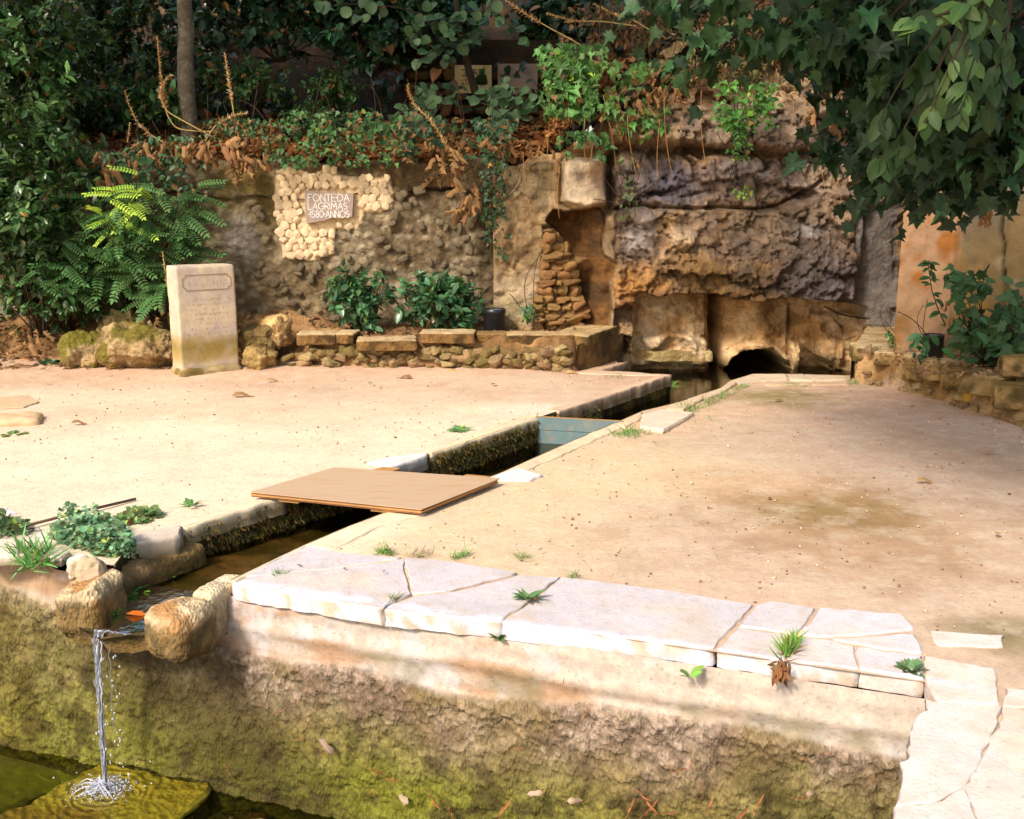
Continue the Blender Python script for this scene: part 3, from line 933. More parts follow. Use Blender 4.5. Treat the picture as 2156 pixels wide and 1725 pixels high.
# wobble the coordinates so that no joint is straight
pw2 = p2 + np.stack([fbm(p3, 3, 102, scale=3), fbm(p3, 3, 103, scale=3)], 1) * 0.035
def inside(pts, soft=0.03, y=Y0, q=None):
    return sstep(soft, -soft, sdf(pw2 if q is None else q, poly_xz(pts, y)))
def crack(pts, w=0.02, y=Y0, q=None):
    d = seg_dist(pw2 if q is None else q, poly_xz(pts, y), closed=False)
    return np.exp(-(d / w) ** 2)
big = fbm(p3, 4, 104, scale=0.9); med = fbm(p3, 5, 105, scale=3.0); fin = fbm(p3, 5, 106, scale=10)
w1, w2, wid = worley(p3 + med[:, None] * 0.12, 107, scale=2.6)
v1, v2, vid_ = worley(p3 + fin[:, None] * 0.03, 108, scale=7.5)
D = Y0 - 0.12 * big
# receding top
D = D + 0.55 * np.maximum(Z - 2.5, 0) ** 1.1 + 0.10 * np.maximum(Z - 1.75, 0)
isrock = inside([(1288, 2000), (1288, -400), (2400, -400), (2400, 2000)], 0.05)
# ledges (strata)
m1 = inside([(1290, 640), (1288, 452), (1400, 436), (1640, 438), (1760, 400), (1830, 410), (1800, 640)], 0.06)
m2 = inside([(1286, 428), (1284, 330), (1500, 325), (1740, 330), (1752, 372), (1650, 432)], 0.06)
m3 = inside([(1286, 306), (1286, 240), (1500, 225), (1700, 215), (1775, 240), (1765, 316), (1600, 318), (1450, 302)], 0.05)
m4 = inside([(1610, 215), (1640, 130), (1760, 110), (1900, 140), (1890, 240), (1780, 250)], 0.09)
D = D - 0.20 * m1 - 0.07 * m2 - 0.27 * m3 - 0.12 * m4
# belly of the big lower mass
bx, bz = poly_xz([(1640, 560)])[0]
D = D - 0.22 * np.exp(-(((X - bx) / 0.9) ** 2 + ((Z - bz) / 0.45) ** 2)) * isrock
bx, bz = poly_xz([(1425, 505)])[0]
D = D - 0.14 * np.exp(-(((X - bx) / 0.16) ** 2 + ((Z - bz) / 0.10) ** 2))
bx, bz = poly_xz([(1470, 575)])[0]
D = D - 0.10 * np.exp(-(((X - bx) / 0.2) ** 2 + ((Z - bz) / 0.2) ** 2))
# rough relief
rough = isrock * (1 - inside([(1790, 1000), (1790, 440), (1812, 420), (1895, 420), (1895, 1000)], 0.08))
# broken, bedded rock: every cell a tilted facet, flatter than wide
def facets(scale, sx, sz, amp, tilt, seed):
    q = np.stack([X * sx, Z * sz, 0 * X], 1) + np.stack([med, fin, 0 * med], 1) * 0.10 * np.array([sx, sz, 1])
    i0 = np.floor(q * scale).astype(np.int64)
    best = np.full(len(q), 9.); sec = best.copy(); cx = np.zeros(len(q)); cz = cx.copy(); cid_ = cx.copy()
    for dx in (-1, 0, 1):
        for dz in (-1, 0, 1):
            jx, jz = i0[:, 0] + dx, i0[:, 1] + dz; o = jx * 0
            px_ = jx + _hash(jx, jz, o, seed); pz_ = jz + _hash(jx, jz, o, seed + 1)
            d = np.hypot(px_ - q[:, 0] * scale, pz_ - q[:, 1] * scale)
            h = _hash(jx, jz, o, seed + 2); m = d < best
            sec = np.where(m, best, np.minimum(sec, d)); cx = np.where(m, px_, cx); cz = np.where(m, pz_, cz); cid_ = np.where(m, h, cid_); best = np.where(m, d, best)
    ux_ = q[:, 0] * scale - cx; uz_ = q[:, 1] * scale - cz
    a1 = np.modf(cid_ * 57.3)[0] * 2 - 1; a2 = np.modf(cid_ * 91.7)[0] * 2 - 1
    gap_ = np.exp(-((sec - best) / .10) ** 2)
    return (cid_ - .5) * amp + (ux_ * a1 + uz_ * (a2 * .7 - .5)) * tilt - gap_ * amp * .35, sec - best, cid_
k1, e1, c1_ = facets(1.5, 1.0, 2.1, .17, .09, 501)
k2, e2, c2_ = facets(4.2, 1.0, 1.7, .06, .035, 507)
k3, e3, c3_ = facets(11., 1.0, 1.4, .022, .014, 513)
bedded = 1 - 0.40 * m1
rid = ridged(p3, 5, 520, scale=3.2)
D = D - rough * (k1 * bedded + k2 + k3 * 1.1 + med * 0.05 + fin * 0.028 + rid * 0.05 * m1 + (0.4 - v1) * 0.05)
D = D - (1 - rough) * (med * 0.02 + fin * 0.010)
# the worked face left of the rock: plaster over rubble round the niche
face = inside([(1030, 2000), (1040, 345), (1180, 345), (1180, 432), (1290, 440), (1288, 2000)], 0.03)
D = D - 0.16 * face
ff2, _, fci = worley(p3 + med[:, None] * .05, 541, scale=6.5)
D = D - face * (1 - isrock) * ((.5 - ff2) * .045 + med * .03 + fin * .016 + k2 * .4 * sstep(.2, -.2, big))
# pale squared rock above the niche
D = D - 0.30 * inside([(1186, 424), (1190, 335), (1272, 330), (1283, 345), (1272, 428), (1232, 436)], 0.035)
D = D - 0.22 * inside([(1172, 312), (1182, 268), (1230, 262), (1262, 300), (1240, 318)], 0.04)
D = D + 0.30 * crack([(1286, 330), (1284, 420), (1276, 440)], 0.045)
D = D - 0.14 * inside([(1300, 300), (1306, 235), (1370, 232), (1385, 280), (1350, 304)], 0.04)
# joints
D = D + isrock * (0.22 * crack([(1284, 440), (1400, 436), (1520, 440), (1644, 438)], 0.020) + 0.16 * crack([(1284, 316), (1400, 316), (1520, 312), (1600, 324), (1700, 322), (1765, 326)], 0.035) +
     0.16 * crack([(1646, 434), (1690, 408), (1742, 370), (1760, 340)], 0.016) + 0.14 * crack([(1772, 225), (1762, 270), (1766, 330)], 0.02))
D = D + 0.10 * crack([(1352, 405), (1440, 412), (1500, 400)], 0.014) * isrock
# plaster niche with the arched top on the right (smooth grey buttress)
buttress = inside([(1788, 2000), (1790, 480), (1812, 432), (1870, 425), (1898, 420), (1898, 2000)], 0.03)
D = D + 0.10 * buttress
# beyond the pilaster: wall stands forward
# niche
nz_poly = [(1214, 700), (1210, 640), (1198, 560), (1186, 500), (1160, 480), (1150, 470), (1166, 447), (1262, 433), (1274, 446), (1271, 532), (1292, 545), (1280, 590), (1284, 640), (1276, 700)]
dn = sdf(pw2, poly_xz(nz_poly))
niche = sstep(0.012, -0.012, dn)
nx = (X - poly_xz([(1215, 560)])[0][0]) / 0.33
D = D + niche * (0.50 - 0.38 * sstep(-0.35, 1.0, nx) * 1.0)
D = D + niche * 0.03 * med
D = D + .17 * inside([(1138, 700), (1146, 600), (1140, 482), (1160, 478), (1186, 500), (1200, 560), (1212, 640), (1216, 700)], .02)
# frame-like cracked plaster edge on the niche's right
D = D + 0.05 * crack([(1272, 446), (1270, 532), (1293, 545), (1284, 600)], 0.012)
# ---- the cave under the overhang
bot = np.array([PY(a, b, Y0)[[0, 2]] for a, b in [(1030, 2400), (1289, 2400), (1290, 617), (1346, 612), (1376, 625), (1438, 615), (1480, 617), (1507, 619), (1554, 630), (1598, 629), (1660, 624), (1725, 630), (1805, 642), (1831, 648), (1836, 690), (1850, 706), (1884, 712), (1886, 2400), (2500, 2400)]])
zbot = np.interp(X, bot[:, 0] + np.arange(len(bot)) * 1e-5, bot[:, 1]) + fin * 0.012
cave = (Z < zbot)
YC = 12.0
E = YC - 0.09 * med - 0.035 * fin - 0.05 * ridged(p3, 3, 531, scale=2) + 0 * X
def insC(pts, soft=0.02): return sstep(soft, -soft, sdf(p2 + np.stack([med, fin], 1) * 0.012, XZ(pts, YC)))
def crC(pts, w=0.012): return np.exp(-(seg_dist(p2, XZ(pts, YC), closed=False) / w) ** 2)
E = E - 0.22 * insC([(1296, 2000), (1300, 600), (1480, 600), (1492, 2000)], 0.05)                # left rock
E = E - .10 * ridged(p3, 4, 561, scale=2.6) * insC([(1296, 2000), (1300, 600), (1480, 600), (1492, 2000)], 0.05)
E = E - 0.16 * insC([(1310, 735), (1330, 705), (1420, 690), (1480, 712), (1485, 760), (1310, 760)], 0.04)
E = E + 1.1 * insC([(1493, 2000), (1493, 560), (1513, 560), (1513, 2000)], 0.01)                 # upright slot
E = E - 0.12 * np.exp(-(((X - XZ([(1584, 690)], YC)[0, 0]) / .34) ** 2)) * insC([(1500, 800), (1500, 560), (1665, 560), (1665, 800)], .03)
E = E - 0.10 * insC([(1516, 765), (1520, 600), (1640, 600), (1650, 640), (1650, 765)], 0.03)     # panel over the arch
arch_o = [(1512, 765), (1524, 742), (1548, 722), (1584, 712), (1620, 720), (1646, 742), (1656, 770), (1650, 800), (1512, 800)]
arch_i = [(1517, 900), (1520, 764), (1538, 744), (1562, 731), (1590, 727), (1618, 735), (1642, 752), (1654, 775), (1656, 900)]
E = E - 0.14 * insC(arch_o, 0.015)
E = E + 0.26 * crC([(1652, 640), (1660, 700)], 0.02)
E = E - 0.20 * insC([(1655, 790), (1655, 715), (1676, 715), (1672, 785)], 0.015)                 # small pier
E = E - 0.30 * insC([(1705, 660), (1760, 655), (1835, 662), (1840, 700), (1800, 770), (1770, 784), (1732, 778), (1708, 740)], 0.02)
E = E - 0.10 * insC([(1745, 720), (1770, 690), (1800, 690), (1820, 730), (1780, 778), (1740, 770)], 0.015)
E = E - 0.06 * insC([(1672, 655), (1702, 650), (1706, 740), (1680, 720)], 0.02)
E = E + 0.07 * crC([(1676, 735), (1705, 742), (1740, 768), (1790, 784)], 0.012) + 0.05 * crC([(1730, 650), (1765, 690), (1755, 712), (1780, 700)], 0.008)
E = E - 0.06 * insC([(1392, 640), (1400, 700), (1360, 730), (1330, 690), (1340, 630)], 0.03)
E = E + 1.6 * insC(arch_i, 0.012)
low = XZ([(1660, 790), (1690, 781), (1745, 787), (1800, 790), (1840, 784), (1860, 780)], YC)
zl = np.interp(X, low[:, 0], low[:, 1], left=-9, right=low[-1, 1])
E = E + 1.2 * (Z < zl) 
zl2 = XZ([(1300, 778), (1512, 778)], YC)[0, 1]
E = np.where((Z < zl2) & (X < XZ([(1492, 700)], YC)[0, 0]), E + 0.5, E)
Df = np.where(cave, E, D)
V = np.stack([X, Df, Z], 1)
# colour
nA = fbm(p3, 5, 111, scale=1.5); nB = fbm(p3, 5, 112, scale=4); nC_ = fbm(p3, 5, 113, scale=12)
tan_ = srgb(190, 160, 120); ochre = srgb(190, 130, 62); grey = srgb(128, 116, 116); dark = srgb(74, 62, 52); pink = srgb(204, 176, 148); blue = srgb(104, 102, 116)
c = mixc(srgb(176, 142, 100), srgb(136, 104, 72), sstep(-.4, .5, nB))
def blob(px, py, rx, ry, colr, amt, sharp=0.5):
    global c
    q = poly_xz([(px, py)])[0]
    d = np.sqrt(((X - q[0]) / (rx / 185.0)) ** 2 + ((Z - q[1]) / (ry / 185.0)) ** 2) + nB * 0.30 + nC_ * 0.12
    c = mixc(c, colr, sstep(1.2, sharp, d) * amt)
blob(1520, 380, 330, 60, grey, 0.6); blob(1340, 380, 60, 60, srgb(150, 134, 130), .6); blob(1560, 360, 70, 26, srgb(168, 154, 150), .8); blob(1380, 560, 50, 40, srgb(196, 170, 150), .7); blob(1420, 385, 60, 45, blue, 0.8); blob(1600, 270, 200, 60, srgb(150, 134, 122), 0.7)
blob(1330, 430, 40, 60, srgb(112, 98, 100), 0.7); blob(1340, 510, 40, 50, srgb(196, 180, 170), 0.9)
blob(1350, 590, 70, 60, ochre, 0.7); blob(1500, 560, 190, 80, srgb(150, 114, 66), 0.7); blob(1440, 505, 42, 26, srgb(222, 190, 150), 0.9)
blob(1300, 620, 90, 40, ochre, 0.6); blob(1560, 520, 90, 50, srgb(128, 112, 104), .6); blob(1480, 470, 60, 30, srgb(150, 128, 112), .6); blob(1600, 590, 90, 40, srgb(96, 78, 62), .7); blob(1690, 570, 120, 85, srgb(84, 74, 72), 0.9); blob(1760, 600, 110, 60, srgb(78, 72, 78), 0.9)
blob(1620, 510, 120, 40, srgb(124, 104, 88), 0.7); blob(1640, 470, 160, 40, srgb(150, 128, 104), 0.7); blob(1690, 485, 40, 16, srgb(206, 196, 190), 0.9)
blob(1780, 360, 80, 55, srgb(216, 188, 150), 0.9); blob(1840, 330, 90, 60, srgb(206, 176, 138), 0.8); blob(1700, 180, 120, 70, srgb(176, 148, 110), 0.7)
blob(1500, 630, 170, 26, srgb(120, 84, 40), 0.7)
c = mixc(c, srgb(126, 112, 108), sstep(-.1, .6, nA) * rough * .45)
c = mixc(c, mixc(srgb(96, 92, 100), srgb(124, 116, 110), sstep(-.5, .5, nA)), buttress * 0.92)
fc = mixc(srgb(178, 148, 108), srgb(134, 108, 76), sstep(-.3, .5, nB)); fc = mixc(fc, srgb(200, 176, 146), sstep(0.1, 0.7, nA) * 0.6); fc = mixc(fc, srgb(96, 78, 50), sstep(.45, .75, ff2) * .4); fc = mixc(fc, srgb(104, 86, 44), sstep(1.7, 2.2, Z + nA * .3) * .6)
fc = mixc(fc, srgb(130, 116, 76), sstep(0.0, 0.7, fbm(p3, 4, 117, scale=2)) * 0.5)
c = mixc(c, fc, face * (1 - isrock * 0.7))
c = mixc(c, srgb(214, 190, 158), inside([(1186, 424), (1190, 335), (1272, 330), (1283, 345), (1240, 436)], 0.03) * 0.85 * sstep(0.6, -0.4, nB + (X - poly_xz([(1225, 380)])[0][0]) * 3))
c = mixc(c, mixc(srgb(122, 84, 46), srgb(90, 64, 38), sstep(-.4, .4, nB)), niche)
c = mixc(c, srgb(108, 96, 60), sstep(3.0, 3.8, Z + nA * 0.4) * 0.7)
# cave wall colours
ce = mixc(srgb(226, 188, 140), srgb(186, 144, 96), sstep(-.4, .5, nB)); ce = mixc(ce, srgb(236, 210, 174), sstep(0.1, 0.6, nA) * 0.6)
ce = mixc(ce, srgb(150, 104, 52), sstep(0.1, 0.7, fbm(p3, 4, 118, scale=3)) * 0.5)
ce = mixc(ce, srgb(90, 76, 40), sstep(-0.02, -0.12, Z) * 0.6)
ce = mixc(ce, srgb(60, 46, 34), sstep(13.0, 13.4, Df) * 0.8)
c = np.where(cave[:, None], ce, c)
# darker tone in the cracks and hollows of the stone
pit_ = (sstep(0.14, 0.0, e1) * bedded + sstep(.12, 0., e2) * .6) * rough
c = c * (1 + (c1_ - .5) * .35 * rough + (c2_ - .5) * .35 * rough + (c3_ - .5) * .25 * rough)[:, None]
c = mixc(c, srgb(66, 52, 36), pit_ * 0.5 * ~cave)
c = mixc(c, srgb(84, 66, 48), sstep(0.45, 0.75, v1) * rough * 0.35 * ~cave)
c = c * (1 + nC_ * 0.16)[:, None]
FG = grid_faces(len(xs), len(zs))[:, ::-1]
tp = XZ([(1030, 345), (1100, 330), (1180, 318), (1250, 262), (1290, 215), (1330, 150), (1420, 90), (1600, 60), (1800, 40), (2000, 0)], Y0)
ztop_c = np.interp(X, tp[:, 0], tp[:, 1]) + fbm(p3, 3, 199, scale=2.5) * 0.09
FG = FG[~(Z[FG].mean(1) > ztop_c[FG].mean(1))]
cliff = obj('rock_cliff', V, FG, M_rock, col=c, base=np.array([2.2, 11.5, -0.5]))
tag(cliff, 'weathered limestone cliff with ledges above the low cave of the spring', kind='structure')
# black cable stapled along the cave mouth
cb_ = [PY(a, b, YC - 0.42) for a, b in [(1735, 645), (1770, 662), (1800, 668), (1828, 672), (1838, 700), (1848, 716), (1872, 718)]]
V_, F_ = tube(cb_, 0.009, 6)
M_black = mat_surf('black_plastic', color=(0.012, 0.012, 0.014), var=0.1, bump=0.0, rough=0.35, spec=0.5)
tag(obj('cable', V_, F_, M_black), 'thin black cable running round the edge of the cave mouth', 'cable')

# stones in the cracked niche
def rockmeshes(n, base, seed0, mat, dims=(1, .8, .8), r=0.5, amp=0.16, nn=5, cuts=3):
    out = []
    for k in range(n):
        V, Fs = block(dims, r, nn, seed0 + k, amp, 3, 3, cuts)
        V = V - V.mean(0)
        out.append(make_mesh(base, V, np.array(Fs), mat, col=np.tile(srgb(255, 255, 255), (len(V), 1)), smooth=False))
    return out
def stone_mat(name, rgb, rand=0.2, **k):
    return mat_surf(name, color=srgb(*rgb) * 0.85, rand=rand, var=0.25, vscale=4, bump=0.8, bscale=9, bdist=0.05, vor=0.2, vorscale=6, speck=0.45, speckcol=(0.09, 0.065, 0.035), spscale=9, **k)
M_ochre_st = stone_mat('ochre_stone', (170, 128, 78), 0.20)
M_tan_st = stone_mat('tan_stone', (178, 148, 104), 0.25)
M_dim_st = stone_mat('mossy_tan_stone', (140, 116, 70), 0.25)
oc = rockmeshes(6, 'stone', 300, M_ochre_st, (1, .8, .8), 0.55, 0.24, 6, 5)
tn = rockmeshes(6, 'stone', 320, M_tan_st, (1, .8, .75), 0.4, 0.16)
dk_ = rockmeshes(6, 'stone', 360, stone_mat('dark_mossy_stone', (104, 78, 46), .3), (1, .8, .75), 0.5, 0.22)
dm = rockmeshes(6, 'stone', 340, M_dim_st, (1, .8, .75), 0.45, 0.18)
def TRS(loc, rot, sc):
    return Matrix.Translation(Vector([float(v) for v in loc])) @ Matrix.Rotation(rot[2], 4, 'Z') @ Matrix.Rotation(rot[1], 4, 'Y') @ Matrix.Rotation(rot[0], 4, 'X') @ Matrix.Diagonal((float(sc[0]), float(sc[1]), float(sc[2]), 1))
qz = 440.0
rowpy = 482
k = 0
while rowpy < 696:
    hpx = rng.uniform(8, 24)
    xl = np.interp(rowpy, [480, 540, 600, 696], [1146, 1140, 1128, 1122]) + rng.uniform(-4, 4)
    xr = np.interp(rowpy, [480, 500, 560, 640, 696], [1160, 1190, 1200, 1214, 1216]) + rng.uniform(-5, 5)
    px = xl
    while px < xr:
        wpx = rng.uniform(9, 40)
        t = (px - xl) / max(xr - xl, 1)
        yy = 11.14 + 0.14 * t + rng.uniform(-.03, .05)
        q = PY(px + wpx / 2, rowpy + hpx / 2, yy)
        inst('stone', oc[k % 6], TRS(q, (rng.uniform(-.4, .4), rng.uniform(-.3, .3), rng.uniform(-.5, .5)), (wpx * 1.1 / 184, 0.20, hpx * rng.uniform(.95, 1.35) / 150)), cliff)
        px += wpx; k += 1
    rowpy += hpx

# ledge stone over the water on the left of the cave
def rocky(base, dk, sc=9, m=0.5, mosscol=(104, 88, 38)):
    def f(V):
        a = fbm(V, 4, 121, scale=sc); b = fbm(V, 4, 122, scale=sc * 0.5)
        c = mixc(srgb(*base), srgb(*dk), sstep(-.3, .5, a))
        return mixc(c, srgb(*mosscol), sstep(0.0, 0.6, b) * m)
    return f
p = PY(1400, 765, 11.75)
world_block('ledge_stone', (p[0], 11.75, -0.10), (1.06, 0.34, 0.13), -0.03, cliff, 31, 0.25, 16, 0.05, 4, colf=rocky((206, 180, 126), (168, 134, 84)), mat=M_rock)
p = PY(1405, 730, 11.9)
world_block('ledge_stone', (p[0], 12.0, -0.02), (0.9, 0.5, 0.24), 0.0, cliff, 32, 0.7, 14, 0.12, 3, colf=rocky((190, 160, 112), (150, 116, 70)), mat=M_rock)

# ------------------------------------------------------------------ left retaining wall
YW = 11.55
xa, xb = PY(-260, 700, YW)[0], PY(1056, 700, YW)[0]
xs = np.arange(xa, xb, 0.017); zs = np.arange(-0.1, 2.62, 0.017)
Xg, Zg = np.meshgrid(xs, zs, indexing='ij'); X = Xg.ravel(); Z = Zg.ravel()
p3 = np.stack([X, Z, 0 * X], 1); p2 = np.stack([X, Z], 1)
med = fbm(p3, 4, 131, scale=2.5); fin = fbm(p3, 5, 132, scale=12); big = fbm(p3, 3, 133, scale=0.8)
f1, f2, cid = worley(p3 * np.array([1, 1.15, 1]) + med[:, None] * 0.03, 134, scale=8.2)
g1, g2, gid = worley(p3, 135, scale=20)
patch = [(583, 358), (612, 352), (660, 366), (704, 350), (712, 366), (740, 374), (822, 371), (829, 419), (824, 440), (790, 446), (767, 445), (762, 470), (745, 480), (707, 482), (703, 500), (704, 533), (659, 548), (620, 544), (596, 541), (590, 500), (583, 470), (577, 427)]
pp_ = XZ(patch, YW)
dp = sdf(p2 + np.stack([med, fin], 1) * 0.012, pp_)
inp = sstep(0.01, -0.01, dp)
dome = np.maximum(0.55 - f1, 0)
D = YW - 0.03 * big - (1 - inp) * (dome * 0.075 + (cid - .5) * 0.02 + fin * 0.016 + (0.4 - g1) * 0.012 + med * 0.02) - inp * 0.035 + 0.02 * (Z - 1)
topz = np.interp(X, XZ([(100, 300), (200, 322), (420, 332), (560, 345), (600, 350), (900, 345), (1050, 335)], YW)[:, 0], XZ([(100, 300), (200, 322), (420, 332), (560, 345), (600, 350), (900, 345), (1050, 335)], YW)[:, 1]) + med * 0.05
D = D + np.maximum(Z - topz, 0) * 1.5
# corner shadow beside the niche wall is painted into the colour below
V = np.stack([X, D, Z], 1)
nA = fbm(p3, 4, 141, scale=1.2); nB = fbm(p3, 4, 142, scale=3.5)
c = mixc(srgb(164, 146, 118), srgb(122, 102, 76), sstep(-.4, .5, nB + (cid - .5) * 0.8))
c = mixc(c, srgb(84, 70, 48), sstep(0.36, 0.66, f1) * 0.55)
c = mixc(c, srgb(172, 158, 136), sstep(0.15, 0.6, nA) * 0.5 * sstep(0.5, 0.1, f1))
def bl(px, py, rx, ry, colr, amt):
    global c
    q = XZ([(px, py)], YW)[0]
    d = np.sqrt(((X - q[0]) / (rx / 183.0)) ** 2 + ((Z - q[1]) / (ry / 183.0)) ** 2) + nB * 0.4
    c = mixc(c, colr, sstep(1.2, 0.4, d) * amt)
bl(500, 400, 80, 90, srgb(110, 92, 44), 0.8); bl(545, 450, 40, 120, srgb(104, 84, 40), 0.6); bl(505, 500, 40, 80, srgb(166, 156, 144), 0.6)
bl(900, 370, 170, 50, srgb(86, 66, 36), 0.85); bl(700, 345, 160, 26, srgb(70, 50, 22), 0.8); bl(1030, 520, 30, 180, srgb(84, 66, 44), 0.8)  # last blob paints the shadow crease of the corner
bl(660, 620, 160, 70, srgb(120, 98, 66), 0.6); bl(350, 500, 110, 200, srgb(96, 76, 48), 0.7)
c = mixc(c, srgb(238, 206, 160) * 0.92, inp)
c = c * (1 + fin * 0.18)[:, None]
FWl = grid_faces(len(xs), len(zs))[:, ::-1]; FWl = FWl[~((Z - topz)[FWl].mean(1) > .03)]
wall = obj('stone_wall', V, FWl, M_rubble, col=c, base=np.array([-2.5, YW, 0]))
tag(wall, 'old rubble retaining wall with a fresh cream patch of cobbles round a name plaque', kind='structure')

# cream cobbles of the patch: one object each
pb = []
for k in range(9):
    Vb_, Fb = block((1, .8, rng.uniform(.75, 1.0)), 1.0, 6, 400 + k, 0.22, 3, 2, 2)
    Vb_ = Vb_ - Vb_.mean(0)
    pb.append(make_mesh('cobble', Vb_, np.array(Fb), M_pebble))
plq = [(640, 403), (744, 408), (742, 462), (645, 471)]
plq_xz = XZ(plq, YW); 
step = 17.0
pts = []
row = 0; py = 360
while py < 546:
    px = 584 + (step / 2 if row % 2 else 0)
    while px < 828:
        pts.append((px + rng.uniform(-3.5, 3.5), py + rng.uniform(-3, 3)))
        px += step * rng.uniform(0.88, 1.12)
    py += step * 0.86; row += 1
pts = np.array(pts)
w_ = XZ(pts, YW)
d1 = sdf(w_, pp_); d2 = sdf(w_, plq_xz)
k = 0
for (wx, wz), a, b, (px, py) in zip(w_, d1, d2, pts):
    if a < -0.012 and b > 0.047:
        s = rng.uniform(0.092, 0.118) * (0.8 if b < .07 else 1.0)
        dpt = 0.06 if py > 480 else 0.035
        inst('cobble', pb[k % 9], TRS((wx, YW - 0.041 - (0.010 if py > 480 else 0), wz), (rng.uniform(-.3, .3), rng.uniform(-3, 3), rng.uniform(-.3, .3)), (s, dpt, s * rng.uniform(.82, 1.0))), wall)
        k += 1
# old cobbles showing in the grey wall
M_old_st = stone_mat('old_cobble', (150, 132, 104), 0.22)
oldm = rockmeshes(5, 'cobble', 420, M_old_st, (1, .8, .85), 0.8, 0.16, 5, 2)
kk = 0
for t in range(900):
    if kk > 90: break
    px, py = rng.uniform(530, 1020), rng.uniform(400, 690)
    q = XZ([(px, py)], YW)[0]
    if sdf(q[None], pp_)[0] < 0.06: continue
    s = rng.uniform(0.07, 0.14)
    inst('cobble', oldm[kk % 5], TRS((q[0], YW - 0.040, q[1]), (rng.uniform(-.4, .4), rng.uniform(-3, 3), rng.uniform(-.4, .4)), (s, 0.08, s * rng.uniform(.6, .9))), wall)
    kk += 1

# ------------------------------------------------------------------ hillside behind
xs = np.arange(-14, 12, 0.11); ys = np.concatenate([np.arange(11.5, 17, 0.1), np.arange(17, 30, 0.4)])
Xg, Yg = np.meshgrid(xs, ys, indexing='ij'); X = Xg.ravel(); Y = Yg.ravel()
wallh = np.interp(X, [-9, -5, -3.4, -0.3, 0.3, 0.9, 2.0, 6], [2.2, 2.2, 2.2, 2.15, 2.2, 2.9, 3.8, 3.9])
off = np.interp(X, [0, 1.5, 6], [0.0, 1.1, 1.5])
t = np.maximum(Y - 11.75 - off, 0)
Zh = wallh + 0.32 * np.minimum(t, 1.6) + 0.85 * np.maximum(t - 1.6, 0) - 0.35 * (Y < 11.75 + off) 
Zh = np.minimum(Zh, 13.5) 
q3 = np.stack([X, Y, 0 * X], 1)
Zh = Zh + fbm(q3, 4, 151, scale=1.5) * 0.12 + fbm(q3, 3, 152, scale=6) * 0.03
tag(obj('hillside', np.stack([X, Y, Zh], 1), grid_faces(len(xs), len(ys)), M_hill, base=np.array([0, 12, 2.0])), 'steep dark wooded slope covered in leaf litter behind the walls', kind='structure')
def hill_z(x, y):
    w = np.interp(x, [-9, -5, -3.4, -0.3, 0.3, 0.9, 2.0, 6], [2.2, 2.2, 2.2, 2.15, 2.2, 2.9, 3.8, 3.9])
    o_ = np.interp(x, [0, 1.5, 6], [0.0, 1.1, 1.5])
    t = np.maximum(y - 11.75 - o_, 0)
    return w + 0.32 * np.minimum(t, 1.6) + 0.85 * np.maximum(t - 1.6, 0)

# rear dry-stone wall carrying the two marble tablets
YR = 13.3
x0, x1 = PY(850, 250, YR)[0], PY(1190, 250, YR)[0]
rear = empty('rear_wall', ((x0 + x1) / 2, YR, 2.6), 'low dry-stone wall on the slope behind the two marble tablets', 'wall')
V_, F_ = box(((x0 + x1) / 2, YR + 0.22, 3.0), (x1 - x0, 0.3, 1.5))
obj('core', V_, F_, M_hill, parent=rear, smooth=False)
zr = 2.55; k = 0
while zr < 3.30:
    h = rng.uniform(0.09, 0.2); px = x0 + rng.uniform(0, .1)
    while px < x1:
        wd = rng.uniform(0.16, 0.38)
        inst('stone', dk_[k % 6], TRS((px + wd / 2, YR + rng.uniform(-.03, .06), zr + h / 2 + rng.uniform(-.02, .02)), (rng.uniform(-.2, .2), rng.uniform(-.12, .12), rng.uniform(-.2, .2)), (wd * 1.02, 0.3, h * rng.uniform(.9, 1.2))), rear)
        px += wd; k += 1
    zr += h

# ------------------------------------------------------------------ low bench wall, earth bank on its left
base_px = [(-400, 770), (150, 772), (380, 778), (540, 775), (720, 779), (1000, 781), (1208, 784), (1300, 757)]
bx_ = np.array([P(a, b)[:2] for a, b in base_px])
xs = np.arange(bx_[0, 0], PY(1296, 720, 10.9)[0], 0.022); ys = np.arange(9.9, 11.75, 0.022)
Xg, Yg = np.meshgrid(xs, ys, indexing='ij'); X = Xg.ravel(); Y = Yg.ravel()
q3 = np.stack([X, Y, 0 * X], 1)
yb = np.interp(X, bx_[:, 0], bx_[:, 1]) + fbm(q3, 3, 161, scale=2.2) * 0.05
bench = sstep(P(560, 780)[0], P(700, 780)[0], X)
H = 0.33 * bench + (1 - bench) * 0.40
wd = 0.10 * bench + (1 - bench) * 1.1
t = (Y - yb) / wd
zt = H * sstep(0.0, 1.0, t)
zt = zt + (fbm(q3, 4, 162, scale=3) * 0.045 + fbm(q3, 4, 163, scale=9) * 0.035) * sstep(0, .4, t) - 0.03 * (t < 0)
zt = zt + 0.10 * sstep(11.1, 11.6, Y) * (1 - bench * 0.6)
c = mixc(srgb(168, 128, 84), srgb(128, 94, 60), sstep(-.4, .4, fbm(q3, 4, 164, scale=4)))
c = mixc(c, srgb(196, 152, 116), sstep(0.3, 0.0, t))
c = mixc(c, srgb(92, 64, 38), sstep(0.15, 0.6, fbm(q3, 4, 165, scale=7)) * 0.6)
c = mixc(c, srgb(92, 68, 40), sstep(P(1208, 784)[0], P(1222, 780)[0], X) * sstep(1.3, 0.8, t) * .8)
FB = grid_faces(len(xs), len(ys))
bench_o = obj('bench_wall', np.stack([X, Y, zt], 1), FB, M_earth, col=c, base=np.array([-1.5, 10.4, 0]))
tag(bench_o, 'low ruined stone bench in front of the retaining wall with an earth bank on its left', kind='structure')
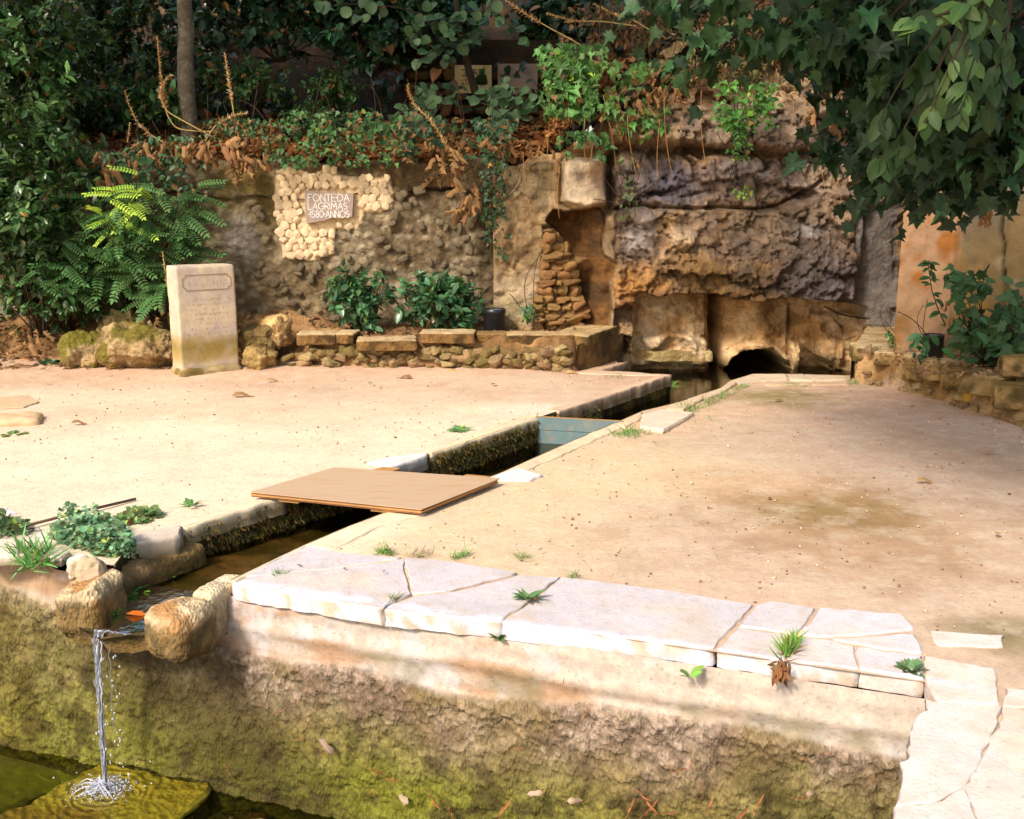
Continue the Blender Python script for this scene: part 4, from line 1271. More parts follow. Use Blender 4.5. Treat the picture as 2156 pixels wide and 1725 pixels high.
# end face beside the basin
ex = PY(1296, 720, 10.9)[0]
ea, eb = P(1209, 784), P(1300, 757)
Ve = np.array([[np.interp(a, [ea[1], eb[1], 11.75], [ea[0], eb[0], eb[0]]) + 0.05 + 0.015 * math.sin(a * 9 + b * 5), a, b] for a in np.arange(ea[1] - .03, 11.75, 0.05) for b in np.arange(-0.4, 0.34, 0.05)])
obj('bench_end', Ve, grid_faces(len(np.arange(ea[1] - .03, 11.75, 0.05)), len(np.arange(-0.4, 0.34, 0.05))), M_rock, parent=bench_o, col=mixc(srgb(136, 104, 62), srgb(92, 70, 42), sstep(-.3, .3, fbm(Ve, 3, 6, scale=6))))
# bench stones: flat blocks on top
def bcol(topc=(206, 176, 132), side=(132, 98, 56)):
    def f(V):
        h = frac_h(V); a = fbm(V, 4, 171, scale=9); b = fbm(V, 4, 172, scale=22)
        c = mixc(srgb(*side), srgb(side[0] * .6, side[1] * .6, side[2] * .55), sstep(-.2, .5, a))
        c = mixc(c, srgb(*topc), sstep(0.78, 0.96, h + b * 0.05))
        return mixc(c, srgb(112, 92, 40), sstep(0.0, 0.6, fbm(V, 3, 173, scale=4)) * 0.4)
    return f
def bench_block(px0, px1, pyt, pyb, y, dep, seed, rz=0.0, lab=None, top=(206, 176, 132)):
    a = PY(px0, pyb, y); b = PY(px1, pyb, y); zt_ = PY(px0, pyt, y)[2]
    zb0 = a[2]
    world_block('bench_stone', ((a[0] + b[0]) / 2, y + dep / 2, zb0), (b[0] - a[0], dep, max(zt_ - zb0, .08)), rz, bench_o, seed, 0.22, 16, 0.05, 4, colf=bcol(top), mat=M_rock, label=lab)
bench_block(622, 704, 704, 729, 10.42, 0.34, 41, 0.09)
bench_block(704, 748, 703, 726, 10.45, 0.34, 42, -0.08)
bench_block(748, 874, 718, 741, 10.28, 0.36, 43, 0.10)
bench_block(884, 1000, 702, 726, 10.33, 0.34, 44, -0.02)
bench_block(1002, 1068, 704, 721, 10.45, 0.28, 45, 0.05, top=(150, 118, 74))
bench_block(1066, 1206, 706, 727, 10.40, 0.30, 46, 0.0, top=(196, 164, 118))
bench_block(1080, 1195, 730, 746, 10.42, 0.2, 47, 0.0, top=(150, 118, 74))
# corner slab running back to the cave
a = PY(1203, 722, 10.40); b = PY(1296, 700, 11.1)
world_block('bench_stone', ((ea[0] + eb[0]) / 2 - .12, 10.90, 0.25), (0.44, 1.0, 0.12), -0.42, bench_o, 48, 0.25, 18, 0.04, 4, colf=bcol((204, 172, 122), (140, 110, 64)), mat=M_rock)
world_block('bench_stone', (a[0] + 0.03, 10.52, -0.04), (0.12, 0.22, 0.30), -0.2, bench_o, 49, 0.25, 12, 0.05, 4, colf=bcol((160, 130, 84), (130, 100, 60)), mat=M_rock)
# rubble of the bench front
k = 0
for t in range(400):
    px = rng.uniform(600, 1200); py = rng.uniform(735, 783)
    if k > 170: break
    X_ = P(px, 780)[0]
    yb_ = np.interp(X_, bx_[:, 0], bx_[:, 1])
    q = PY(px, py, yb_ + 0.01)
    hgt = np.clip((783 - py) / 80, 0.0, 1)
    s = rng.uniform(0.07, 0.19) * (0.7 if py > 768 else 1)
    inst('stone', (tn + dm)[k % 12], TRS((q[0], yb_ - 0.015 + hgt * 0.06 + rng.uniform(-.02, .02), max(q[2], 0.0)), (rng.uniform(-.5, .5), rng.uniform(-.5, .5), rng.uniform(-1, 1)), (s, s * .8, s * rng.uniform(.45, .75))), bench_o)
    k += 1

# ------------------------------------------------------------------ right: pilaster wall and ledge
pa = P(1884, 736, 0.36)[:2]; 
dirw = np.array([0.86, -0.62]); dirw = dirw / np.linalg.norm(dirw)
nw = np.array([dirw[1], -dirw[0]])         # towards the camera side
ss = np.arange(0, 3.4, 0.018); zs = np.arange(0.1, 3.6, 0.018)
Sg, Zg = np.meshgrid(ss, zs, indexing='ij'); S = Sg.ravel(); Z = Zg.ravel()
p3 = np.stack([S, Z, 0 * S], 1)
med = fbm(p3, 4, 181, scale=2.5); fin = fbm(p3, 5, 182, scale=11); nA = fbm(p3 * [1, .5, 1], 4, 183, scale=1.6); nB = fbm(p3, 5, 184, scale=5)
pil = sstep(0.485, 0.465, S)
o_ = pil * 0.05 + med * 0.012 * (1 - pil) + fin * 0.006
cr = np.exp(-((S - 0.86 + med * 0.05 + 0.03 * np.sin(Z * 5)) / 0.010) ** 2) * sstep(0.7, 0.9, Z)
o_ = o_ - cr * 0.08 - 0.03 * sstep(0.86, 0.90, S)
o_ = o_ - (sstep(2.6, 3.4, Z)) * 0.5
Vw_ = np.stack([pa[0] + dirw[0] * S + nw[0] * o_, pa[1] + dirw[1] * S + nw[1] * o_, Z], 1)
c = mixc(srgb(206, 160, 128), srgb(188, 118, 58), sstep(-0.1, 0.7, nB + nA * .5)); c = mixc(c, srgb(232, 190, 160), sstep(0.2, 0.7, nA) * 0.8)
c = mixc(c, srgb(150, 110, 50), sstep(0.25, 0.8, fbm(p3, 4, 185, scale=3)) * 0.5)
c2 = mixc(srgb(150, 122, 86), srgb(118, 104, 92), sstep(-.3, .4, nA)); c2 = mixc(c2, srgb(190, 140, 66), sstep(0.15, 0.7, fbm(p3 * [1, .4, 1], 4, 186, scale=3)) * 0.7)
c2 = mixc(c2, srgb(196, 178, 152), sstep(0.2, 0.8, nB) * 0.5)
c = mixc(c2, c, sstep(0.53, 0.46, S + med * 0.02))
c = mixc(c, srgb(40, 30, 22), cr * 0.8) * (1 + fin * 0.12)[:, None]
M_pil = mat_surf('painted_plaster', var=0.16, vscale=9, bump=0.6, bscale=40, bdist=0.01, speck=0.35, speckcol=(0.12, 0.09, 0.05), spscale=30)
pilw = obj('plastered_wall', Vw_, grid_faces(len(ss), len(zs)), M_pil, col=c * [0.52, .53, .47], base=np.array([pa[0] + 1, pa[1] - .6, 0.1]))
tag(pilw, 'ochre stained plastered wall and pilaster at the right edge of the rock face', kind='structure')
# the pilaster's return face and the wall's back
Vr_ = np.array([[pa[0] + nw[0] * 0.05 + 0.44 * k_, pa[1] + nw[1] * 0.05 + k_, z_] for k_ in np.linspace(0, 2.6, 30) for z_ in np.linspace(0.05, 3.3, 60)])
obj('pilaster_return', Vr_, grid_faces(30, 60), M_rock, parent=pilw, col=mixc(srgb(110, 100, 92), srgb(90, 84, 84), sstep(-.3, .3, fbm(Vr_, 3, 9, scale=3))))

# ledge heightfield
front = np.array([P(a, b)[:2] for a, b in [(1790, 808), (1860, 815), (1940, 836), (2040, 868), (2156, 905), (2330, 960)]])
rear_ = np.array([pa + dirw * s - nw * 0.1 for s in (-0.08, 0.4, 1, 2, 3.3)])
# parametrise across
n1, n2 = 190, 90
ta = np.linspace(0, 1, n1)
fl = np.concatenate([[0], np.cumsum(np.linalg.norm(np.diff(front, axis=0), axis=1))]); fl /= fl[-1]
rl = np.array([0, .25, .5, .75, 1.0])
Fp = np.stack([np.interp(ta, fl, front[:, i]) for i in (0, 1)], 1)
Rp = np.stack([np.interp(ta, rl, rear_[:, i]) for i in (0, 1)], 1)
Rp[:, 1] = np.maximum(Rp[:, 1], Fp[:, 1] + 0.2)
tb = np.linspace(-0.12, 1.12, n2)
G = Fp[:, None] * (1 - tb[None, :, None]) + Rp[:, None] * tb[None, :, None]
V = np.concatenate([G.reshape(-1, 2), np.zeros((n1 * n2, 1))], 1)
T = np.tile(tb, n1); A = np.repeat(ta, n2)
dd = np.repeat(np.linalg.norm(Rp - Fp, axis=1), n2) * T
steep = np.interp(A, [0, .2, .4, 1], [0.07, 0.12, 0.34, 0.5])
q3 = V.copy()
V[:, 2] = 0.34 * sstep(0, 1, (dd + fbm(q3, 3, 191, scale=3) * 0.04) / steep) + (fbm(q3, 4, 192, scale=5) * 0.03 + fbm(q3, 4, 193, scale=13) * 0.018) * sstep(0, .1, dd) - 0.02
V[:, 2] = V[:, 2] * sstep(1.0, .86, A) - .05 * sstep(.93, 1., A)
c = mixc(srgb(190, 152, 104), srgb(146, 110, 66), sstep(-.4, .4, fbm(q3, 4, 194, scale=5)))
c = mixc(c, srgb(110, 84, 44), sstep(0.1, 0.6, fbm(q3, 4, 195, scale=8)) * 0.5)
c = mixc(c, SAND_R, sstep(0.03, -0.02, dd))
ledge = obj('stone_ledge', V, grid_faces(n1, n2), M_earth, col=c, base=np.array([4, 9, 0]))
tag(ledge, 'low ruined stone ledge at the foot of the ochre plastered wall', kind='structure')
Vq = np.array([[np.interp(a, [9.75, 12.3], [P(1797, 806)[0], 4.42]) + 0.01 * math.sin(a * 7), a, b] for a in np.arange(9.75, 12.3, 0.06) for b in np.arange(-0.4, 0.34, 0.06)])
obj('ledge_end', Vq, grid_faces(len(np.arange(9.75, 12.3, 0.06)), len(np.arange(-0.4, 0.34, 0.06)))[:, ::-1], M_rock, parent=ledge, col=mixc(srgb(170, 138, 96), srgb(110, 84, 50), sstep(-.3, .3, fbm(Vq, 3, 8, scale=5))))
# deck from ledge corner back to the cliff
Vd = np.array([[np.interp(b, [9.75, 12.3], [P(1797, 806)[0], 4.42]) * (1 - a) + 5.6 * a, b, 0.335] for a in np.linspace(0, 1, 40) for b in np.linspace(9.80, 12.25, 40)]); Vd[:, 2] += fbm(Vd, 4, 11, scale=5) * 0.015
obj('ledge_top', Vd, grid_faces(40, 40), M_rock, parent=ledge, col=mixc(srgb(196, 166, 122), srgb(160, 128, 86), sstep(-.3, .4, fbm(Vd, 3, 12, scale=4))))
def lblock(px, py, y, dims, rz, seed, top=(206, 178, 134), side=(176, 142, 92), zb=0.2, **k):
    p = PY(px, py, y)
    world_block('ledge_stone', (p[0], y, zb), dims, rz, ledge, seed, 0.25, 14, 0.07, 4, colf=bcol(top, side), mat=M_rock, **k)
lblock(1832, 745, 9.80, (0.36, 0.34, 0.15), -0.2, 51, zb=0.20)
lblock(1885, 755, 9.52, (0.38, 0.30, 0.13), -0.35, 52, zb=0.20)
lblock(1832, 790, 9.74, (0.30, 0.16, 0.19), -0.2, 53, zb=0.0, cuts=2)
lblock(1876, 800, 9.55, (0.22, 0.14, 0.16), -0.4, 54, zb=0.02, cuts=2)
lblock(1928, 765, 9.15, (0.20, 0.26, 0.24), -0.5, 55, zb=0.12)
lblock(1985, 780, 8.85, (0.42, 0.32, 0.18), -0.45, 56, zb=0.17, cuts=1)
lblock(2045, 800, 8.55, (0.44, 0.36, 0.20), -0.6, 57, zb=0.12, cuts=2, top=(150, 120, 80))
lblock(2085, 805, 8.25, (0.42, 0.34, 0.16), 0.6, 58, zb=0.16, cuts=2)
lblock(2140, 800, 7.95, (0.34, 0.34, 0.20), -0.3, 59, zb=0.10, cuts=1, top=(140, 112, 60))
lblock(2150, 760, 8.05, (0.30, 0.30, 0.16), -0.3, 60, zb=0.34, cuts=1, top=(150, 122, 66))
lblock(1965, 828, 8.95, (0.26, 0.16, 0.09), -0.3, 61, zb=0.0, cuts=2, top=(180, 146, 96))
k = 0
for t in range(70):
    u = rng.uniform(0, 0.95); 
    fp = np.array([np.interp(u, fl, front[:, i]) for i in (0, 1)]); rp = np.array([np.interp(u, rl, rear_[:, i]) for i in (0, 1)])
    d_ = (rp - fp) / np.linalg.norm(rp - fp); dd_ = rng.uniform(0.0, 0.18 if u < .3 else 0.45)
    s = rng.uniform(0.05, 0.15)
    zz = 0.34 * float(sstep(0, 1, np.array(dd_ / np.interp(u, [0, .2, .4, 1], [0.07, 0.12, 0.34, 0.5]))))
    q = fp + d_ * dd_
    inst('stone', tn[k % 6], TRS((q[0], q[1], zz), (rng.uniform(-.5, .5), rng.uniform(-.5, .5), rng.uniform(-2, 2)), (s, s * .8, s * .6)), ledge)
    k += 1
# ------------------------------------------------------------------ lettering made of strokes
def arc(cx, cy, rx, ry, a0, a1, n=14):
    return [(cx + rx * math.cos(R(a)), cy + ry * math.sin(R(a))) for a in np.linspace(a0, a1, n)]
GL = {
 'F': (.55, [[(0, 0), (0, 1), (.55, 1)], [(0, .55), (.4, .55)]]),
 'O': (.9, [arc(.45, .5, .45, .5, 0, 360, 22)]),
 '0': (.62, [arc(.31, .5, .31, .5, 0, 360, 22)]),
 'N': (.62, [[(0, 0), (0, 1), (.62, 0), (.62, 1)]]),
 'T': (.6, [[(0, 1), (.6, 1)], [(.3, 1), (.3, 0)]]),
 'E': (.5, [[(.5, 1), (0, 1), (0, 0), (.5, 0)], [(0, .52), (.42, .52)]]),
 'D': (.7, [[(0, 0), (0, 1)] + arc(.15, .5, .55, .5, 90, -90) + [(0, 0)]]),
 'A': (.7, [[(0, 0), (.38, 1), (.7, 0)], [(.14, .36), (.58, .36)]]),
 'L': (.5, [[(0, 1), (0, 0), (.5, 0)]]),
 'G': (.78, [arc(.42, .5, .42, .5, 50, 360, 18) + [(.5, .5)]]),
 'R': (.55, [[(0, 0), (0, 1), (.2, 1)] + arc(.25, .74, .28, .26, 90, -90, 9) + [(0, .48)], [(.2, .48), (.55, 0)]]),
 'I': (.05, [[(.02, 0), (.02, 1)]]),
 'M': (.8, [[(0, 0), (.1, 1), (.4, .35), (.7, 1), (.8, 0)]]),
 'S': (.5, [arc(.25, .75, .22, .24, 40, 270, 10) + arc(.25, .26, .24, .26, 90, -140, 12)[1:]]),
 '1': (.12, [[(.0, .85), (.08, 1), (.08, 0)]]),
 '5': (.5, [arc(.25, .75, .22, .24, 40, 270, 10) + arc(.25, .26, .24, .26, 90, -140, 12)[1:]]),
 '8': (.5, [arc(.25, .75, .21, .25, 0, 360, 16), arc(.25, .25, .25, .25, 0, 360, 16)]),
 '.': (.06, [arc(.03, .5, .04, .05, 0, 360, 6)]),
}
def strokes(text, wtotal, h, w, depth, gap=.16):
    tw = sum(GL[ch][0] if ch in GL else .35 for ch in text) + gap * (len(text) - 1)
    sx = wtotal / tw
    V, F = [], []
    x = 0
    for ch in text:
        if ch in GL:
            for pl in GL[ch][1]:
                pts = np.array([((x + a) * sx, b * h) for a, b in pl])
                for a, b in zip(pts[:-1], pts[1:]):
                    d = b - a; L_ = np.linalg.norm(d)
                    if L_ < 1e-6: continue
                    d /= L_; nn = np.array([-d[1], d[0]]) * w / 2
                    a2, b2 = a - d * w * .45, b + d * w * .45
                    n0 = len(V); depth_ = depth + (n0 // 8 % 3) * .0005
                    for q in (a2 + nn, a2 - nn, b2 - nn, b2 + nn):
                        V.append((q[0], 0, q[1]))
                    for q in (a2 + nn, a2 - nn, b2 - nn, b2 + nn):
                        V.append((q[0], -depth_, q[1]))
                    F += [(n0 + 4, n0 + 5, n0 + 6, n0 + 7)] + [(n0 + i, n0 + (i + 1) % 4, n0 + 4 + (i + 1) % 4, n0 + 4 + i) for i in range(4)]
            x += GL[ch][0] + gap
        else:
            x += .35 + gap
    return np.array(V), F

# name plaque in the cobble patch
M_slate = mat_surf('plaque_stone', color=srgb(172, 150, 138) * 0.85, var=0.12, vscale=14, tint=srgb(190, 150, 100), tamt=0.5, tscale=7, bump=0.3, bscale=80, bdist=0.003)
M_white = mat_surf('white_paint', color=(0.80, 0.78, 0.74), var=0.15, vscale=30, bump=0.0, rough=0.6)
YP = YW - 0.105
pq = [(641, 401), (660, 403), (700, 405), (744, 407), (743, 430), (741, 456), (715, 460), (700, 458), (684, 464), (645, 471), (642, 440)]
pxz = np.array([PY(a, b, YP)[[0, 2]] for a, b in pq])
plaque = empty('name_plaque', (pxz[:, 0].mean(), YP, pxz[:, 1].min()), 'small brown stone plaque with thin white capitals set in the cream cobbles', 'plaque')
n = len(pxz)
Vp = np.array([[a, YP, b] for a, b in pxz] + [[a, YP + 0.09, b] for a, b in pxz])
obj('panel', Vp, [tuple(range(n))[::-1]] + [(i, i + n, (i + 1) % n + n, (i + 1) % n)[::-1] for i in range(n)], M_slate, parent=plaque, smooth=False)
# mortar collar round the plaque
cl = []
for s in range(60):
    th = s / 60 * 2 * math.pi
for text, x0, x1, yb0, yt in (('FONTE.DA', 649, 735, 424, 409), ('LAGRIMAS', 649, 731, 441, 427), ('.1580.ANNOS.', 651, 738, 458, 444)):
    a = PY(x0, yb0, YP); b = PY(x1, yb0, YP); h = PY(x0, yt, YP)[2] - a[2]
    V_, F_ = strokes(text, b[0] - a[0], h, 0.0075, 0.004)
    V_ = V_ + np.array([a[0], YP - 0.001, a[2]])
    o = obj('lettering', V_, F_, M_white, parent=plaque, smooth=False)

# ------------------------------------------------------------------ standing inscribed stele
def stele():
    zl = P(378, 792)[:2]
    fr_l = P(378 + 6, 795)[:2]; fr_r = P(515, 788)[:2]
    # front-left corner, front-right corner on the ground
    w = np.linalg.norm(fr_r - fr_l)
    a = math.atan2(fr_r[1] - fr_l[1], fr_r[0] - fr_l[0])
    Hh = PY(440, 565, fr_l[1] + .05)[2]
    th = 0.27
    root = empty('inscribed_stele', ((fr_l[0] + fr_r[0]) / 2, (fr_l[1] + fr_r[1]) / 2, 0), 'upright pale stone slab with a worn inscription and green algae near its foot', 'stele')
    yaw = a + 0.32
    n = 44
    V, Fq = cube_grid(n)
    V = V.copy()
    h = np.array([w * 1.0 / 2, th / 2, Hh / 2 + 0.05])
    q = V * h
    rr = 0.018
    inner = np.clip(q, -(h - rr), h - rr); d = q - inner; L_ = np.linalg.norm(d, axis=1)
    q = inner + d * (rr / np.maximum(L_, 1e-9))[:, None] * (L_ > 1e-9)[:, None]
    q = q + fbm(q, 3, 211, scale=9)[:, None] * 0.0025 * np.sign(V)
    q[:, 2] += h[2] - 0.08
    u = q[:, 0] / w; zz = q[:, 2] / Hh
    a1 = fbm(q, 5, 212, scale=5); a2 = fbm(q * [1, 1, .5], 5, 213, scale=12); a3 = fbm(q, 4, 214, scale=3)
    c = mixc(srgb(206, 186, 156), srgb(190, 172, 156), sstep(-.4, .4, a1))
    c = mixc(c, srgb(168, 152, 140), sstep(0.0, 0.7, a2) * 0.35)
    c = mixc(c, srgb(160, 134, 70), sstep(0.44, 0.30, zz + a1 * 0.06) * sstep(0.08, 0.16, zz + a3 * 0.04) * 0.9)
    c = mixc(c, srgb(126, 106, 44), np.exp(-((zz - 0.26 + a3 * 0.03) / 0.07) ** 2) * 0.6)
    c = mixc(c, srgb(200, 172, 142), np.exp(-((zz - 0.125 + a1 * 0.03) / 0.03) ** 2) * sstep(-.2, .3, a3 + u) * 0.7)
    c = mixc(c, srgb(150, 132, 92), sstep(0.09, 0.06, zz) * 0.8)
    V3 = place(q, (0, 0, 0), yaw)
    # pivot so that the front-left corner lands on fr_l
    corner = place(np.array([[-w / 2, -th / 2, 0]]), (0, 0, 0), yaw)[0]
    off = np.array([fr_l[0], fr_l[1], 0]) - corner
    body = obj('slab', V3 + off, [tuple(f) for f in Fq], M_paving, parent=root, col=c)
    M_eng = mat_surf('engraving', color=srgb(150, 130, 108), var=0.2, bump=0.0)
    def onface(V_):   # V_: x across, y depth, z up, face-local
        V_ = V_.copy(); V_[:, 1] = V_[:, 1] - th / 2 - 0.0008
        return place(V_, (0, 0, 0), yaw) + off
    # cartouche frame with notched corners
    x0, x1, z0, z1 = -w * .40, w * .42, Hh * .795, Hh * .935
    k = 0.035
    pl = [(x0 + k, z0), (x1 - k, z0), (x1 - k + .006, z0 + k * .6), (x1, z0 + k), (x1, z1 - k), (x1 - k + .006, z1 - k * .6), (x1 - k, z1), (x0 + k, z1), (x0 + k - .006, z1 - k * .6), (x0, z1 - k), (x0, z0 + k), (x0 + k - .006, z0 + k * .6), (x0 + k, z0)]
    Vs, Fs = [], []
    for a_, b_ in zip(pl[:-1], pl[1:]):
        a_ = np.array(a_); b_ = np.array(b_); d_ = (b_ - a_) / np.linalg.norm(b_ - a_); nn = np.array([-d_[1], d_[0]]) * .0035
        n0 = len(Vs)
        for q_ in (a_ + nn, a_ - nn, b_ - nn, b_ + nn): Vs.append((q_[0], 0.004, q_[1]))
        for q_ in (a_ + nn, a_ - nn, b_ - nn, b_ + nn): Vs.append((q_[0], -.003, q_[1]))
        Fs += [(n0 + 4, n0 + 5, n0 + 6, n0 + 7)] + [(n0 + i, n0 + (i + 1) % 4, n0 + 4 + (i + 1) % 4, n0 + 4 + i) for i in range(4)]
    obj('border', onface(np.array(Vs)), Fs, M_eng, parent=root, smooth=False)
    # worn, unreadable rows of letters: broken upright and level cuts
    g_ = np.random.default_rng(5)
    Vs, Fs = [], []
    rows = [(Hh * .84, .045, w * .33, 0.9)] + [(Hh * z_, .026, w * .38, 0.55) for z_ in (.70, .655, .61, .565, .52, .475, .43, .385)]
    for zc, hh, half, dens in rows:
        x = -half + g_.uniform(0, .02)
        while x < half:
            lw = g_.uniform(.4, .9) * hh * .75
            if g_.random() < dens:
                for _ in range(g_.integers(1, 3)):
                    if g_.random() < .6: sx, sz, dx, dz = x + g_.uniform(0, lw), zc, .0022, hh * g_.uniform(.5, 1)
                    else: sx, sz, dx, dz = x, zc + g_.uniform(0, hh), lw, .0022
                    n0 = len(Vs)
                    for yy in (.003, -.0012):
                        Vs += [(sx, yy, sz), (sx + dx, yy, sz), (sx + dx, yy, sz + dz), (sx, yy, sz + dz)]
                    Fs += [(n0 + 4, n0 + 5, n0 + 6, n0 + 7)] + [(n0 + i, n0 + (i + 1) % 4, n0 + 4 + (i + 1) % 4, n0 + 4 + i) for i in range(4)]
            x += lw + hh * .25
    M_worn = mat_surf('worn_letters', color=srgb(176, 156, 130), var=0.2, bump=0.0)
    obj('inscription', onface(np.array(Vs)), Fs, M_worn, parent=root, smooth=False)
    # rough mortar foot
    Vf_, Ff_ = block((w * 1.06, th * 1.5, .16), .5, 18, 8, .12, 5, 4)
    Vf_ = place(Vf_, (0, 0, 0), yaw)
    cc_ = place(np.array([[0, 0, 0]]), (0, 0, 0), yaw)[0] + off
    obj('foot', Vf_ + np.array([cc_[0], cc_[1], -.09]), [tuple(f) for f in Ff_], M_plaster, parent=root, col=mixc(srgb(160, 138, 100), srgb(120, 100, 56), sstep(-.3, .4, fbm(Vf_, 4, 215, scale=8))))
stele()

# ------------------------------------------------------------------ boulders and loose stones beside the stele
def boulder(name, label, px, py, y, dims, seed, colf, rz=0., cuts=3, amp=.22, n=44, z=-.03, group=None, r=.8, mat=None, cat='boulder'):
    p = PY(px, py, y)
    V, Fs = block(dims, r, n, seed, amp, 3.2, 5, cuts)
    nrm = V - V.mean(0); nrm /= np.linalg.norm(nrm, axis=1)[:, None] + 1e-9
    V = V + nrm * (ridged(V + seed, 5, seed, scale=5.5) * 0.045 + fbm(V + seed, 4, seed, scale=14) * .014)[:, None]
    V = place(V, (p[0], y, z), rz)
    o = obj(name, V, [tuple(f) for f in Fs], mat or M_rock, col=colf(V))
    tag(o, label, cat, group)
    return o
def mossb(base, moss, side=0, amt=.9):
    def f(V):
        a = fbm(V, 5, 221, scale=6); b = fbm(V, 4, 222, scale=4.5)
        c = mixc(srgb(*base), srgb(int(base[0] * .72), int(base[1] * .68), int(base[2] * .62)), sstep(-.3, .5, a))
        h = frac_h(V)
        c = mixc(c, srgb(84, 66, 44), sstep(.1, .6, fbm(V, 4, 223, scale=10)) * .5)
        return mixc(c, srgb(*moss), sstep(-.10, .30, b + (h - .5) * .3) * amt)
    return f
GB = 'mossy boulders left of the stele'
boulder('boulder', 'large mossy boulder leaning against the foot of the inscribed slab', 292, 755, 10.42, (.74, .5, .45), 71, mossb((178, 150, 106), (112, 100, 36), amt=.95), 0.1, 6, group=GB)
boulder('boulder', 'smaller round boulder with a moss green face, outermost on the left', 180, 762, 10.50, (.42, .36, .36), 72, mossb((174, 146, 104), (112, 104, 34), amt=.95), 0.3, 5, group=GB)
boulder('boulder', 'flat topped stone half buried in leaves behind the large mossy boulder', 262, 705, 10.95, (.44, .36, .34), 73, mossb((186, 160, 112), (134, 122, 60), amt=.6), 0.2, 3, z=.22, group=GB)
boulder('boulder', 'smooth pale tan boulder sitting on the bank right of the slab', 584, 700, 10.72, (.37, .32, .30), 74, mossb((218, 178, 122), (190, 140, 80), amt=.35), -.5, 4, .08, z=.22, r=.7)
boulder('rough_stone', 'squarish rough stone on the ground against the right side of the slab', 550, 770, 10.42, (.32, .26, .26), 75, mossb((190, 156, 104), (130, 110, 54), amt=.5), .2, 4, cat='stone')
boulder('rough_stone', 'dark weathered stone wedged between the slab and the tan boulder', 548, 722, 10.62, (.42, .30, .24), 76, mossb((150, 124, 84), (112, 92, 48), amt=.6), .1, 4, z=.16, cat='stone')
p = P(178, 1196)
boulder('white_stone', 'small whitish stone lying beside the green weeds above the spout', 178, 1190, P(178, 1198)[1] - .0, (.15, .10, .085), 77, mossb((236, 222, 200), (216, 180, 140), amt=.3), -.1, 2, .10, 22, z=-.045, cat='stone', mat=M_paving, r=1.0)
p = PY(1795, 262, 10.95)
V, Fs = block((.40, .16, .13), .4, 16, 5, .12, 4, 4, 3)
V = place(V, (PY(1815, 270, 10.95)[0], 10.98, PY(1815, 285, 10.95)[2]), .1, 0, .35)
tag(obj('rough_stone', V, [tuple(f) for f in Fs], M_rock, col=mossb((220, 200, 160), (176, 150, 110), amt=.5)(V)), 'slanting pale stone jutting from the cliff near its top right', 'stone')

# flat flush stones in the left ground
for pl, lab in (([(-40, 1075), (10, 1068), (38, 1082), (0, 1092), (-40, 1094)], 'white flat stone flush with the sand at the left edge'),
                ([(-30, 838), (60, 832), (82, 846), (50, 858), (-30, 862)], 'worn stone showing through the sand in front of the hedge')):
    V, Fs = slab(XY(pl, .008), .010, .05, .05, .006, .01, 900 + len(pl), .003)
    tag(obj('flat_stone', V, Fs, M_paving, col=np.tile(srgb(236, 226, 222) * .88 if 'white' in lab else srgb(214, 180, 140) * .85, (len(V), 1)), smooth=False), lab, 'stone')
for (px, py, s, lab) in ((20, 890, .30, 'low rounded stone sunk in the sand at the left edge of the ground'),):
    q = P(px, py)
    V, Fs = block((s * 1.6, s * 1.1, .10), .8, 14, 9, .1, 3, 3)
    V = place(V, (q[0], q[1], -.055), .3)
    tag(obj('sunken_stone', V, [tuple(f) for f in Fs], M_paving, col=np.tile(srgb(222, 184, 140) * .85, (len(V), 1))), lab, 'stone')

# ------------------------------------------------------------------ plywood cover over the channel
M_ply = mat_surf('plywood_face', color=srgb(208, 176, 144) * 0.82, var=0.10, vscale=3, tint=srgb(176, 136, 100), tamt=0.8, tscale=3, speck=.4, speckcol=(.2, .14, .09), spscale=40, bump=0.15, bscale=60, bdist=0.002, rough=0.6, spec=0.3)
# wood grain: stretch the noise
for nd in M_ply.node_tree.nodes:
    if nd.type == 'TEX_COORD':
        mp = M_ply.node_tree.nodes.new('ShaderNodeMapping'); mp.inputs['Scale'].default_value = (1.0, 9.0, 1.0); mp.inputs['Rotation'].default_value = (0, 0, 0.1)
        lk = [l for l in M_ply.node_tree.links if l.from_node == nd]
        for l in lk:
            to = l.to_socket; M_ply.node_tree.links.new(mp.outputs[0], to)
        M_ply.node_tree.links.new(nd.outputs['Object'], mp.inputs[0])
        break
M_plyedge = mat_surf('plywood_edge', color=srgb(150, 100, 66) * 0.8, var=0.3, vscale=20, bump=0.2, rough=0.7)
M_batten = mat_surf('pine_batten', color=srgb(190, 140, 84) * 0.85, var=0.15, vscale=12, bump=0.2)
ZB = 0.052
bc = [P(527, 1036, ZB), P(887, 1073, ZB), P(1054, 1007, ZB), P(704, 984, ZB)]
board = empty('plywood_cover', (bc[0] + bc[2]) / 2 * np.array([1, 1, 0]) + np.array([0, 0, .02]), 'light brown plywood sheet laid over the water channel as a cover', 'board')
def plate(corners, z1, z0, name, mat, parent, col=None):
    V = np.array([[c_[0], c_[1], z1] for c_ in corners] + [[c_[0], c_[1], z0] for c_ in corners])
    n = len(corners)
    return obj(name, V, [tuple(range(n)), tuple(range(2 * n - 1, n - 1, -1))] + [(i, i + n, (i + 1) % n + n, (i + 1) % n) for i in range(n)], mat, parent=parent, smooth=False)
plate(bc, ZB, ZB - .004, 'veneer', M_ply, board)
bc2 = [bc[0] + [.004, .006, 0], bc[1] + [-.008, .010, 0], bc[2] + [-.014, -.004, 0], bc[3]]
plate(bc2, ZB - .0045, ZB - .013, 'ply_layer', M_plyedge, board)
bc3 = [bc[0] + [.0, .0, 0], bc[1] + [0.0, .004, 0], bc[2] + [-.02, -.006, 0], bc[3]]
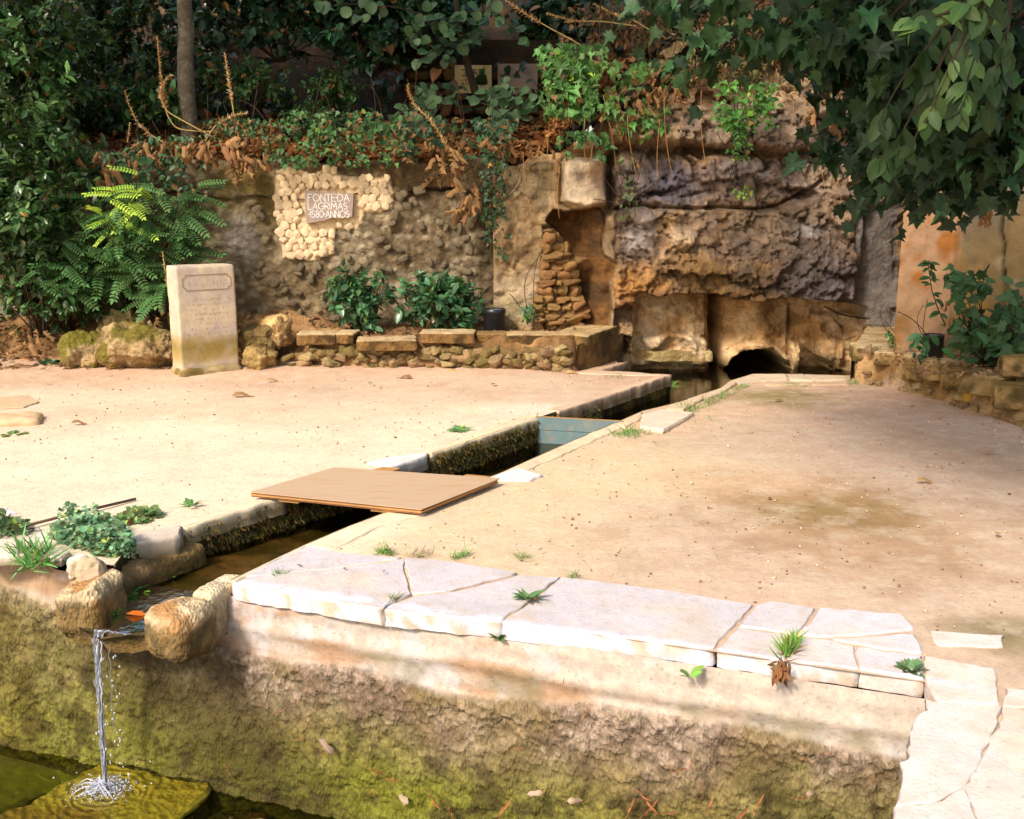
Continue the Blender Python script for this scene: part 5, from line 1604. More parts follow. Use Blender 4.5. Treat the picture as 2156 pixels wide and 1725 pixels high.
plate(bc3, ZB - .0135, ZB - .022, 'ply_layer', M_batten, board)
plate(bc2, ZB - .0225, ZB - .031, 'ply_layer', M_plyedge, board)
u_ = (bc[1] - bc[0]); u_ /= np.linalg.norm(u_); v_dir = bc[3] - bc[0]; v_dir /= np.linalg.norm(v_dir)
for (a, b) in ((0.155, 0.275), (0.70, 0.84)):
    L_ = np.linalg.norm(bc[1] - bc[0])
    c0 = bc[0] + u_ * L_ * a + v_dir * .02; c1 = bc[0] + u_ * L_ * b + v_dir * .02
    plate([c0, c1, c1 + v_dir * .9, c0 + v_dir * .9], ZB - .0315, ZB - .047, 'batten', M_batten, board)

# blue-grey sluice boards across the channel
M_blue = mat_surf('blue_paint', color=srgb(112, 134, 136) * 0.8, var=0.15, vscale=10, tint=srgb(160, 130, 90), tamt=0.45, tscale=9, bump=0.3, bscale=60, bdist=0.003, rough=0.6)
sa, sb = P(1128, 879, .012), P(1312, 889, .012)
sl_root = empty('sluice_gate', ((sa[0] + sb[0]) / 2, (sa[1] + sb[1]) / 2, -.3), 'faded blue boards set upright across the channel as a small dam', 'sluice')
ux = (sb - sa) / np.linalg.norm(sb - sa); nx_ = np.array([-ux[1], ux[0], 0])
for k, (z1, z0, o_) in enumerate(((.016, -.088, 0.0), (-.092, -.21, .004), (-.214, -.34, 0.0))):
    q = [sa + nx_ * o_, sb + nx_ * o_, sb + nx_ * (o_ + .028), sa + nx_ * (o_ + .028)]
    o = plate(q, z1, z0, 'plank', M_blue, sl_root)
plate([sa + nx_ * -.001, sb + nx_ * -.001, sb + nx_ * .029, sa + nx_ * .029], .0185, .0165, 'top_edge', M_batten, sl_root)

# ------------------------------------------------------------------ floodlights (black cans)
def floodlight(px, pyb, y, zb, r, h, label):
    p = PY(px, pyb, y)
    root = empty('floodlight', (p[0], y, zb), label, 'lamp', 'black floodlight cans at the foot of the walls')
    def lathe(prof, n=28):
        V = [(p[0] + rr_ * math.cos(2 * math.pi * j / n), y + rr_ * math.sin(2 * math.pi * j / n), zb + zz) for rr_, zz in prof for j in range(n)]
        F = [(i * n + j, i * n + (j + 1) % n, (i + 1) * n + (j + 1) % n, (i + 1) * n + j) for i in range(len(prof) - 1) for j in range(n)]
        return np.array(V), F
    V_, F_ = lathe([(r * .9, 0), (r * .96, .01), (r * .97, h * .8), (r, h * .82), (r, h), (r * .93, h + .002), (r * .93, h - .02), (r * .5, h - .03), (0.001, h - .03)])
    obj('housing', V_, F_, M_black, parent=root)
    V_, F_ = lathe([(r * .90, h - .012), (0.001, h - .012)])
    obj('lens', V_, F_, mat_surf('lamp_glass', color=(.35, .38, .40), rough=.08, spec=.8, bump=0, var=0) , parent=root)
    V_, F_ = box((p[0], y, zb + .004), (r * 2.5, r * 1.2, .008), .2)
    obj('base_plate', V_, F_, M_black, parent=root, smooth=False)
floodlight(1041, 676, 10.95, .36, .125, .235, 'black cylindrical floodlight on the bench beside the two leafy shrubs')
floodlight(1964, 742, 9.0, .35, .09, .21, 'black cylindrical floodlight half hidden in the leaves below the ochre pilaster')

# thin metal rod on the left
M_rod = mat_surf('rusty_rod', color=srgb(96, 74, 60), var=0.3, vscale=20, bump=0.2, rough=0.6)
a, b = P(20, 1116, .03), P(285, 1051, .02)
V_, F_ = tube(np.array([a, (a + b) / 2 + [0, 0, .004], b]), .0085, 8)
tag(obj('metal_rod', V_, F_, M_rod), 'long thin brown rod lying on the sand at the left', 'rod')

# ------------------------------------------------------------------ marble tablets on the rear wall
M_marble = mat_surf('old_marble', color=srgb(206, 180, 130) * .8, var=.18, vscale=7, tint=srgb(130, 104, 50), tamt=.6, tscale=4, bump=.15)
M_marble2 = mat_surf('grey_marble', color=srgb(150, 132, 116) * .8, var=.15, vscale=6, bump=.15)
M_inkb = mat_surf('dark_letters', color=(.05, .035, .02), var=.1, bump=0)
def tablet(px0, px1, py0, py1, mat, label, rows):
    y = YR - .16
    a = PY(px0, py1, y); b = PY(px1, py0, y)
    root = empty('marble_tablet', ((a[0] + b[0]) / 2, y, a[2]), label, 'tablet', 'inscribed tablets on the rear wall')
    V_, F_ = box(((a[0] + b[0]) / 2, y + .03, (a[2] + b[2]) / 2), (b[0] - a[0], .05, b[2] - a[2]))
    obj('slab', V_, F_, mat, parent=root, smooth=False)
    Vs, Fs = [], []
    g_ = np.random.default_rng(px0)
    for fz in rows:
        x = a[0] + .09
        while x < b[0] - .12:
            w_ = g_.uniform(.008, .026)
            zc = a[2] + (b[2] - a[2]) * fz
            n0 = len(Vs); hh = g_.uniform(.014, .022)
            for yy in (y + .006, y + .001):
                Vs += [(x, yy, zc), (x + w_, yy, zc), (x + w_, yy, zc + hh), (x, yy, zc + hh)]
            Fs += [(n0 + 4, n0 + 5, n0 + 6, n0 + 7)]
            x += w_ + g_.choice([.008, .03])
    if Vs: obj('inscription', np.array(Vs), Fs, M_inkb, parent=root, smooth=False)
tablet(958, 1035, 137, 196, M_marble, 'yellowed marble tablet with rows of dark letters, left of the pair on the rear wall', (.80, .60, .44, .30))
tablet(1048, 1132, 134, 198, M_marble2, 'plain grey tablet, right of the pair on the rear wall', ())

# ------------------------------------------------------------------ falling water, splash and the slab it lands on
M_slabw = mat_surf('algae_slab', color=srgb(128, 112, 34) * .8, var=.25, vscale=4, tint=srgb(104, 84, 26), tamt=.8, tscale=2.4, bump=.25, bscale=14, bdist=.01, rough=.22, spec=.6)
M_slabe = mat_surf('wet_dark_stone', color=(.03, .024, .014), var=.4, vscale=8, bump=.8, bscale=25, rough=.5)
ZL = -1.0
sp_px = [(212, 1602), (262, 1612), (340, 1630), (400, 1642), (436, 1650), (442, 1664), (400, 1700), (356, 1740), (300, 1790), (20, 1800), (-60, 1740), (60, 1690), (140, 1645)]
V, Fs = slab(XY(sp_px, ZL), ZL, .22, .03, .012, .012, 501, .008)
V[:, 2] -= 0.0
topm = V[:, 2] > ZL - .02
cslab = np.where(topm[:, None], mixc(srgb(168, 150, 48), srgb(138, 112, 40), sstep(-.3, .5, fbm(V, 4, 231, scale=3))), srgb(44, 36, 22))
M_wetslab = mat_surf('wet_algae', var=.2, vscale=8, bump=.3, bscale=20, bdist=.008, rough=.2, spec=.6)
tag(obj('splash_slab', V, Fs, M_wetslab, col=cslab, smooth=False), 'algae covered stone slab in the pool, struck by the falling water', 'slab')
V, Fs = slab(XY([(-200, 1560), (0, 1589), (130, 1622), (170, 1636), (90, 1668), (-30, 1728), (-200, 1800)], ZL - .05), ZL - .045, .2, .04, .012, .012, 502, .008)
topm = V[:, 2] > ZL - .07
cslab = np.where(topm[:, None], mixc(srgb(160, 160, 60), srgb(140, 128, 80), sstep(-.2, .5, fbm(V, 4, 232, scale=2.5))), srgb(44, 36, 22))
tag(obj('sunken_slab', V, Fs, M_wetslab, col=cslab, smooth=False), 'lower green slab under a film of water at the left edge of the pool', 'slab')
V, Fs = block((.30, .26, .13), .6, 14, 33, .12, 4, 4, 3)
q = P(500, 1745, -1.06)
V = place(V, (q[0], q[1], -1.18), .3)
tag(obj('wet_stone', V, [tuple(f) for f in Fs], M_moss, col=mixc(srgb(112, 78, 44), srgb(70, 60, 30), sstep(-.3, .3, fbm(V, 3, 5, scale=8)))), 'brown wet stone in the pool beside the splash slab', 'stone')
# the jet
m, N, L, b = new_mat('white_water')
b.inputs['Base Color'].default_value = (.80, .82, .90, 1); b.inputs['Roughness'].default_value = .08; b.inputs['IOR'].default_value = 1.33
b.inputs['Transmission Weight'].default_value = .85
b.inputs['Specular IOR Level'].default_value = .7
M_jet = m
m, N, L, b = new_mat('foam')
b.inputs['Base Color'].default_value = (.82, .83, .92, 1); b.inputs['Roughness'].default_value = .25; b.inputs['Transmission Weight'].default_value = .35; b.inputs['IOR'].default_value = 1.2
M_foam = m
fall = empty('falling_water', (SPOUT_LIP[0], SPOUT_LIP[1], ZL), 'thin sparkling jet of water falling from the spout onto the slab', 'water jet')
land = P(224, 1668, ZL)
g_ = np.random.default_rng(3)
def jet_path(dx0, dx1, dy0=0, dy1=0, z1=ZL, n=60):
    t = np.linspace(0, 1, n)
    zt = SPOUT_LIP[2] + .012 - t ** 1.6 * (SPOUT_LIP[2] + .012 - z1)
    hx = SPOUT_LIP[0] + dx0 + (land[0] - SPOUT_LIP[0] + dx1 - dx0) * np.sqrt(t)
    hy = SPOUT_LIP[1] + dy0 + (land[1] + dy1 - SPOUT_LIP[1]) * np.sqrt(t)
    return np.stack([hx, hy, zt], 1)
for k in range(13):
    pth = jet_path(g_.uniform(-.030, .034), g_.uniform(-.014, .016), 0, g_.uniform(-.01, .01), n=90)
    tt = np.linspace(0, 1, 90)
    pth[:, 0] += .003 * np.sin(tt * 22 + k * 2) + .002 * np.sin(tt * 61 + k)
    rad = (.0045 if k else .008) * (1 + .55 * np.sin(tt * 60 + k * 1.7) * np.sin(tt * 23 + k)) * (1 if k < 4 else .6)
    V_, F_ = tube(pth, np.maximum(rad, .0012), 8)
    obj('strand', V_, F_, M_foam if k in (2, 7, 10) else M_jet, parent=fall)
pth = jet_path(.045, .055, n=70)[4:52]; pth[:, 0] += .004 * np.sin(np.linspace(0, 30, 48))
V_, F_ = tube(pth, .0022, 6); obj('strand', V_, F_, M_jet, parent=fall)
# drops
dv, df = cube_grid(3); dv = dv / np.linalg.norm(dv, axis=1)[:, None]
Vs, Fs = [], []
def drop(c_, r_, st=1.0):
    n0 = sum(len(v) for v in Vs); Vs.append(dv * [r_, r_, r_ * st] + c_); Fs.extend([tuple(int(i) + n0 for i in f) for f in df])
for k in range(90):
    t = g_.uniform(.1, 1); zz = SPOUT_LIP[2] - t * (SPOUT_LIP[2] - ZL)
    base = jet_path(0, 0, n=2)[0] * 0 + np.array([SPOUT_LIP[0] + (land[0] - SPOUT_LIP[0]) * t ** .35, SPOUT_LIP[1] + (land[1] - SPOUT_LIP[1]) * t ** .35, zz])
    off = g_.normal(0, .016 + .01 * t) if k % 3 else g_.normal(.075, .012)
    drop(base + [off, g_.normal(0, .01), 0], g_.uniform(.0014, .0038), g_.uniform(1, 2.6))
o = obj('drops', np.concatenate(Vs), Fs, M_foam, parent=fall); o['kind'] = 'stuff'
# splash: crown of threads, foam lumps and flying drops
Vs, Fs = [], []
splash = empty('splash', (land[0], land[1], ZL), 'white splash spreading where the jet hits the slab', 'splash')
for k in range(800):
    a_ = g_.uniform(0, 2 * math.pi); rr_ = abs(g_.normal(0, .060)) + .004
    hh = max(0, .050 - rr_ * .35) * g_.random()
    drop(np.array([land[0] + math.cos(a_) * rr_ * 1.25 - .02, land[1] + math.sin(a_) * rr_ * .9, ZL + .008 + hh]), g_.uniform(.0010, .0036), g_.uniform(.5, 1.2))
for k in range(22):
    a_ = g_.uniform(0, 2 * math.pi); rr_ = abs(g_.normal(0, .14)) + .05
    drop(np.array([land[0] + math.cos(a_) * rr_, land[1] + math.sin(a_) * rr_ * .7, ZL + abs(g_.normal(.04, .06))]), g_.uniform(.0018, .0045))
o = obj('spray_drops', np.concatenate(Vs), Fs, M_foam, parent=splash); o['kind'] = 'stuff'
nr, na = 26, 90
rr_ = np.linspace(.004, .26, nr); aa = np.linspace(0, 2 * math.pi, na)
Ag, Rg = np.meshgrid(aa, rr_, indexing='ij'); Ag = Ag.ravel(); Rg = Rg.ravel()
Vr = np.stack([land[0] + np.cos(Ag) * Rg * 1.2, land[1] + np.sin(Ag) * Rg, ZL + .012 + 0 * Ag], 1)
Vr[:, 2] += (np.sin(Rg * 130) * .0035 + fbm(Vr, 4, 7, scale=26) * .014) * np.exp(-Rg / .11)
M_film = mat_water('water_film', (.98, .98, .93), rough=.03, wscale=24, wdist=.010, refl=1.3)
fq = XY([(-300, 1560), (0, 1594), (120, 1622), (212, 1602), (262, 1612), (340, 1630), (400, 1642), (436, 1652), (440, 1664), (400, 1700), (356, 1740), (300, 1790), (20, 1900), (-300, 1900)], ZL)
gx, gy = np.meshgrid(np.arange(-3.6, -.8, .03), np.arange(2.0, 4.8, .03)); g0 = np.stack([gx.ravel(), gy.ravel()], 1); g0 = g0[np.linalg.norm(g0 - land[:2], axis=1) > .42]
gx, gy = np.meshgrid(np.arange(-.42, .42, .009), np.arange(-.42, .42, .009)); g1 = np.stack([gx.ravel(), gy.ravel()], 1); g1 = g1[np.linalg.norm(g1, axis=1) < .41] + land[:2]
V2f, Ff = sheet(resample(fq, .04), [], np.concatenate([g0, g1]), .008)
dl = np.linalg.norm(V2f - land[:2], axis=1)
V3f = np.stack([V2f[:, 0], V2f[:, 1], ZL + .010 + np.sin(dl * 150 + fbm(np.concatenate([V2f, V2f[:, :1] * 0], 1), 3, 3, scale=9) * 5) * .0035 * np.exp(-dl / .14) + fbm(np.concatenate([V2f, V2f[:, :1] * 0], 1), 4, 4, scale=30) * .012 * np.exp(-(dl / .10) ** 2)], 1)
tag(obj('water_film', V3f, Ff, M_film), 'thin sheet of moving water over the algae covered slabs', kind='structure')
for k in range(60):
    a_ = g_.uniform(0, 2 * math.pi); L_ = g_.uniform(.03, .11); n = 8
    t = np.linspace(0, 1, n)
    pth = np.stack([land[0] + np.cos(a_ + t * g_.uniform(-.8, .8)) * L_ * t * 1.3 - .02, land[1] + np.sin(a_) * L_ * t, ZL + .012 + .05 * np.sin(t * 3.1) * g_.uniform(.2, 1)], 1)
    V_, F_ = tube(pth, .0032 * (1 - t * .7), 5); obj('water_thread', V_, F_, M_jet if k % 3 else M_foam, parent=splash)
# ------------------------------------------------------------------ leaves
def leaf_shape(kind):
    """V (x across, y along, z up), F; unit length"""
    if kind == 'oval':
        ys = [0, .25, .55, .82, 1]; ws = [0.02, .22, .26, .15, 0.0]
    elif kind == 'lance':
        ys = [0, .2, .45, .75, 1]; ws = [0.02, .13, .17, .10, 0.0]
    elif kind == 'round':
        ys = [0, .12, .5, .85, 1]; ws = [0.05, .38, .50, .32, 0.02]
    elif kind == 'heart':
        ys = [0.0, .02, .35, .7, 1]; ws = [0.06, .34, .42, .24, 0.0]
    elif kind == 'blade':
        ys = [0, .3, .6, .85, 1]; ws = [.03, .035, .028, .016, 0]
    elif kind == 'dead':
        ys = [0, .2, .5, .8, 1]; ws = [0.03, .20, .14, .17, 0.02]
    else:
        ys = None
    if ys is not None:
        V, F = [], []
        for i, (y_, w_) in enumerate(zip(ys, ws)):
            arch = -.18 * y_ * y_ if kind != 'dead' else .16 * math.sin(y_ * 5)
            lift = .30 if kind != 'dead' else -.9
            for s in (-1, 0, 1):
                V.append((s * w_, y_, arch + abs(s) * w_ * lift))
        for i in range(len(ys) - 1):
            for j in (0, 1):
                a = i * 3 + j
                F.append((a, a + 1, a + 4, a + 3))
        return np.array(V, float), np.array(F)
    if kind == 'maple':
        out = [(0, 0), (.12, .02), (.34, -.06), (.30, .10), (.52, .22), (.40, .30), (.50, .52), (.30, .50), (.24, .58), (.16, .62), (.12, .82), (0, 1.0)]
    elif kind == 'lobed':
        out = [(0, 0), (.07, .05), (.26, .10), (.12, .22), (.34, .34), (.14, .44), (.34, .58), (.14, .66), (.22, .82), (.08, .84), (.03, .95), (0, 1.0)]
    elif kind == 'ivy':
        out = [(0, 0), (.18, -.10), (.34, .0), (.46, .22), (.28, .36), (.20, .44), (.12, .74), (0, 1.0)]
    n = len(out)
    V = [(x, y, .12 * x - .15 * y * y) for x, y in out] + [(-x, y, .12 * x - .15 * y * y) for x, y in out[1:-1]]
    c = len(V); V.append((0, .42, -.06))
    ring = list(range(n)) + list(range(c - 1, n - 1, -1))
    F = [(c, ring[(i + 1) % len(ring)], ring[i]) for i in range(len(ring))]
    return np.array(V, float), np.array(F)
LEAF = {k: leaf_shape(k) for k in ('oval', 'lance', 'round', 'heart', 'blade', 'dead', 'maple', 'lobed', 'ivy')}

def pinnate(n=9, dead=False):
    """compound leaf of small ovals on a rachis"""
    V0, F0 = LEAF['oval']
    Vs, Fs, k = [], [], 0
    for i in range(n):
        t = (i + 1) / n
        for s in (-1, 1):
            L_ = .20 * (1 - .35 * abs(t - .5))
            v = V0 * [L_ * .9, L_, L_]
            a = s * R(72)
            v = np.stack([v[:, 0] * math.cos(a) + v[:, 1] * math.sin(a), -v[:, 0] * math.sin(a) + v[:, 1] * math.cos(a), v[:, 2]], 1)
            v += [0, t * .95, -.25 * t * t - .02]
            Vs.append(v); Fs.append(F0 + k); k += len(v)
    v = V0 * .2 + [0, .95, -.25]; Vs.append(v); Fs.append(F0 + k); k += len(v)
    r_ = np.array([[-.006, 0, 0], [.006, 0, 0], [.004, .5, -.07], [-.004, .5, -.07], [.003, .95, -.24], [-.003, .95, -.24]])
    Vs.append(r_); Fs.append(np.array([[0, 1, 2, 3], [3, 2, 4, 5]]) + k)
    return np.concatenate(Vs), np.concatenate(Fs)
LEAF['pinnate'] = pinnate()
_v, _f = LEAF['lobed']
_v = _v.copy(); _v[:, 2] += np.sin(_v[:, 1] * 7) * .07 - np.abs(_v[:, 0]) * 1.1; _v[:, 0] *= .55 + .25 * np.sin(_v[:, 1] * 9); LEAF['curled'] = (_v, _f)
_v, _f = LEAF['maple']
_v = _v.copy(); _v[:, 2] += .35 * np.abs(_v[:, 0]) - .22 * _v[:, 1] ** 2 + .10 * np.sin(_v[:, 0] * 9 + _v[:, 1] * 5); LEAF['maple'] = (_v, _f)

def frames(dirs, ups):
    Yv = dirs / (np.linalg.norm(dirs, axis=1)[:, None] + 1e-9)
    Xv = np.cross(Yv, ups); Xv /= np.linalg.norm(Xv, axis=1)[:, None] + 1e-9
    Zv = np.cross(Xv, Yv)
    return Xv, Yv, Zv

def leaf_cloud(pos, dirs, ups, size, kind, cols):
    V0, F0 = LEAF[kind]
    Xv, Yv, Zv = frames(dirs, ups)
    S = size[:, None, None]
    V = pos[:, None] + S * (V0[None, :, 0:1] * Xv[:, None] + V0[None, :, 1:2] * Yv[:, None] + V0[None, :, 2:3] * Zv[:, None])
    n, k = len(pos), len(V0)
    F = (F0[None] + (np.arange(n) * k)[:, None, None]).reshape(-1, F0.shape[1])
    C_ = np.repeat(cols, k, 0)
    return V.reshape(-1, 3), F, C_

def mat_leaf(name, rough=.45, spec=.4, transl=.25, var=.0):
    m, N, L, b = new_mat(name)
    at = N.new('ShaderNodeAttribute'); at.attribute_name = 'Col'
    L.new(at.outputs['Color'], b.inputs['Base Color'])
    b.inputs['Roughness'].default_value = rough; b.inputs['Specular IOR Level'].default_value = spec
    tr = N.new('ShaderNodeBsdfTranslucent')
    hs = N.new('ShaderNodeHueSaturation'); hs.inputs['Value'].default_value = 1.4; hs.inputs['Hue'].default_value = .485
    L.new(at.outputs['Color'], hs.inputs['Color']); L.new(hs.outputs[0], tr.inputs['Color'])
    ms = N.new('ShaderNodeMixShader'); ms.inputs[0].default_value = transl
    L.new(b.outputs[0], ms.inputs[1]); L.new(tr.outputs[0], ms.inputs[2]); L.new(ms.outputs[0], N['Material Output'].inputs['Surface'])
    return m
M_leaf = mat_leaf('leaf'); M_gloss = mat_leaf('glossy_leaf', .33, .5, .15); M_dead = mat_leaf('dead_leaf', .8, .15, .2)
M_wood = mat_surf('dark_twig', color=(.045, .030, .018), var=.3, vscale=10, bump=.4)
M_bark = mat_surf('tree_bark', color=(.12, .095, .065), var=.5, vscale=9, tint=(.22, .19, .15), tamt=.6, tscale=6, bump=.9, bscale=22, bdist=.03, speck=.5, speckcol=(.38, .36, .30), spscale=28)
def leaf_mat_obj(name, kind, colr, rough=.4, transl=.2):
    """a leaf mesh of its own, for leaves built one object each"""
    V0, F0 = LEAF[kind]
    me = make_mesh('leaf', V0, F0, M_leafo, smooth=True)
    return me
def mat_leafo(name, base, rand=.25, rough=.4, transl=.2, hue=.02):
    m, N, L, b = new_mat(name)
    oi = N.new('ShaderNodeObjectInfo')
    hs = N.new('ShaderNodeHueSaturation'); hs.inputs['Color'].default_value = (*base, 1)
    def mr(src, c, d):
        n = N.new('ShaderNodeMapRange'); n.inputs['To Min'].default_value = c; n.inputs['To Max'].default_value = d
        L.new(src, n.inputs['Value']); return n.outputs[0]
    L.new(mr(oi.outputs['Random'], 1 - rand, 1 + rand), hs.inputs['Value'])
    mm = N.new('ShaderNodeMath'); mm.operation = 'MULTIPLY'; mm.inputs[1].default_value = 9.7
    fr = N.new('ShaderNodeMath'); fr.operation = 'FRACT'; L.new(oi.outputs['Random'], mm.inputs[0]); L.new(mm.outputs[0], fr.inputs[0])
    L.new(mr(fr.outputs[0], .5 - hue, .5 + hue), hs.inputs['Hue'])
    tc = N.new('ShaderNodeTexCoord'); sx = N.new('ShaderNodeSeparateXYZ'); L.new(tc.outputs['Object'], sx.inputs[0])
    ab = N.new('ShaderNodeMath'); ab.operation = 'ABSOLUTE'; L.new(sx.outputs[0], ab.inputs[0])
    ve = N.new('ShaderNodeMapRange'); ve.inputs['From Min'].default_value = 0; ve.inputs['From Max'].default_value = .03; ve.inputs['To Min'].default_value = .35; ve.inputs['To Max'].default_value = 0
    L.new(ab.outputs[0], ve.inputs['Value'])
    mx = N.new('ShaderNodeMix'); mx.data_type = 'RGBA'; L.new(ve.outputs[0], mx.inputs['Factor']); L.new(hs.outputs[0], mx.inputs[6])
    mx.inputs[7].default_value = (base[0] * 2.2, base[1] * 1.8, base[2] * 1.8, 1)
    L.new(mx.outputs[2], b.inputs['Base Color'])
    b.inputs['Roughness'].default_value = rough + .06; b.inputs['Specular IOR Level'].default_value = .3
    tr = N.new('ShaderNodeBsdfTranslucent'); L.new(mx.outputs[2], tr.inputs['Color'])
    ms = N.new('ShaderNodeMixShader'); ms.inputs[0].default_value = transl
    L.new(b.outputs[0], ms.inputs[1]); L.new(tr.outputs[0], ms.inputs[2]); L.new(ms.outputs[0], N['Material Output'].inputs['Surface'])
    return m
def leaf_me(kind, mat):
    V0, F0 = LEAF[kind]
    return make_mesh('leaf', V0, F0, mat)
def leaf_inst(me, pos, d, up, size, parent, name='leaf'):
    Xv, Yv, Zv = frames(np.array([d], float), np.array([up], float))
    M = Matrix([[float(v) * size for v in (Xv[0][i], Yv[0][i], Zv[0][i])] + [float(pos[i])] for i in range(3)] + [[0, 0, 0, 1]])
    return inst(name, me, M, parent)

def gcols(n, base, g_, var=.3, yellow=.0, dry=.0):
    c = np.tile(np.asarray(base, float), (n, 1)) * np.exp(g_.normal(0, var, (n, 1)))
    c[:, 0] *= np.exp(g_.normal(0, .15, n)); 
    if yellow > 0:
        m = g_.random(n) < yellow; c[m] = c[m] * [2.6, 1.9, .8]
    if dry > 0:
        m = g_.random(n) < dry; c[m] = np.array([.20, .095, .03]) * np.exp(g_.normal(0, .3, (m.sum(), 1)))
    return c

def bush(name, label, cat, c, rad, ntw, lpt, size, kind, base, seed, mat=None, droop=.2, group=None, stems=5, yellow=.02, dry=.02, foot=None, kindprop=None, shell=.55, twigl=.22, leafname='foliage', asparts=0, lme=None):
    g_ = np.random.default_rng(seed)
    c = np.asarray(c, float); rad = np.asarray(rad, float)
    foot = np.array([c[0], c[1], c[2] - rad[2]]) if foot is None else np.asarray(foot, float)
    root = empty(name, foot, label, cat, group, kindprop)
    # twig ends spread through a lumpy ellipsoid
    d = g_.normal(size=(ntw, 3)); d /= np.linalg.norm(d, axis=1)[:, None]
    r_ = g_.uniform(0, 1, ntw) ** shell
    lump = 1 + .28 * fbm(d * 1.7 + seed, 3, seed) + .12 * fbm(d * 4 + seed, 2, seed + 1)
    tip = c + d * rad * (r_ * lump)[:, None]
    gd = d * [1, 1, .8] + g_.normal(0, .5, (ntw, 3)); gd[:, 2] += .25 - droop; gd /= np.linalg.norm(gd, axis=1)[:, None]
    k = np.repeat(np.arange(ntw), lpt)
    t = g_.uniform(-.1, 1.0, len(k))
    tl = twigl * g_.uniform(.6, 1.3, ntw)[k]
    pos = tip[k] - gd[k] * (tl * (1 - t))[:, None] + g_.normal(0, .012, (len(k), 3))
    side = g_.normal(size=(len(k), 3)); side -= (side * gd[k]).sum(1)[:, None] * gd[k]; side /= np.linalg.norm(side, axis=1)[:, None]
    ld = gd[k] * .65 + side * .9; ld[:, 2] -= droop
    up = np.tile([0, 0, 1.0], (len(k), 1)) + g_.normal(0, .45, (len(k), 3)) + d[k] * .4
    sz = size * np.exp(g_.normal(0, .22, len(k)))
    cols = gcols(len(k), base, g_, .28, yellow, dry)
    cols *= np.exp(g_.normal(0, .22, ntw))[k][:, None]
    V, F, Cc = leaf_cloud(pos, ld, up, sz, kind, cols)
    o = obj(leafname, V, F, mat or M_leaf, parent=root, col=Cc)
    o['kind'] = 'stuff'
    # stems
    if stems:
        parts = []
        for i in g_.choice(ntw, min(stems * 4, ntw), replace=False):
            a = foot + g_.normal(0, .03, 3) * [1, 1, 0]; b_ = tip[i]
            mid = (a + b_) / 2 + g_.normal(0, .08, 3)
            tt = np.linspace(0, 1, 6)[:, None]
            pth = a * (1 - tt) ** 2 + 2 * mid * tt * (1 - tt) + b_ * tt ** 2
            parts.append(tube(pth, np.linspace(.011, .003, 6), 5))
        V_, F_, _ = joinm(parts)
        obj('stem', V_, F_, M_wood, parent=root)['kind'] = 'stuff'
    return root

G_DARK = (.028, .062, .016); G_MID = (.045, .105, .032); G_BLUE = (.030, .088, .048); G_YEL = (.14, .22, .035); G_BRIGHT = (.30, .48, .05)

# ------------------------------------------------------------------ dark evergreen hedge, left
for k, (px, py, y, rad, n_, lab) in enumerate([
    (20, 120, 11.2, (1.05, .8, 1.25), 520, 'dense dark evergreen shrub filling the top left corner'),
    (200, 60, 12.9, (1.6, .8, 1.2), 460, 'dark shrub rising behind the thin tree trunk on its left'),
    (40, 420, 10.6, (.95, .7, .95), 420, 'dark leafy shrub at the left edge, halfway up'),
    (170, 300, 12.4, (1.2, .6, .9), 360, 'dark shrub in deep shade below the flower stalks'),
    (-330, 250, 11.0, (1.3, .8, 1.7), 420, 'dark shrub just beyond the left edge'),
    (120, 590, 10.9, (.8, .5, .55), 230, 'thin lower shrub with bare stems near the left edge'),
]):
    cpos = PY(px, py, y)
    bush('evergreen_shrub', lab, 'shrub', cpos, rad, n_, 16, .085, 'oval', (.028, .062, .016) if k in (1, 3) else (.045, .095, .026), 600 + k, mat=M_gloss, group='dark evergreen shrubs on the left', foot=(cpos[0], y + .2, .3 if k != 1 else 2.1), stems=6, dry=.03)  # front shrubs take a brighter leaf colour to look sunlit
# the shaded slope's greenery
for k, (px, py, y, rad, n_, sz, kd, base, lab) in enumerate([
    (575, -10, 12.9, (1.3, .8, .75), 190, .10, 'heart', (.024, .066, .028), 'dark broad leaved shrub right of the thin tree trunk'),
    (780, 50, 12.8, (.9, .6, .6), 170, .10, 'heart', (.026, .07, .03), 'dark leafy shrub above the cobble patch'),
    (660, 255, 12.1, (.55, .3, .22), 90, .055, 'ivy', (.045, .10, .03), 'low green shrub on top of the wall right of the flower stalks'),
    (900, 20, 13.0, (.8, .6, .40), 170, .10, 'round', (.028, .075, .035), 'dark round leaved shrub above the marble tablets'),
    (1180, 40, 13.6, (.6, .4, .4), 120, .09, 'round', (.024, .06, .025), 'shaded shrub behind the right-hand tablet'),
]):
    cpos = PY(px, py, y)
    bush('slope_shrub', lab, 'shrub', cpos, rad, n_, 13, sz, kd, base, 640 + k, mat=M_gloss, group='shrubs on the shaded slope', foot=(cpos[0], y + .1, max(hill_z(cpos[0], y) - .1, cpos[2] - rad[2])), dry=.05)

for k, (px, py, y, rad, n_, sz, lab) in enumerate([(520, 175, 12.5, (.55, .35, .35), 90, .07, 'thin leafed weeds on the slope right of the slender tree'), (700, 190, 12.4, (.5, .3, .28), 80, .07, 'green sprouts on the littered slope above the cobble patch'), (330, 215, 12.0, (.5, .3, .3), 90, .10, 'broad leaved plant in shade left of the slender tree')]):
    cpos = PY(px, py, y)
    bush('slope_shrub', lab, 'shrub', cpos, rad, n_, 12, sz, 'oval', (.05, .12, .035), 670 + k, mat=M_leaf, group='shrubs on the shaded slope', foot=(cpos[0], y + .1, max(hill_z(cpos[0], y) - .1, cpos[2] - rad[2])), dry=.1)
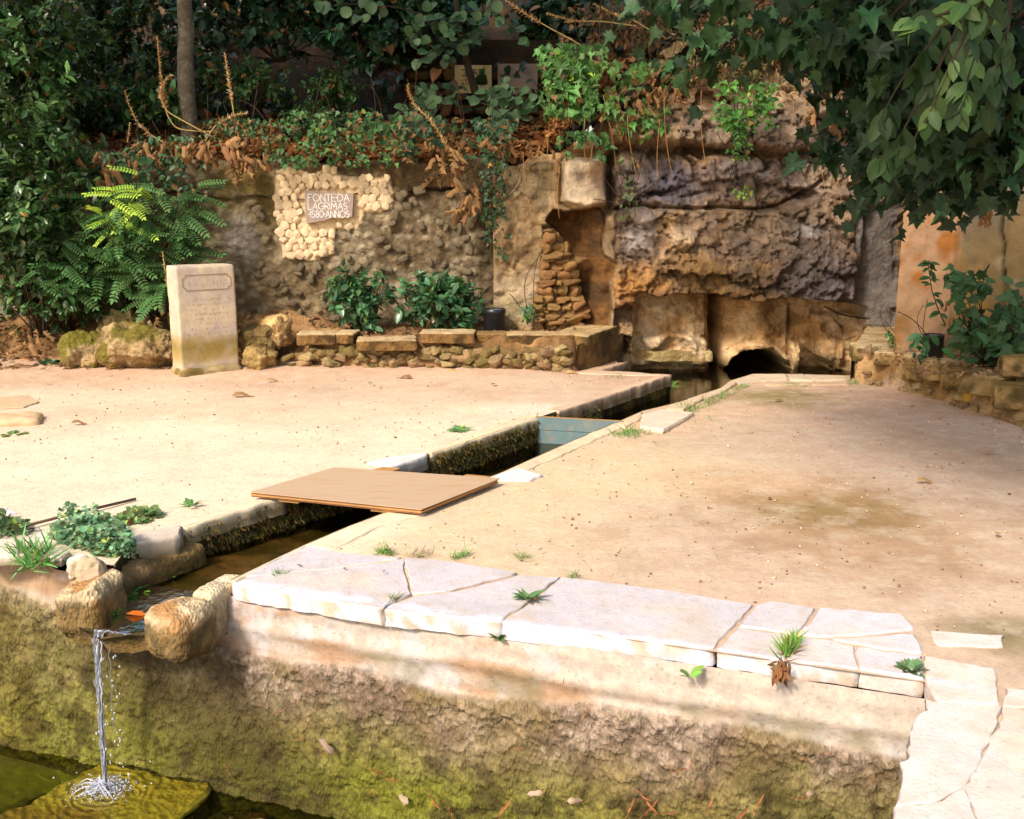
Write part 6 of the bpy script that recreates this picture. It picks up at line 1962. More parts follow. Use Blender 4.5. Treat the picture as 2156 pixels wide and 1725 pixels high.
# far wood behind everything, too dense to count
g_ = np.random.default_rng(12)
n = 15000
pos = np.stack([g_.uniform(-9, 9, n), g_.uniform(12.8, 17.5, n), np.zeros(n)], 1)
pos[:, 2] = hill_z(pos[:, 0], pos[:, 1]) + g_.uniform(.0, 1.0, n) ** 2 * 1.0
nn_ = fbm(pos, 3, 5, scale=.9)
pos = pos[nn_ > -.15]; n = len(pos)
ld = g_.normal(size=(n, 3)); ld[:, 2] -= .3
V, F, Cc = leaf_cloud(pos, ld, g_.normal(size=(n, 3)) * .6 + [0, -.5, 1], np.exp(g_.normal(-2.1, .3, n)), 'heart', gcols(n, (.020, .050, .018), g_, .35, .01, .22))
tag(obj('undergrowth', V, F, M_gloss, col=Cc, base=np.array([0, 14, 3.0])), 'dark ground cover and ivy all over the wooded slope', kind='stuff')

# leaf litter and dead leaves on the bank, wall tops
def litter(name, label, region, n, sz, zf, seed, base=(.22, .12, .05), kind='dead', mat=None, flat=.25, kindp='stuff', lift=.02, spread=.3):
    g_ = np.random.default_rng(seed)
    xy = region(g_, n)
    pos = np.concatenate([xy, zf(xy[:, 0], xy[:, 1])[:, None] + g_.uniform(.0, lift, (len(xy), 1))], 1)
    a = g_.uniform(0, 2 * math.pi, len(xy))
    ld = np.stack([np.cos(a), np.sin(a), g_.normal(0, flat, len(xy))], 1)
    up = np.tile([0, 0, 1.], (len(xy), 1)) + g_.normal(0, flat * 1.5, (len(xy), 3))
    c = np.tile(np.asarray(base), (len(xy), 1)) * np.exp(g_.normal(0, spread, (len(xy), 1)))
    V, F, Cc = leaf_cloud(pos, ld, up, sz * np.exp(g_.normal(0, .3, len(xy))), kind, c)
    o = obj(name, V, F, mat or M_dead, col=Cc)
    return tag(o, label, kind=kindp)
def bank_z(x, y):
    yb = np.interp(x, bx_[:, 0], bx_[:, 1]); bench = sstep(P(560, 780)[0], P(700, 780)[0], x)
    H = .33 * bench + (1 - bench) * .40; wd = .10 * bench + (1 - bench) * 1.1
    return H * sstep(0, 1, (y - yb) / wd) + .10 * sstep(11.1, 11.6, y) * (1 - bench * .6) + .02
litter('fallen_leaves', 'brown leaf litter over the earth bank behind the boulders', lambda g, n: np.stack([g.uniform(-6, -2.6, n), g.uniform(10.3, 11.5, n)], 1), 1500, .085, bank_z, 41, base=(.26, .15, .07))
litter('fallen_leaves', 'scattered brown leaves on the bench behind the shrubs', lambda g, n: np.stack([g.uniform(-2.6, .9, n), g.uniform(10.75, 11.5, n)], 1), 260, .06, bank_z, 42, base=(.26, .15, .07))
litter('fallen_leaves', 'orange brown leaf litter on the slope above the retaining wall', lambda g, n: np.stack([g.uniform(-6, 1.2, n), g.uniform(11.7, 13.2, n)], 1), 6500, .11, lambda x, y: hill_z(x, y) + .02, 43, base=(.34, .15, .05), lift=.12, flat=.5)
litter('fallen_leaves', 'dry leaf litter and roots on top of the cliff', lambda g, n: np.stack([g.uniform(1, 5.5, n), g.uniform(12.6, 14.5, n)], 1), 4500, .10, lambda x, y: hill_z(x, y) + .02, 44, base=(.36, .19, .08), lift=.15, flat=.5)
litter('fallen_leaves', 'dead leaves under the shrub on the stone ledge at the right', lambda g, n: np.stack([g.uniform(3.2, 4.4, n), g.uniform(8.0, 9.3, n)], 1), 220, .06, lambda x, y: .35 + 0 * x, 45, base=(.30, .17, .08))

# tiny grit on the ground
g_ = np.random.default_rng(15)
n = 2600
xy = np.stack([g_.uniform(-4.5, 4.5, n), 3.6 + g_.uniform(0, 1, n) ** 1.2 * 7, ], 1)
xy = xy[~in_poly(xy, pit) & (seg_dist(xy, pit) > .05)]
coverpolys = [XY(f) for f in flag]
for cpoly in coverpolys: xy = xy[~in_poly(xy, cpoly)]
Vs = []; Fs = []
cv, cf = cube_grid(1)
for i, (a, b_) in enumerate(xy):
    s = g_.uniform(.002, .006) * (1.7 if g_.random() < .04 else 1)
    v = cv * [s, s * .8, s * .6]
    v = place(v, (a, b_, s * .3 + .002), g_.uniform(0, 3), g_.uniform(-.5, .5), g_.uniform(-.5, .5))
    Vs.append(v); Fs.append(cf + 8 * i)
gc = np.repeat(mixc(srgb(226, 200, 160), srgb(120, 90, 64), (g_.random(len(xy)) < .55) * g_.uniform(.5, 1, len(xy))), 8, 0)
tag(obj('gravel', np.concatenate(Vs), np.concatenate(Fs), M_cream, col=gc * .85, smooth=False), 'fine grit scattered over the sand', kind='stuff')
litter('plant_litter', 'tiny dry leaf scraps and twigs scattered on the sand', lambda g, n: (lambda q: q[~in_poly(q, pit) & (seg_dist(q, pit) > .05)])(np.stack([g.uniform(-4.8, 4.6, n), 4.4 + g.uniform(0, 1, n) * 6], 1)), 260, .020, lambda x, y: .012 + 0 * x, 46, base=(.26, .17, .09), flat=.15, spread=.5)

# singled-out leaves on the ground
M_lf_tan = mat_leafo('tan_leaf', (.40, .24, .10), .3, .7, .15)
M_lf_or = mat_leafo('orange_leaf', (.62, .13, .015), .1, .35, .1)
tan_me = leaf_me('dead', M_lf_tan); tan_me2 = leaf_me('oval', M_lf_tan); or_me = leaf_me('oval', M_lf_or)
def ground_leaf(px, py, size, label, me=None, rz=0., z=.022, zp=0.0):
    p = P(px, py, zp)
    o = leaf_inst(me or tan_me, (p[0], p[1], zp + z), (math.cos(rz), math.sin(rz), .1), (.1, 0, 1), size, None)
    o.name = 'fallen_leaf'
    tag(o, label, 'leaf')
for px, py, s, rz, lab in [
    (488, 837, .20, .1, 'curled brown leaf on the sand below the inscribed slab'),
    (940, 787, .16, .4, 'pale dry leaf at the foot of the bench beside the corner'),
    (868, 799, .16, 2.9, 'flat tan leaf on the sand left of the pale dry leaf'),
    (1035, 815, .09, 1., 'small greenish yellow leaf on the pink sand'),
    (1190, 788, .14, 0.2, 'brown leaf on the sand near the bench corner'),
    (1928, 1018, .11, .1, 'yellow brown leaf alone on the bare sand at the right'),
    (992, 1050, .055, 2.8, 'small yellow leaf beside the right corner of the plywood'),
    (1630, 848, .10, .3, 'dry leaf lying by the grass on the channel edge stones'),
    (2068, 958, .10, .2, 'thin brown leaf on the sand at the right edge'),
    (30, 770, .30, .6, 'big crumpled orange brown leaf under the hedge'),
    (560, 805, .12, .4, 'brown leaf on the sand right of the slab foot'),
    (150, 895, .12, .1, 'dry brown leaf on the sand near the left edge'),
    (2100, 1135, .06, 1.1, 'tiny brown leaf on the sand above the corner flagstones')]:
    ground_leaf(px, py, s, lab, rz=rz, me=tan_me if s > .1 else tan_me2)
p = P(283, 1297, -.186)
o = leaf_inst(or_me, (p[0] - .04, p[1], -.176), (1, .05, 0), (0, 0, 1), .105, None); o.name = 'fallen_leaf'; tag(o, 'bright orange leaf floating in the spout trough', 'leaf')
o = leaf_inst(leaf_me('dead', M_lf_tan), PY(1662, 818, P(1662, 818)[1]) + [0, 0, .02], (1, .1, .2), (0, 0, 1), .01, None); bpy.data.objects.remove(o)
# yellow dead leaf standing on the ledge
p = PY(2030, 818, 8.45)
o = leaf_inst(leaf_me('lance', mat_leafo('yellow_leaf', (.55, .33, .05), .1, .6, .2)), (p[0], 8.40, .03), (.15, .25, 1), (0, -1, .1), .26, None); o.name = 'fallen_leaf'
tag(o, 'tall yellow leaf leaning upright against the ledge stones at the right', 'leaf')

# leaves and dry conifer sprigs stuck to the pool wall
M_lf_red = mat_leafo('rusty_sprig', (.28, .11, .04), .45, .7, .2)
M_lf_pale = mat_leafo('pale_leaf', (.36, .25, .17), .3, .6, .1)
_v, _f = LEAF['lance']; _v = _v.copy(); _v[:, 0] *= .55; _v[:, 2] += .12 * np.sin(_v[:, 1] * 6); LEAF['sprig'] = (_v, _f)
sprig = leaf_me('sprig', M_lf_red); pale = leaf_me('dead', M_lf_pale)
V0_, F0_ = LEAF['lance']
wl = empty('wall_leaves', (POOL_L[0] + u_wall[0] * 1.2, POOL_L[1] + u_wall[1] * 1.2, -.9), 'rusty sprigs and pale leaves stuck on the mossy pool wall', 'leaves')
g_ = np.random.default_rng(77)
def wall_pt(px, py):
    # meet the wall's face
    d = ray(px, py); o0 = np.array([POOL_L[0], POOL_L[1]]) + n_wall * .085
    t = ((o0 - 0) @ n_wall) / (d[:2] @ n_wall)
    return np.array([d[0] * t, d[1] * t, CAM_H + d[2] * t])
for px, py, L_, ang in [(487, 1643, .09, -50), (553, 1460, .05, -60), (600, 1490, .05, 30), (622, 1458, .05, 45), (690, 1575, .07, -70), (800, 1620, .10, -30), (830, 1640, .09, -20),
                        (790, 1665, .08, -80), (650, 1560, .05, 0), (940, 1690, .12, -50), (955, 1715, .1, -65), (1060, 1700, .12, 60), (1030, 1725, .12, 40), (1410, 1602, .10, -10), (1385, 1655, .12, -40),
                        (1400, 1700, .10, 15), (1450, 1610, .08, -80), (1330, 1690, .12, 70), (1360, 1690, .12, 50), (1475, 1655, .06, 80), (1300, 1735, .09, 60), (1500, 1690, .08, 70), (1555, 1720, .12, 45), (1600, 1700, .10, 80),
                        (1690, 1660, .07, 0), (1100, 1560, .05, 10), (1240, 1500, .06, 60), (1690, 1590, .06, -20), (1850, 1640, .06, -30), (1745, 1600, .05, 10), (160, 1430, .05, -70), (230, 1520, .05, 60), (130, 1440, .04, 80), (920, 1560, .04, 0), (1180, 1440, .04, 80)]:
    p = wall_pt(px, py)
    p = p + np.array([n_wall[0], n_wall[1], 0]) * .022 + g_.normal(0, .02, 3) * [1, .2, 1]
    a_ = R(ang); d = np.array([u_wall[0] * math.cos(a_), u_wall[1] * math.cos(a_), math.sin(a_)])
    for q in range(3):
        dd_ = d + g_.normal(0, .22, 3) * [1, 1, 1]
        leaf_inst(sprig, p - d * L_ * .25 * q, dd_, (n_wall[0], n_wall[1], .2), L_ * (.50 - .12 * q), wl, 'sprig')
for px, py, s in [(1148, 1660, .05), (1200, 1677, .055), (866, 1683, .07), (710, 1580, .07), (1700, 1662, .05), (1590, 1500, .03), (1345, 1735, .05), (1115, 1722, .05)]:
    p = wall_pt(px, py) + np.array([n_wall[0], n_wall[1], 0]) * .035
    leaf_inst(pale, p, (g_.normal(), .3 * g_.normal(), g_.normal() * .6), (n_wall[0], n_wall[1], .5), s * 1.3, wl, 'leaf')

# ------------------------------------------------------------------ thin tree behind the left wall, unseen crowns added above to shade slope and walls
def tree(name, label, foot, pth, r0, r1, crown_c, crown_r, ntw, lpt, sz, kind, base, seed, group=None, limbs=5, mat=None):
    g_ = np.random.default_rng(seed)
    root = empty(name, foot, label, 'tree', group)
    pth = np.array(pth, float)
    tt = np.linspace(0, 1, 30); ti = np.linspace(0, 1, len(pth))
    P_ = np.stack([np.interp(tt, ti, pth[:, i]) for i in range(3)], 1) + fbm(np.stack([tt * 6, tt * 0 + seed, tt * 0], 1), 2, seed)[:, None] * .015
    V_, F_ = tube(P_, np.linspace(r0, r1, 30), 14)
    V_ = V_ + fbm(V_, 3, seed, scale=7)[:, None] * .006
    tk = obj('trunk', V_, F_, M_bark, parent=root)
    cc = np.asarray(crown_c, float); cr = np.asarray(crown_r, float)
    parts = []
    for i in range(limbs):
        d = g_.normal(size=3); d /= np.linalg.norm(d); b_ = cc + d * cr * .75
        a = P_[-1 - g_.integers(0, 6)]
        t = np.linspace(0, 1, 7)[:, None]; mid = (a + b_) / 2 + [0, 0, .3]
        parts.append(tube(a * (1 - t) ** 2 + 2 * mid * t * (1 - t) + b_ * t ** 2, np.linspace(r1 * .8, .012, 7), 7))
    if parts:
        V_, F_, _ = joinm(parts); obj('limb', V_, F_, M_bark, parent=root)
    d = g_.normal(size=(ntw, 3)); d /= np.linalg.norm(d, axis=1)[:, None]
    r_ = g_.uniform(0, 1, ntw) ** .45 * (1 + .25 * fbm(d * 2 + seed, 3, seed))
    tip = cc + d * cr * r_[:, None]
    k = np.repeat(np.arange(ntw), lpt)
    pos = tip[k] + g_.normal(0, .16, (len(k), 3))
    ld = g_.normal(size=(len(k), 3)); ld[:, 2] -= .4
    V, F, Cc = leaf_cloud(pos, ld, g_.normal(size=(len(k), 3)) * .5 + [0, 0, 1], sz * np.exp(g_.normal(0, .2, len(k))), kind, gcols(len(k), base, g_))
    o = obj('crown', V, F, mat or M_leaf, parent=root, col=Cc); o['kind'] = 'stuff'
    return root
b_ = PY(394, 290, 11.95); t_ = PY(389, -20, 11.75)
tree('slender_tree', 'slender tree with a speckled grey trunk behind the left wall', (b_[0], b_[1], b_[2] - .15), [b_ - [0, 0, .2], PY(391, 150, 11.85), t_, (t_[0] + .05, 11.7, 6.6)], .100, .07, (-5.2, 9.6, 7.6), (3.0, 2.3, 1.5), 520, 12, .15, 'oval', (.04, .09, .03), 801)
tree('added_shade_tree', 'tall tree above the marble tablets, its unseen crown set to shade the slope', (.6, 14.6, 3.5), [(.6, 14.6, 3.3), (.4, 14.3, 5), (.2, 13.8, 6.6)], .12, .08, (-1.4, 9.8, 7.6), (2.9, 2.2, 1.4), 480, 12, .16, 'oval', (.04, .09, .03), 802)
tree('added_shade_tree', 'unseen thin crowned tree added to shade the walls from above', (-7.5, 9.5, 0.2), [(-7.5, 9.5, 0.1), (-6.8, 9, 4), (-3.5, 6.8, 6.6)], .14, .07, (-1.3, 6.0, 7.3), (2.9, 1.5, .8), 70, 12, .15, 'oval', (.04, .09, .03), 804, limbs=9)
tree('added_shade_tree', 'tall tree above the cliff, its unseen crown set to shade the slope', (4.4, 15.2, 4.2), [(4.4, 15.2, 4.0), (4.2, 14.6, 6), (4.0, 14.0, 7)], .14, .09, (2.6, 10.4, 7.6), (2.8, 2.1, 1.3), 380, 12, .16, 'oval', (.04, .09, .03), 803)

# dark twiggy small tree in front of the tablets with round leaves
g_ = np.random.default_rng(31)
M_round = mat_leafo('round_leaf', (.085, .155, .065), .35, .38, .25)
rl_me = leaf_me('round', M_round)
root = empty('judas_tree', PY(1003, 235, 12.6) - [0, 0, .1], 'small dark stemmed tree with round blue green leaves before the tablets', 'tree')
pth = [PY(a, b, y) for a, b, y in [(1010, 225, 12.6), (1000, 190, 12.55), (988, 150, 12.5), (975, 100, 12.4), (965, 40, 12.3), (958, -30, 12.2)]]
V_, F_ = tube(pth, np.linspace(.055, .03, 6), 9); obj('trunk', V_, F_, M_wood, parent=root)
sprays = [((1002, 215), (1090, 225), 12.3, 11.9), ((1005, 210), (870, 220), 12.4, 12.0), ((985, 110), (960, 60), 12.4, 12.0), ((965, 60), (700, 10), 12.3, 11.6), ((975, 110), (880, 130), 12.3, 11.9),
          ((1060, 225), (1040, 330), 12.0, 11.7), ((1090, 220), (1010, 330), 12.0, 11.7), ((900, 225), (770, 300), 12.1, 11.8), ((1010, 215), (1110, 212), 12.3, 11.9), ((960, 40), (860, 90), 12.2, 11.8), ((900, 225), (920, 290), 12.1, 11.7), ((965, 30), (1080, 60), 12.2, 12.)]
nl = 0
for (a, b, ya, yb_) in sprays:
    A_, B_ = PY(*a, ya), PY(*b, yb_)
    t = np.linspace(0, 1, 9)[:, None]; pth = A_ * (1 - t) + B_ * t + np.array([0, 0, .10]) * np.sin(t * math.pi)
    V_, F_ = tube(pth, np.linspace(.014, .004, 9), 5); obj('branch', V_, F_, M_wood, parent=root)
    for i in range(22):
        q = pth[min(8, int(g_.uniform(2, 9)))] + g_.normal(0, .07, 3) * [1.2, .8, 1]
        leaf_inst(rl_me, q, (g_.normal() * .7, g_.normal() * .5 - .3, -.2 + g_.normal() * .5), (g_.normal() * .4, -.9, .8), g_.uniform(.085, .15), root); nl += 1

# ------------------------------------------------------------------ false acacia sapling with feathery leaves
M_fern = mat_leafo('feather_leaf', (.080, .175, .048), .4, .5, .3)
M_fernb = mat_leafo('young_feather_leaf', (.42, .62, .08), .15, .5, .35)
f_me, fb_me = leaf_me('pinnate', M_fern), leaf_me('pinnate', M_fernb)
g_ = np.random.default_rng(51)
foot = PY(290, 705, 11.05)
root = empty('acacia_sapling', foot, 'false acacia sapling with feathery leaves, its tips bright yellow green', 'tree')
tips = [(290, 370, 10.5, 1), (240, 400, 10.4, 1), (212, 440, 10.35, 1), (180, 400, 10.6, 0), (330, 395, 10.7, 0), (380, 400, 10.9, 0), (420, 380, 11.0, 0), (120, 500, 10.5, 0), (90, 540, 10.5, 0), (170, 500, 10.5, 0),
        (300, 450, 10.6, 0), (360, 470, 10.8, 0), (400, 500, 10.9, 0), (340, 520, 10.7, 0), (260, 520, 10.6, 0), (330, 610, 10.5, 0), (345, 600, 10.45, 0), (260, 590, 10.7, 0), (420, 520, 10.9, 0), (300, 400, 10.7, 0), (250, 460, 10.5, 0), (150, 440, 10.6, 0), (440, 470, 11.1, 0), (225, 430, 10.5, 0), (200, 560, 10.6, 0), (130, 560, 10.4, 0), (70, 570, 10.4, 0), (150, 600, 10.5, 0), (280, 560, 10.5, 0), (390, 440, 10.8, 0), (310, 480, 10.5, 0), (100, 460, 10.6, 0), (230, 500, 10.4, 0), (430, 420, 10.9, 0), (355, 560, 10.6, 0), (280, 420, 10.45, 1)]
for (px, py, y, br) in tips:
    tip = PY(px, py, y)
    t = np.linspace(0, 1, 8)[:, None]; mid = foot * .5 + tip * .5 + [g_.normal(0, .1), 0, .25]
    pth = foot * (1 - t) ** 2 + 2 * mid * t * (1 - t) + tip * t ** 2
    V_, F_ = tube(pth, np.linspace(.012, .004, 8), 5); obj('branch', V_, F_, M_wood, parent=root)
    for i in range(10):
        a = g_.uniform(-2.9, -.2) if g_.random() < .75 else g_.uniform(0, 3.14)
        q = tip - (tip - foot) * g_.uniform(0, .22) + g_.normal(0, .03, 3)
        dr_ = (math.cos(a), math.sin(a) * .5, g_.uniform(-.6, .35))
        leaf_inst(fb_me if br and i < 7 else f_me, q, dr_, (g_.normal() * .3, -.7, 1), g_.uniform(.22, .34) * (1 if not br else .85), root)

# ------------------------------------------------------------------ two leafy shrubs on the bench
for px, py, rad, n_, lab, sd in ((758, 625, (.37, .26, .37), 85, 'broad dark green shrub on the bench, the left one of two', 71), (925, 632, (.50, .28, .33), 115, 'wider dark green shrub on the bench next to the black floodlight', 72)):
    cpos = PY(px, py, 10.95)
    bush('leafy_shrub', lab, 'shrub', cpos, rad, n_, 11, .095, 'oval', (.065, .15, .062), sd, mat=M_gloss, foot=(cpos[0], 11.0, .34), twigl=.14, droop=.05, shell=.5, dry=.01)

# ------------------------------------------------------------------ green tangle hanging over the walls and cliff
def hang(name, label, cat, px0, px1, py0, py1, y, n, sz, kind, base, seed, mat=None, dry=.05, depth=.25, group=None, yellow=.03, stems=12, clump=5.):
    g_ = np.random.default_rng(seed)
    a = PY(px0, py1, y); b = PY(px1, py0, y)
    root = empty(name, ((a[0] + b[0]) / 2, y, b[2]), label, cat, group)
    pos = np.stack([g_.uniform(a[0], b[0], n * 3), y - g_.uniform(-.05, depth, n * 3), g_.uniform(a[2], b[2], n * 3)], 1)
    m = fbm(pos * [1, 1, .7], 3, seed, scale=clump) * 1.3 + (pos[:, 2] - a[2]) / (b[2] - a[2]) * .6 - .2 > g_.uniform(-.05, .2, n * 3)
    u = (pos[:, 0] - a[0]) / (b[0] - a[0])
    m &= g_.random(n * 3) < np.minimum(u, 1 - u) * 6 + .15
    pos = pos[m][:n]
    n_ = len(pos)
    pos[:, 1] += np.maximum(pos[:, 2] - b[2] + .3, 0) * .3
    ld = g_.normal(size=(n_, 3)) * [.8, .5, .5] + [0, -.25, -.65]
    up = g_.normal(size=(n_, 3)) * .35 + [0, -.8, .7]
    V, F, Cc = leaf_cloud(pos, ld, up, sz * np.exp(g_.normal(0, .25, n_)), kind, gcols(n_, base, g_, .3, yellow, dry))
    o = obj('foliage', V, F, mat or M_leaf, parent=root, col=Cc); o['kind'] = 'stuff'
    if stems:
        parts = []
        for i in range(max(stems, 3)):
            q = pos[g_.integers(n_)] + [0, .03, 0]
            t = np.linspace(0, 1, 6)[:, None]
            e = q + np.array([g_.normal(0, .12), .1, g_.uniform(.15, .6)])
            parts.append(tube(q * (1 - t) + e * t + np.sin(t * 3.1) * g_.normal(0, .04, 3), .004, 4))
        V_, F_, _ = joinm(parts); obj('stem', V_, F_, M_wood, parent=root)['kind'] = 'stuff'
    return root
IV = 'ivy trailing over the retaining wall'
hang('ivy', 'ivy hanging over the wall top above the cobble patch', 'ivy', 590, 880, 235, 352, 11.40, 760, .058, 'ivy', (.060, .14, .036), 901, group=IV, clump=8, dry=.2)
hang('ivy', 'ivy on the wall top between the stalks and the niche corner', 'ivy', 840, 1090, 250, 335, 11.40, 420, .06, 'ivy', (.036, .088, .035), 902, group=IV, dry=.25, clump=6)
hang('ivy', 'narrow dark ivy running down the corner beside the niche', 'ivy', 1015, 1075, 320, 545, 11.28, 330, .05, 'ivy', (.028, .065, .02), 903, group=IV, dry=.08)
hang('ivy', 'sparse ivy on the wall top left of the cobble patch', 'ivy', 430, 600, 250, 345, 11.40, 300, .05, 'ivy', (.05, .11, .03), 904, group=IV, dry=.25)
hang('ivy', 'dark creeper over the left end of the wall behind the feathery sapling', 'ivy', 130, 440, 285, 420, 11.35, 620, .07, 'oval', (.045, .11, .038), 930, group=IV, dry=.15, clump=4)
CG = 'plants growing on the cliff'
hang('cliff_plant', 'bright green leafy plant growing above the niche rocks', 'plant', 1130, 1280, 95, 250, 11.35, 560, .085, 'maple', (.085, .20, .040), 905, group=CG, clump=4)
hang('cliff_plant', 'green and dry plant tangle in the middle of the cliff top', 'plant', 1260, 1420, 130, 290, 11.30, 480, .075, 'maple', (.09, .19, .04), 906, group=CG, dry=.25)
hang('cliff_plant', 'small leafy tuft on the ledge above the niche', 'plant', 1170, 1290, 280, 335, 11.05, 150, .07, 'maple', (.06, .15, .035), 907, group=CG)
hang('cliff_plant', 'trailing bright ivy hanging down the middle of the cliff', 'plant', 1495, 1640, 175, 270, 10.85, 330, .06, 'ivy', (.085, .21, .035), 908, group=CG)
hang('cliff_plant', 'narrow trail of ivy reaching below the upper rock ledge', 'plant', 1530, 1580, 250, 345, 10.92, 110, .05, 'ivy', (.075, .19, .035), 909, group=CG)
hang('cliff_plant', 'tiny green plant rooted in the long crack of the cliff', 'plant', 1545, 1580, 392, 418, 11.0, 22, .045, 'ivy', (.14, .30, .04), 910, group=CG, stems=2)
hang('cliff_plant', 'olive dry tangle below the overhanging maple branch', 'plant', 1400, 1650, 30, 170, 11.6, 700, .07, 'lance', (.14, .14, .035), 911, group=CG, dry=.45)
hang('cliff_plant', 'dry brown tangle on the slope above the green plants', 'plant', 1180, 1420, 10, 130, 12.4, 800, .09, 'lance', (.09, .08, .03), 912, group=CG, dry=.6)
hang('cliff_plant', 'dry root tangle at the right top of the cliff', 'plant', 1640, 1850, 100, 200, 11.3, 300, .07, 'lance', (.20, .13, .04), 913, group=CG, dry=.6)
hang('cliff_plant', 'thin weed trail on the cliff left of the long crack', 'plant', 1305, 1345, 320, 470, 11.02, 60, .045, 'oval', (.08, .15, .03), 914, group=CG)
hang('cliff_plant', 'small green weed at the foot of the niche', 'plant', 1098, 1128, 643, 678, 10.95, 45, .05, 'ivy', (.05, .12, .03), 915, group=CG, stems=2)
hang('cliff_plant', 'green trail hanging inside the cave mouth', 'plant', 1370, 1430, 640, 700, 11.9, 50, .05, 'ivy', (.04, .10, .03), 916, group=CG, stems=3)
hang('cliff_plant', 'olive weed growing on the plaster at the right edge', 'plant', 1915, 1935, 440, 500, 9.3, 14, .04, 'oval', (.06, .13, .02), 917, group=CG, stems=1)
# dry stems hanging down the rock
g_ = np.random.default_rng(91)
root = empty('dry_vines', PY(1400, 200, 11.2), 'thin pale dry vine stems hanging down the cliff face', 'vines', kind='thing')
for px, py, dy, y in [(1235, 250, 120, 10.98), (1240, 300, 90, 10.96), (1110, 320, 150, 11.12), (1178, 350, 110, 11.05), (1330, 240, 140, 11.0), (1405, 200, 180, 10.85), (1300, 180, 120, 11.1), (1720, 190, 280, 10.8), (1735, 210, 260, 10.8), (1752, 240, 260, 10.78), (1700, 200, 120, 10.9), (1275, 200, 160, 11.1), (1660, 150, 120, 10.95), (1480, 190, 160, 10.9), (1145, 180, 150, 11.3), (1385, 250, 130, 10.9)]:
    t = np.linspace(0, 1, 10)
    pth = np.array([PY(px + 10 * math.sin(k_ * 2.2 + px) + dy * .08 * k_, py + dy * k_, y) for k_ in t])
    V_, F_ = tube(pth, .0035, 4); obj('stem', V_, F_, M_dryst if 'M_dryst' in globals() else M_batten, parent=root)

# ------------------------------------------------------------------ clusters of big dead leaves
M_dl = mat_leafo('brown_acanthus', (.28, .15, .06), .55, .85, .2, .012)
dl_me = leaf_me('curled', M_dl); dl2 = leaf_me('dead', M_dl)
def dead_cluster(px, py, y, n, wpx, hpx, size, label, seed):
    g_ = np.random.default_rng(seed)
    root = empty('dead_leaves', PY(px, py, y), label, 'dead leaves', 'drooping bunches of dead leaves')
    for i in range(n):
        u, v = g_.uniform(-.5, .5), g_.uniform(0, 1)
        q = PY(px + u * wpx, py + (v - .2) * hpx * .8, y - g_.uniform(0, .15)); size_ = size * .85
        leaf_inst(dl_me if i % 2 else dl2, q, (u * 1.2 + g_.normal() * .35, g_.normal() * .35 - .15, -.9 + g_.normal() * .45), (g_.normal() * 1.0, -1, .3), size_ * g_.uniform(.5, 1.2), root)
dead_cluster(455, 300, 11.3, 34, 110, 50, .24, 'wide bunch of pale brown dead leaves under the thin trunk', 1)
dead_cluster(530, 300, 11.3, 22, 60, 70, .22, 'dead brown leaves drooping from the wall top left of the cobbles', 2)
dead_cluster(500, 330, 11.25, 10, 30, 70, .20, 'long dead leaves hanging lowest beside the moss', 3)
dead_cluster(935, 320, 11.2, 26, 50, 90, .22, 'orange brown dead leaves hanging at the foot of the tall bent stalk', 4)
dead_cluster(990, 395, 11.2, 18, 34, 70, .24, 'dark orange dead leaves hanging against the wall beside the ivy', 5)
dead_cluster(985, 275, 11.5, 24, 160, 60, .20, 'tangle of dead leaves on the wall top below the round leaves', 6)
dead_cluster(270, 320, 11.2, 16, 130, 30, .18, 'line of dead leaves along the left end of the wall top', 7)
dead_cluster(350, 300, 11.3, 22, 120, 26, .20, 'dead leaves heaped on the wall top in front of the thin trunk', 8)
dead_cluster(215, 350, 10.9, 12, 60, 60, .20, 'brown dead leaves in the hedge left of the bright feathery tips', 9)
dead_cluster(330, 640, 10.6, 8, 60, 60, .18, 'dead leaves below the feathery leaves beside the slab', 10)
dead_cluster(1150, 300, 11.3, 14, 80, 60, .16, 'dry leaves on the rocks above the niche', 11)
dead_cluster(1330, 195, 11.2, 22, 120, 70, .16, 'dry curled leaves among the plants on the cliff', 12)
dead_cluster(1410, 160, 11.2, 18, 60, 80, .18, 'pale dead leaves hanging in the middle of the cliff top', 13)
dead_cluster(1730, 190, 11.0, 16, 40, 80, .18, 'straw coloured dead leaves hanging from the cliff top right', 14)
dead_cluster(2075, 400, 7.2, 26, 40, 80, .13, 'brown dead leaf bunch hanging below the overhanging branches', 15)
dead_cluster(1060, 290, 11.4, 14, 60, 60, .18, 'dead leaves hanging right of the round leaved branch', 16)
dead_cluster(2010, 640, 8.5, 12, 50, 80, .12, 'dry brown leaves inside the right-hand shrub', 17)
dead_cluster(60, 700, 10.5, 12, 70, 50, .18, 'dry leaves at the foot of the hedge near the left edge', 18)

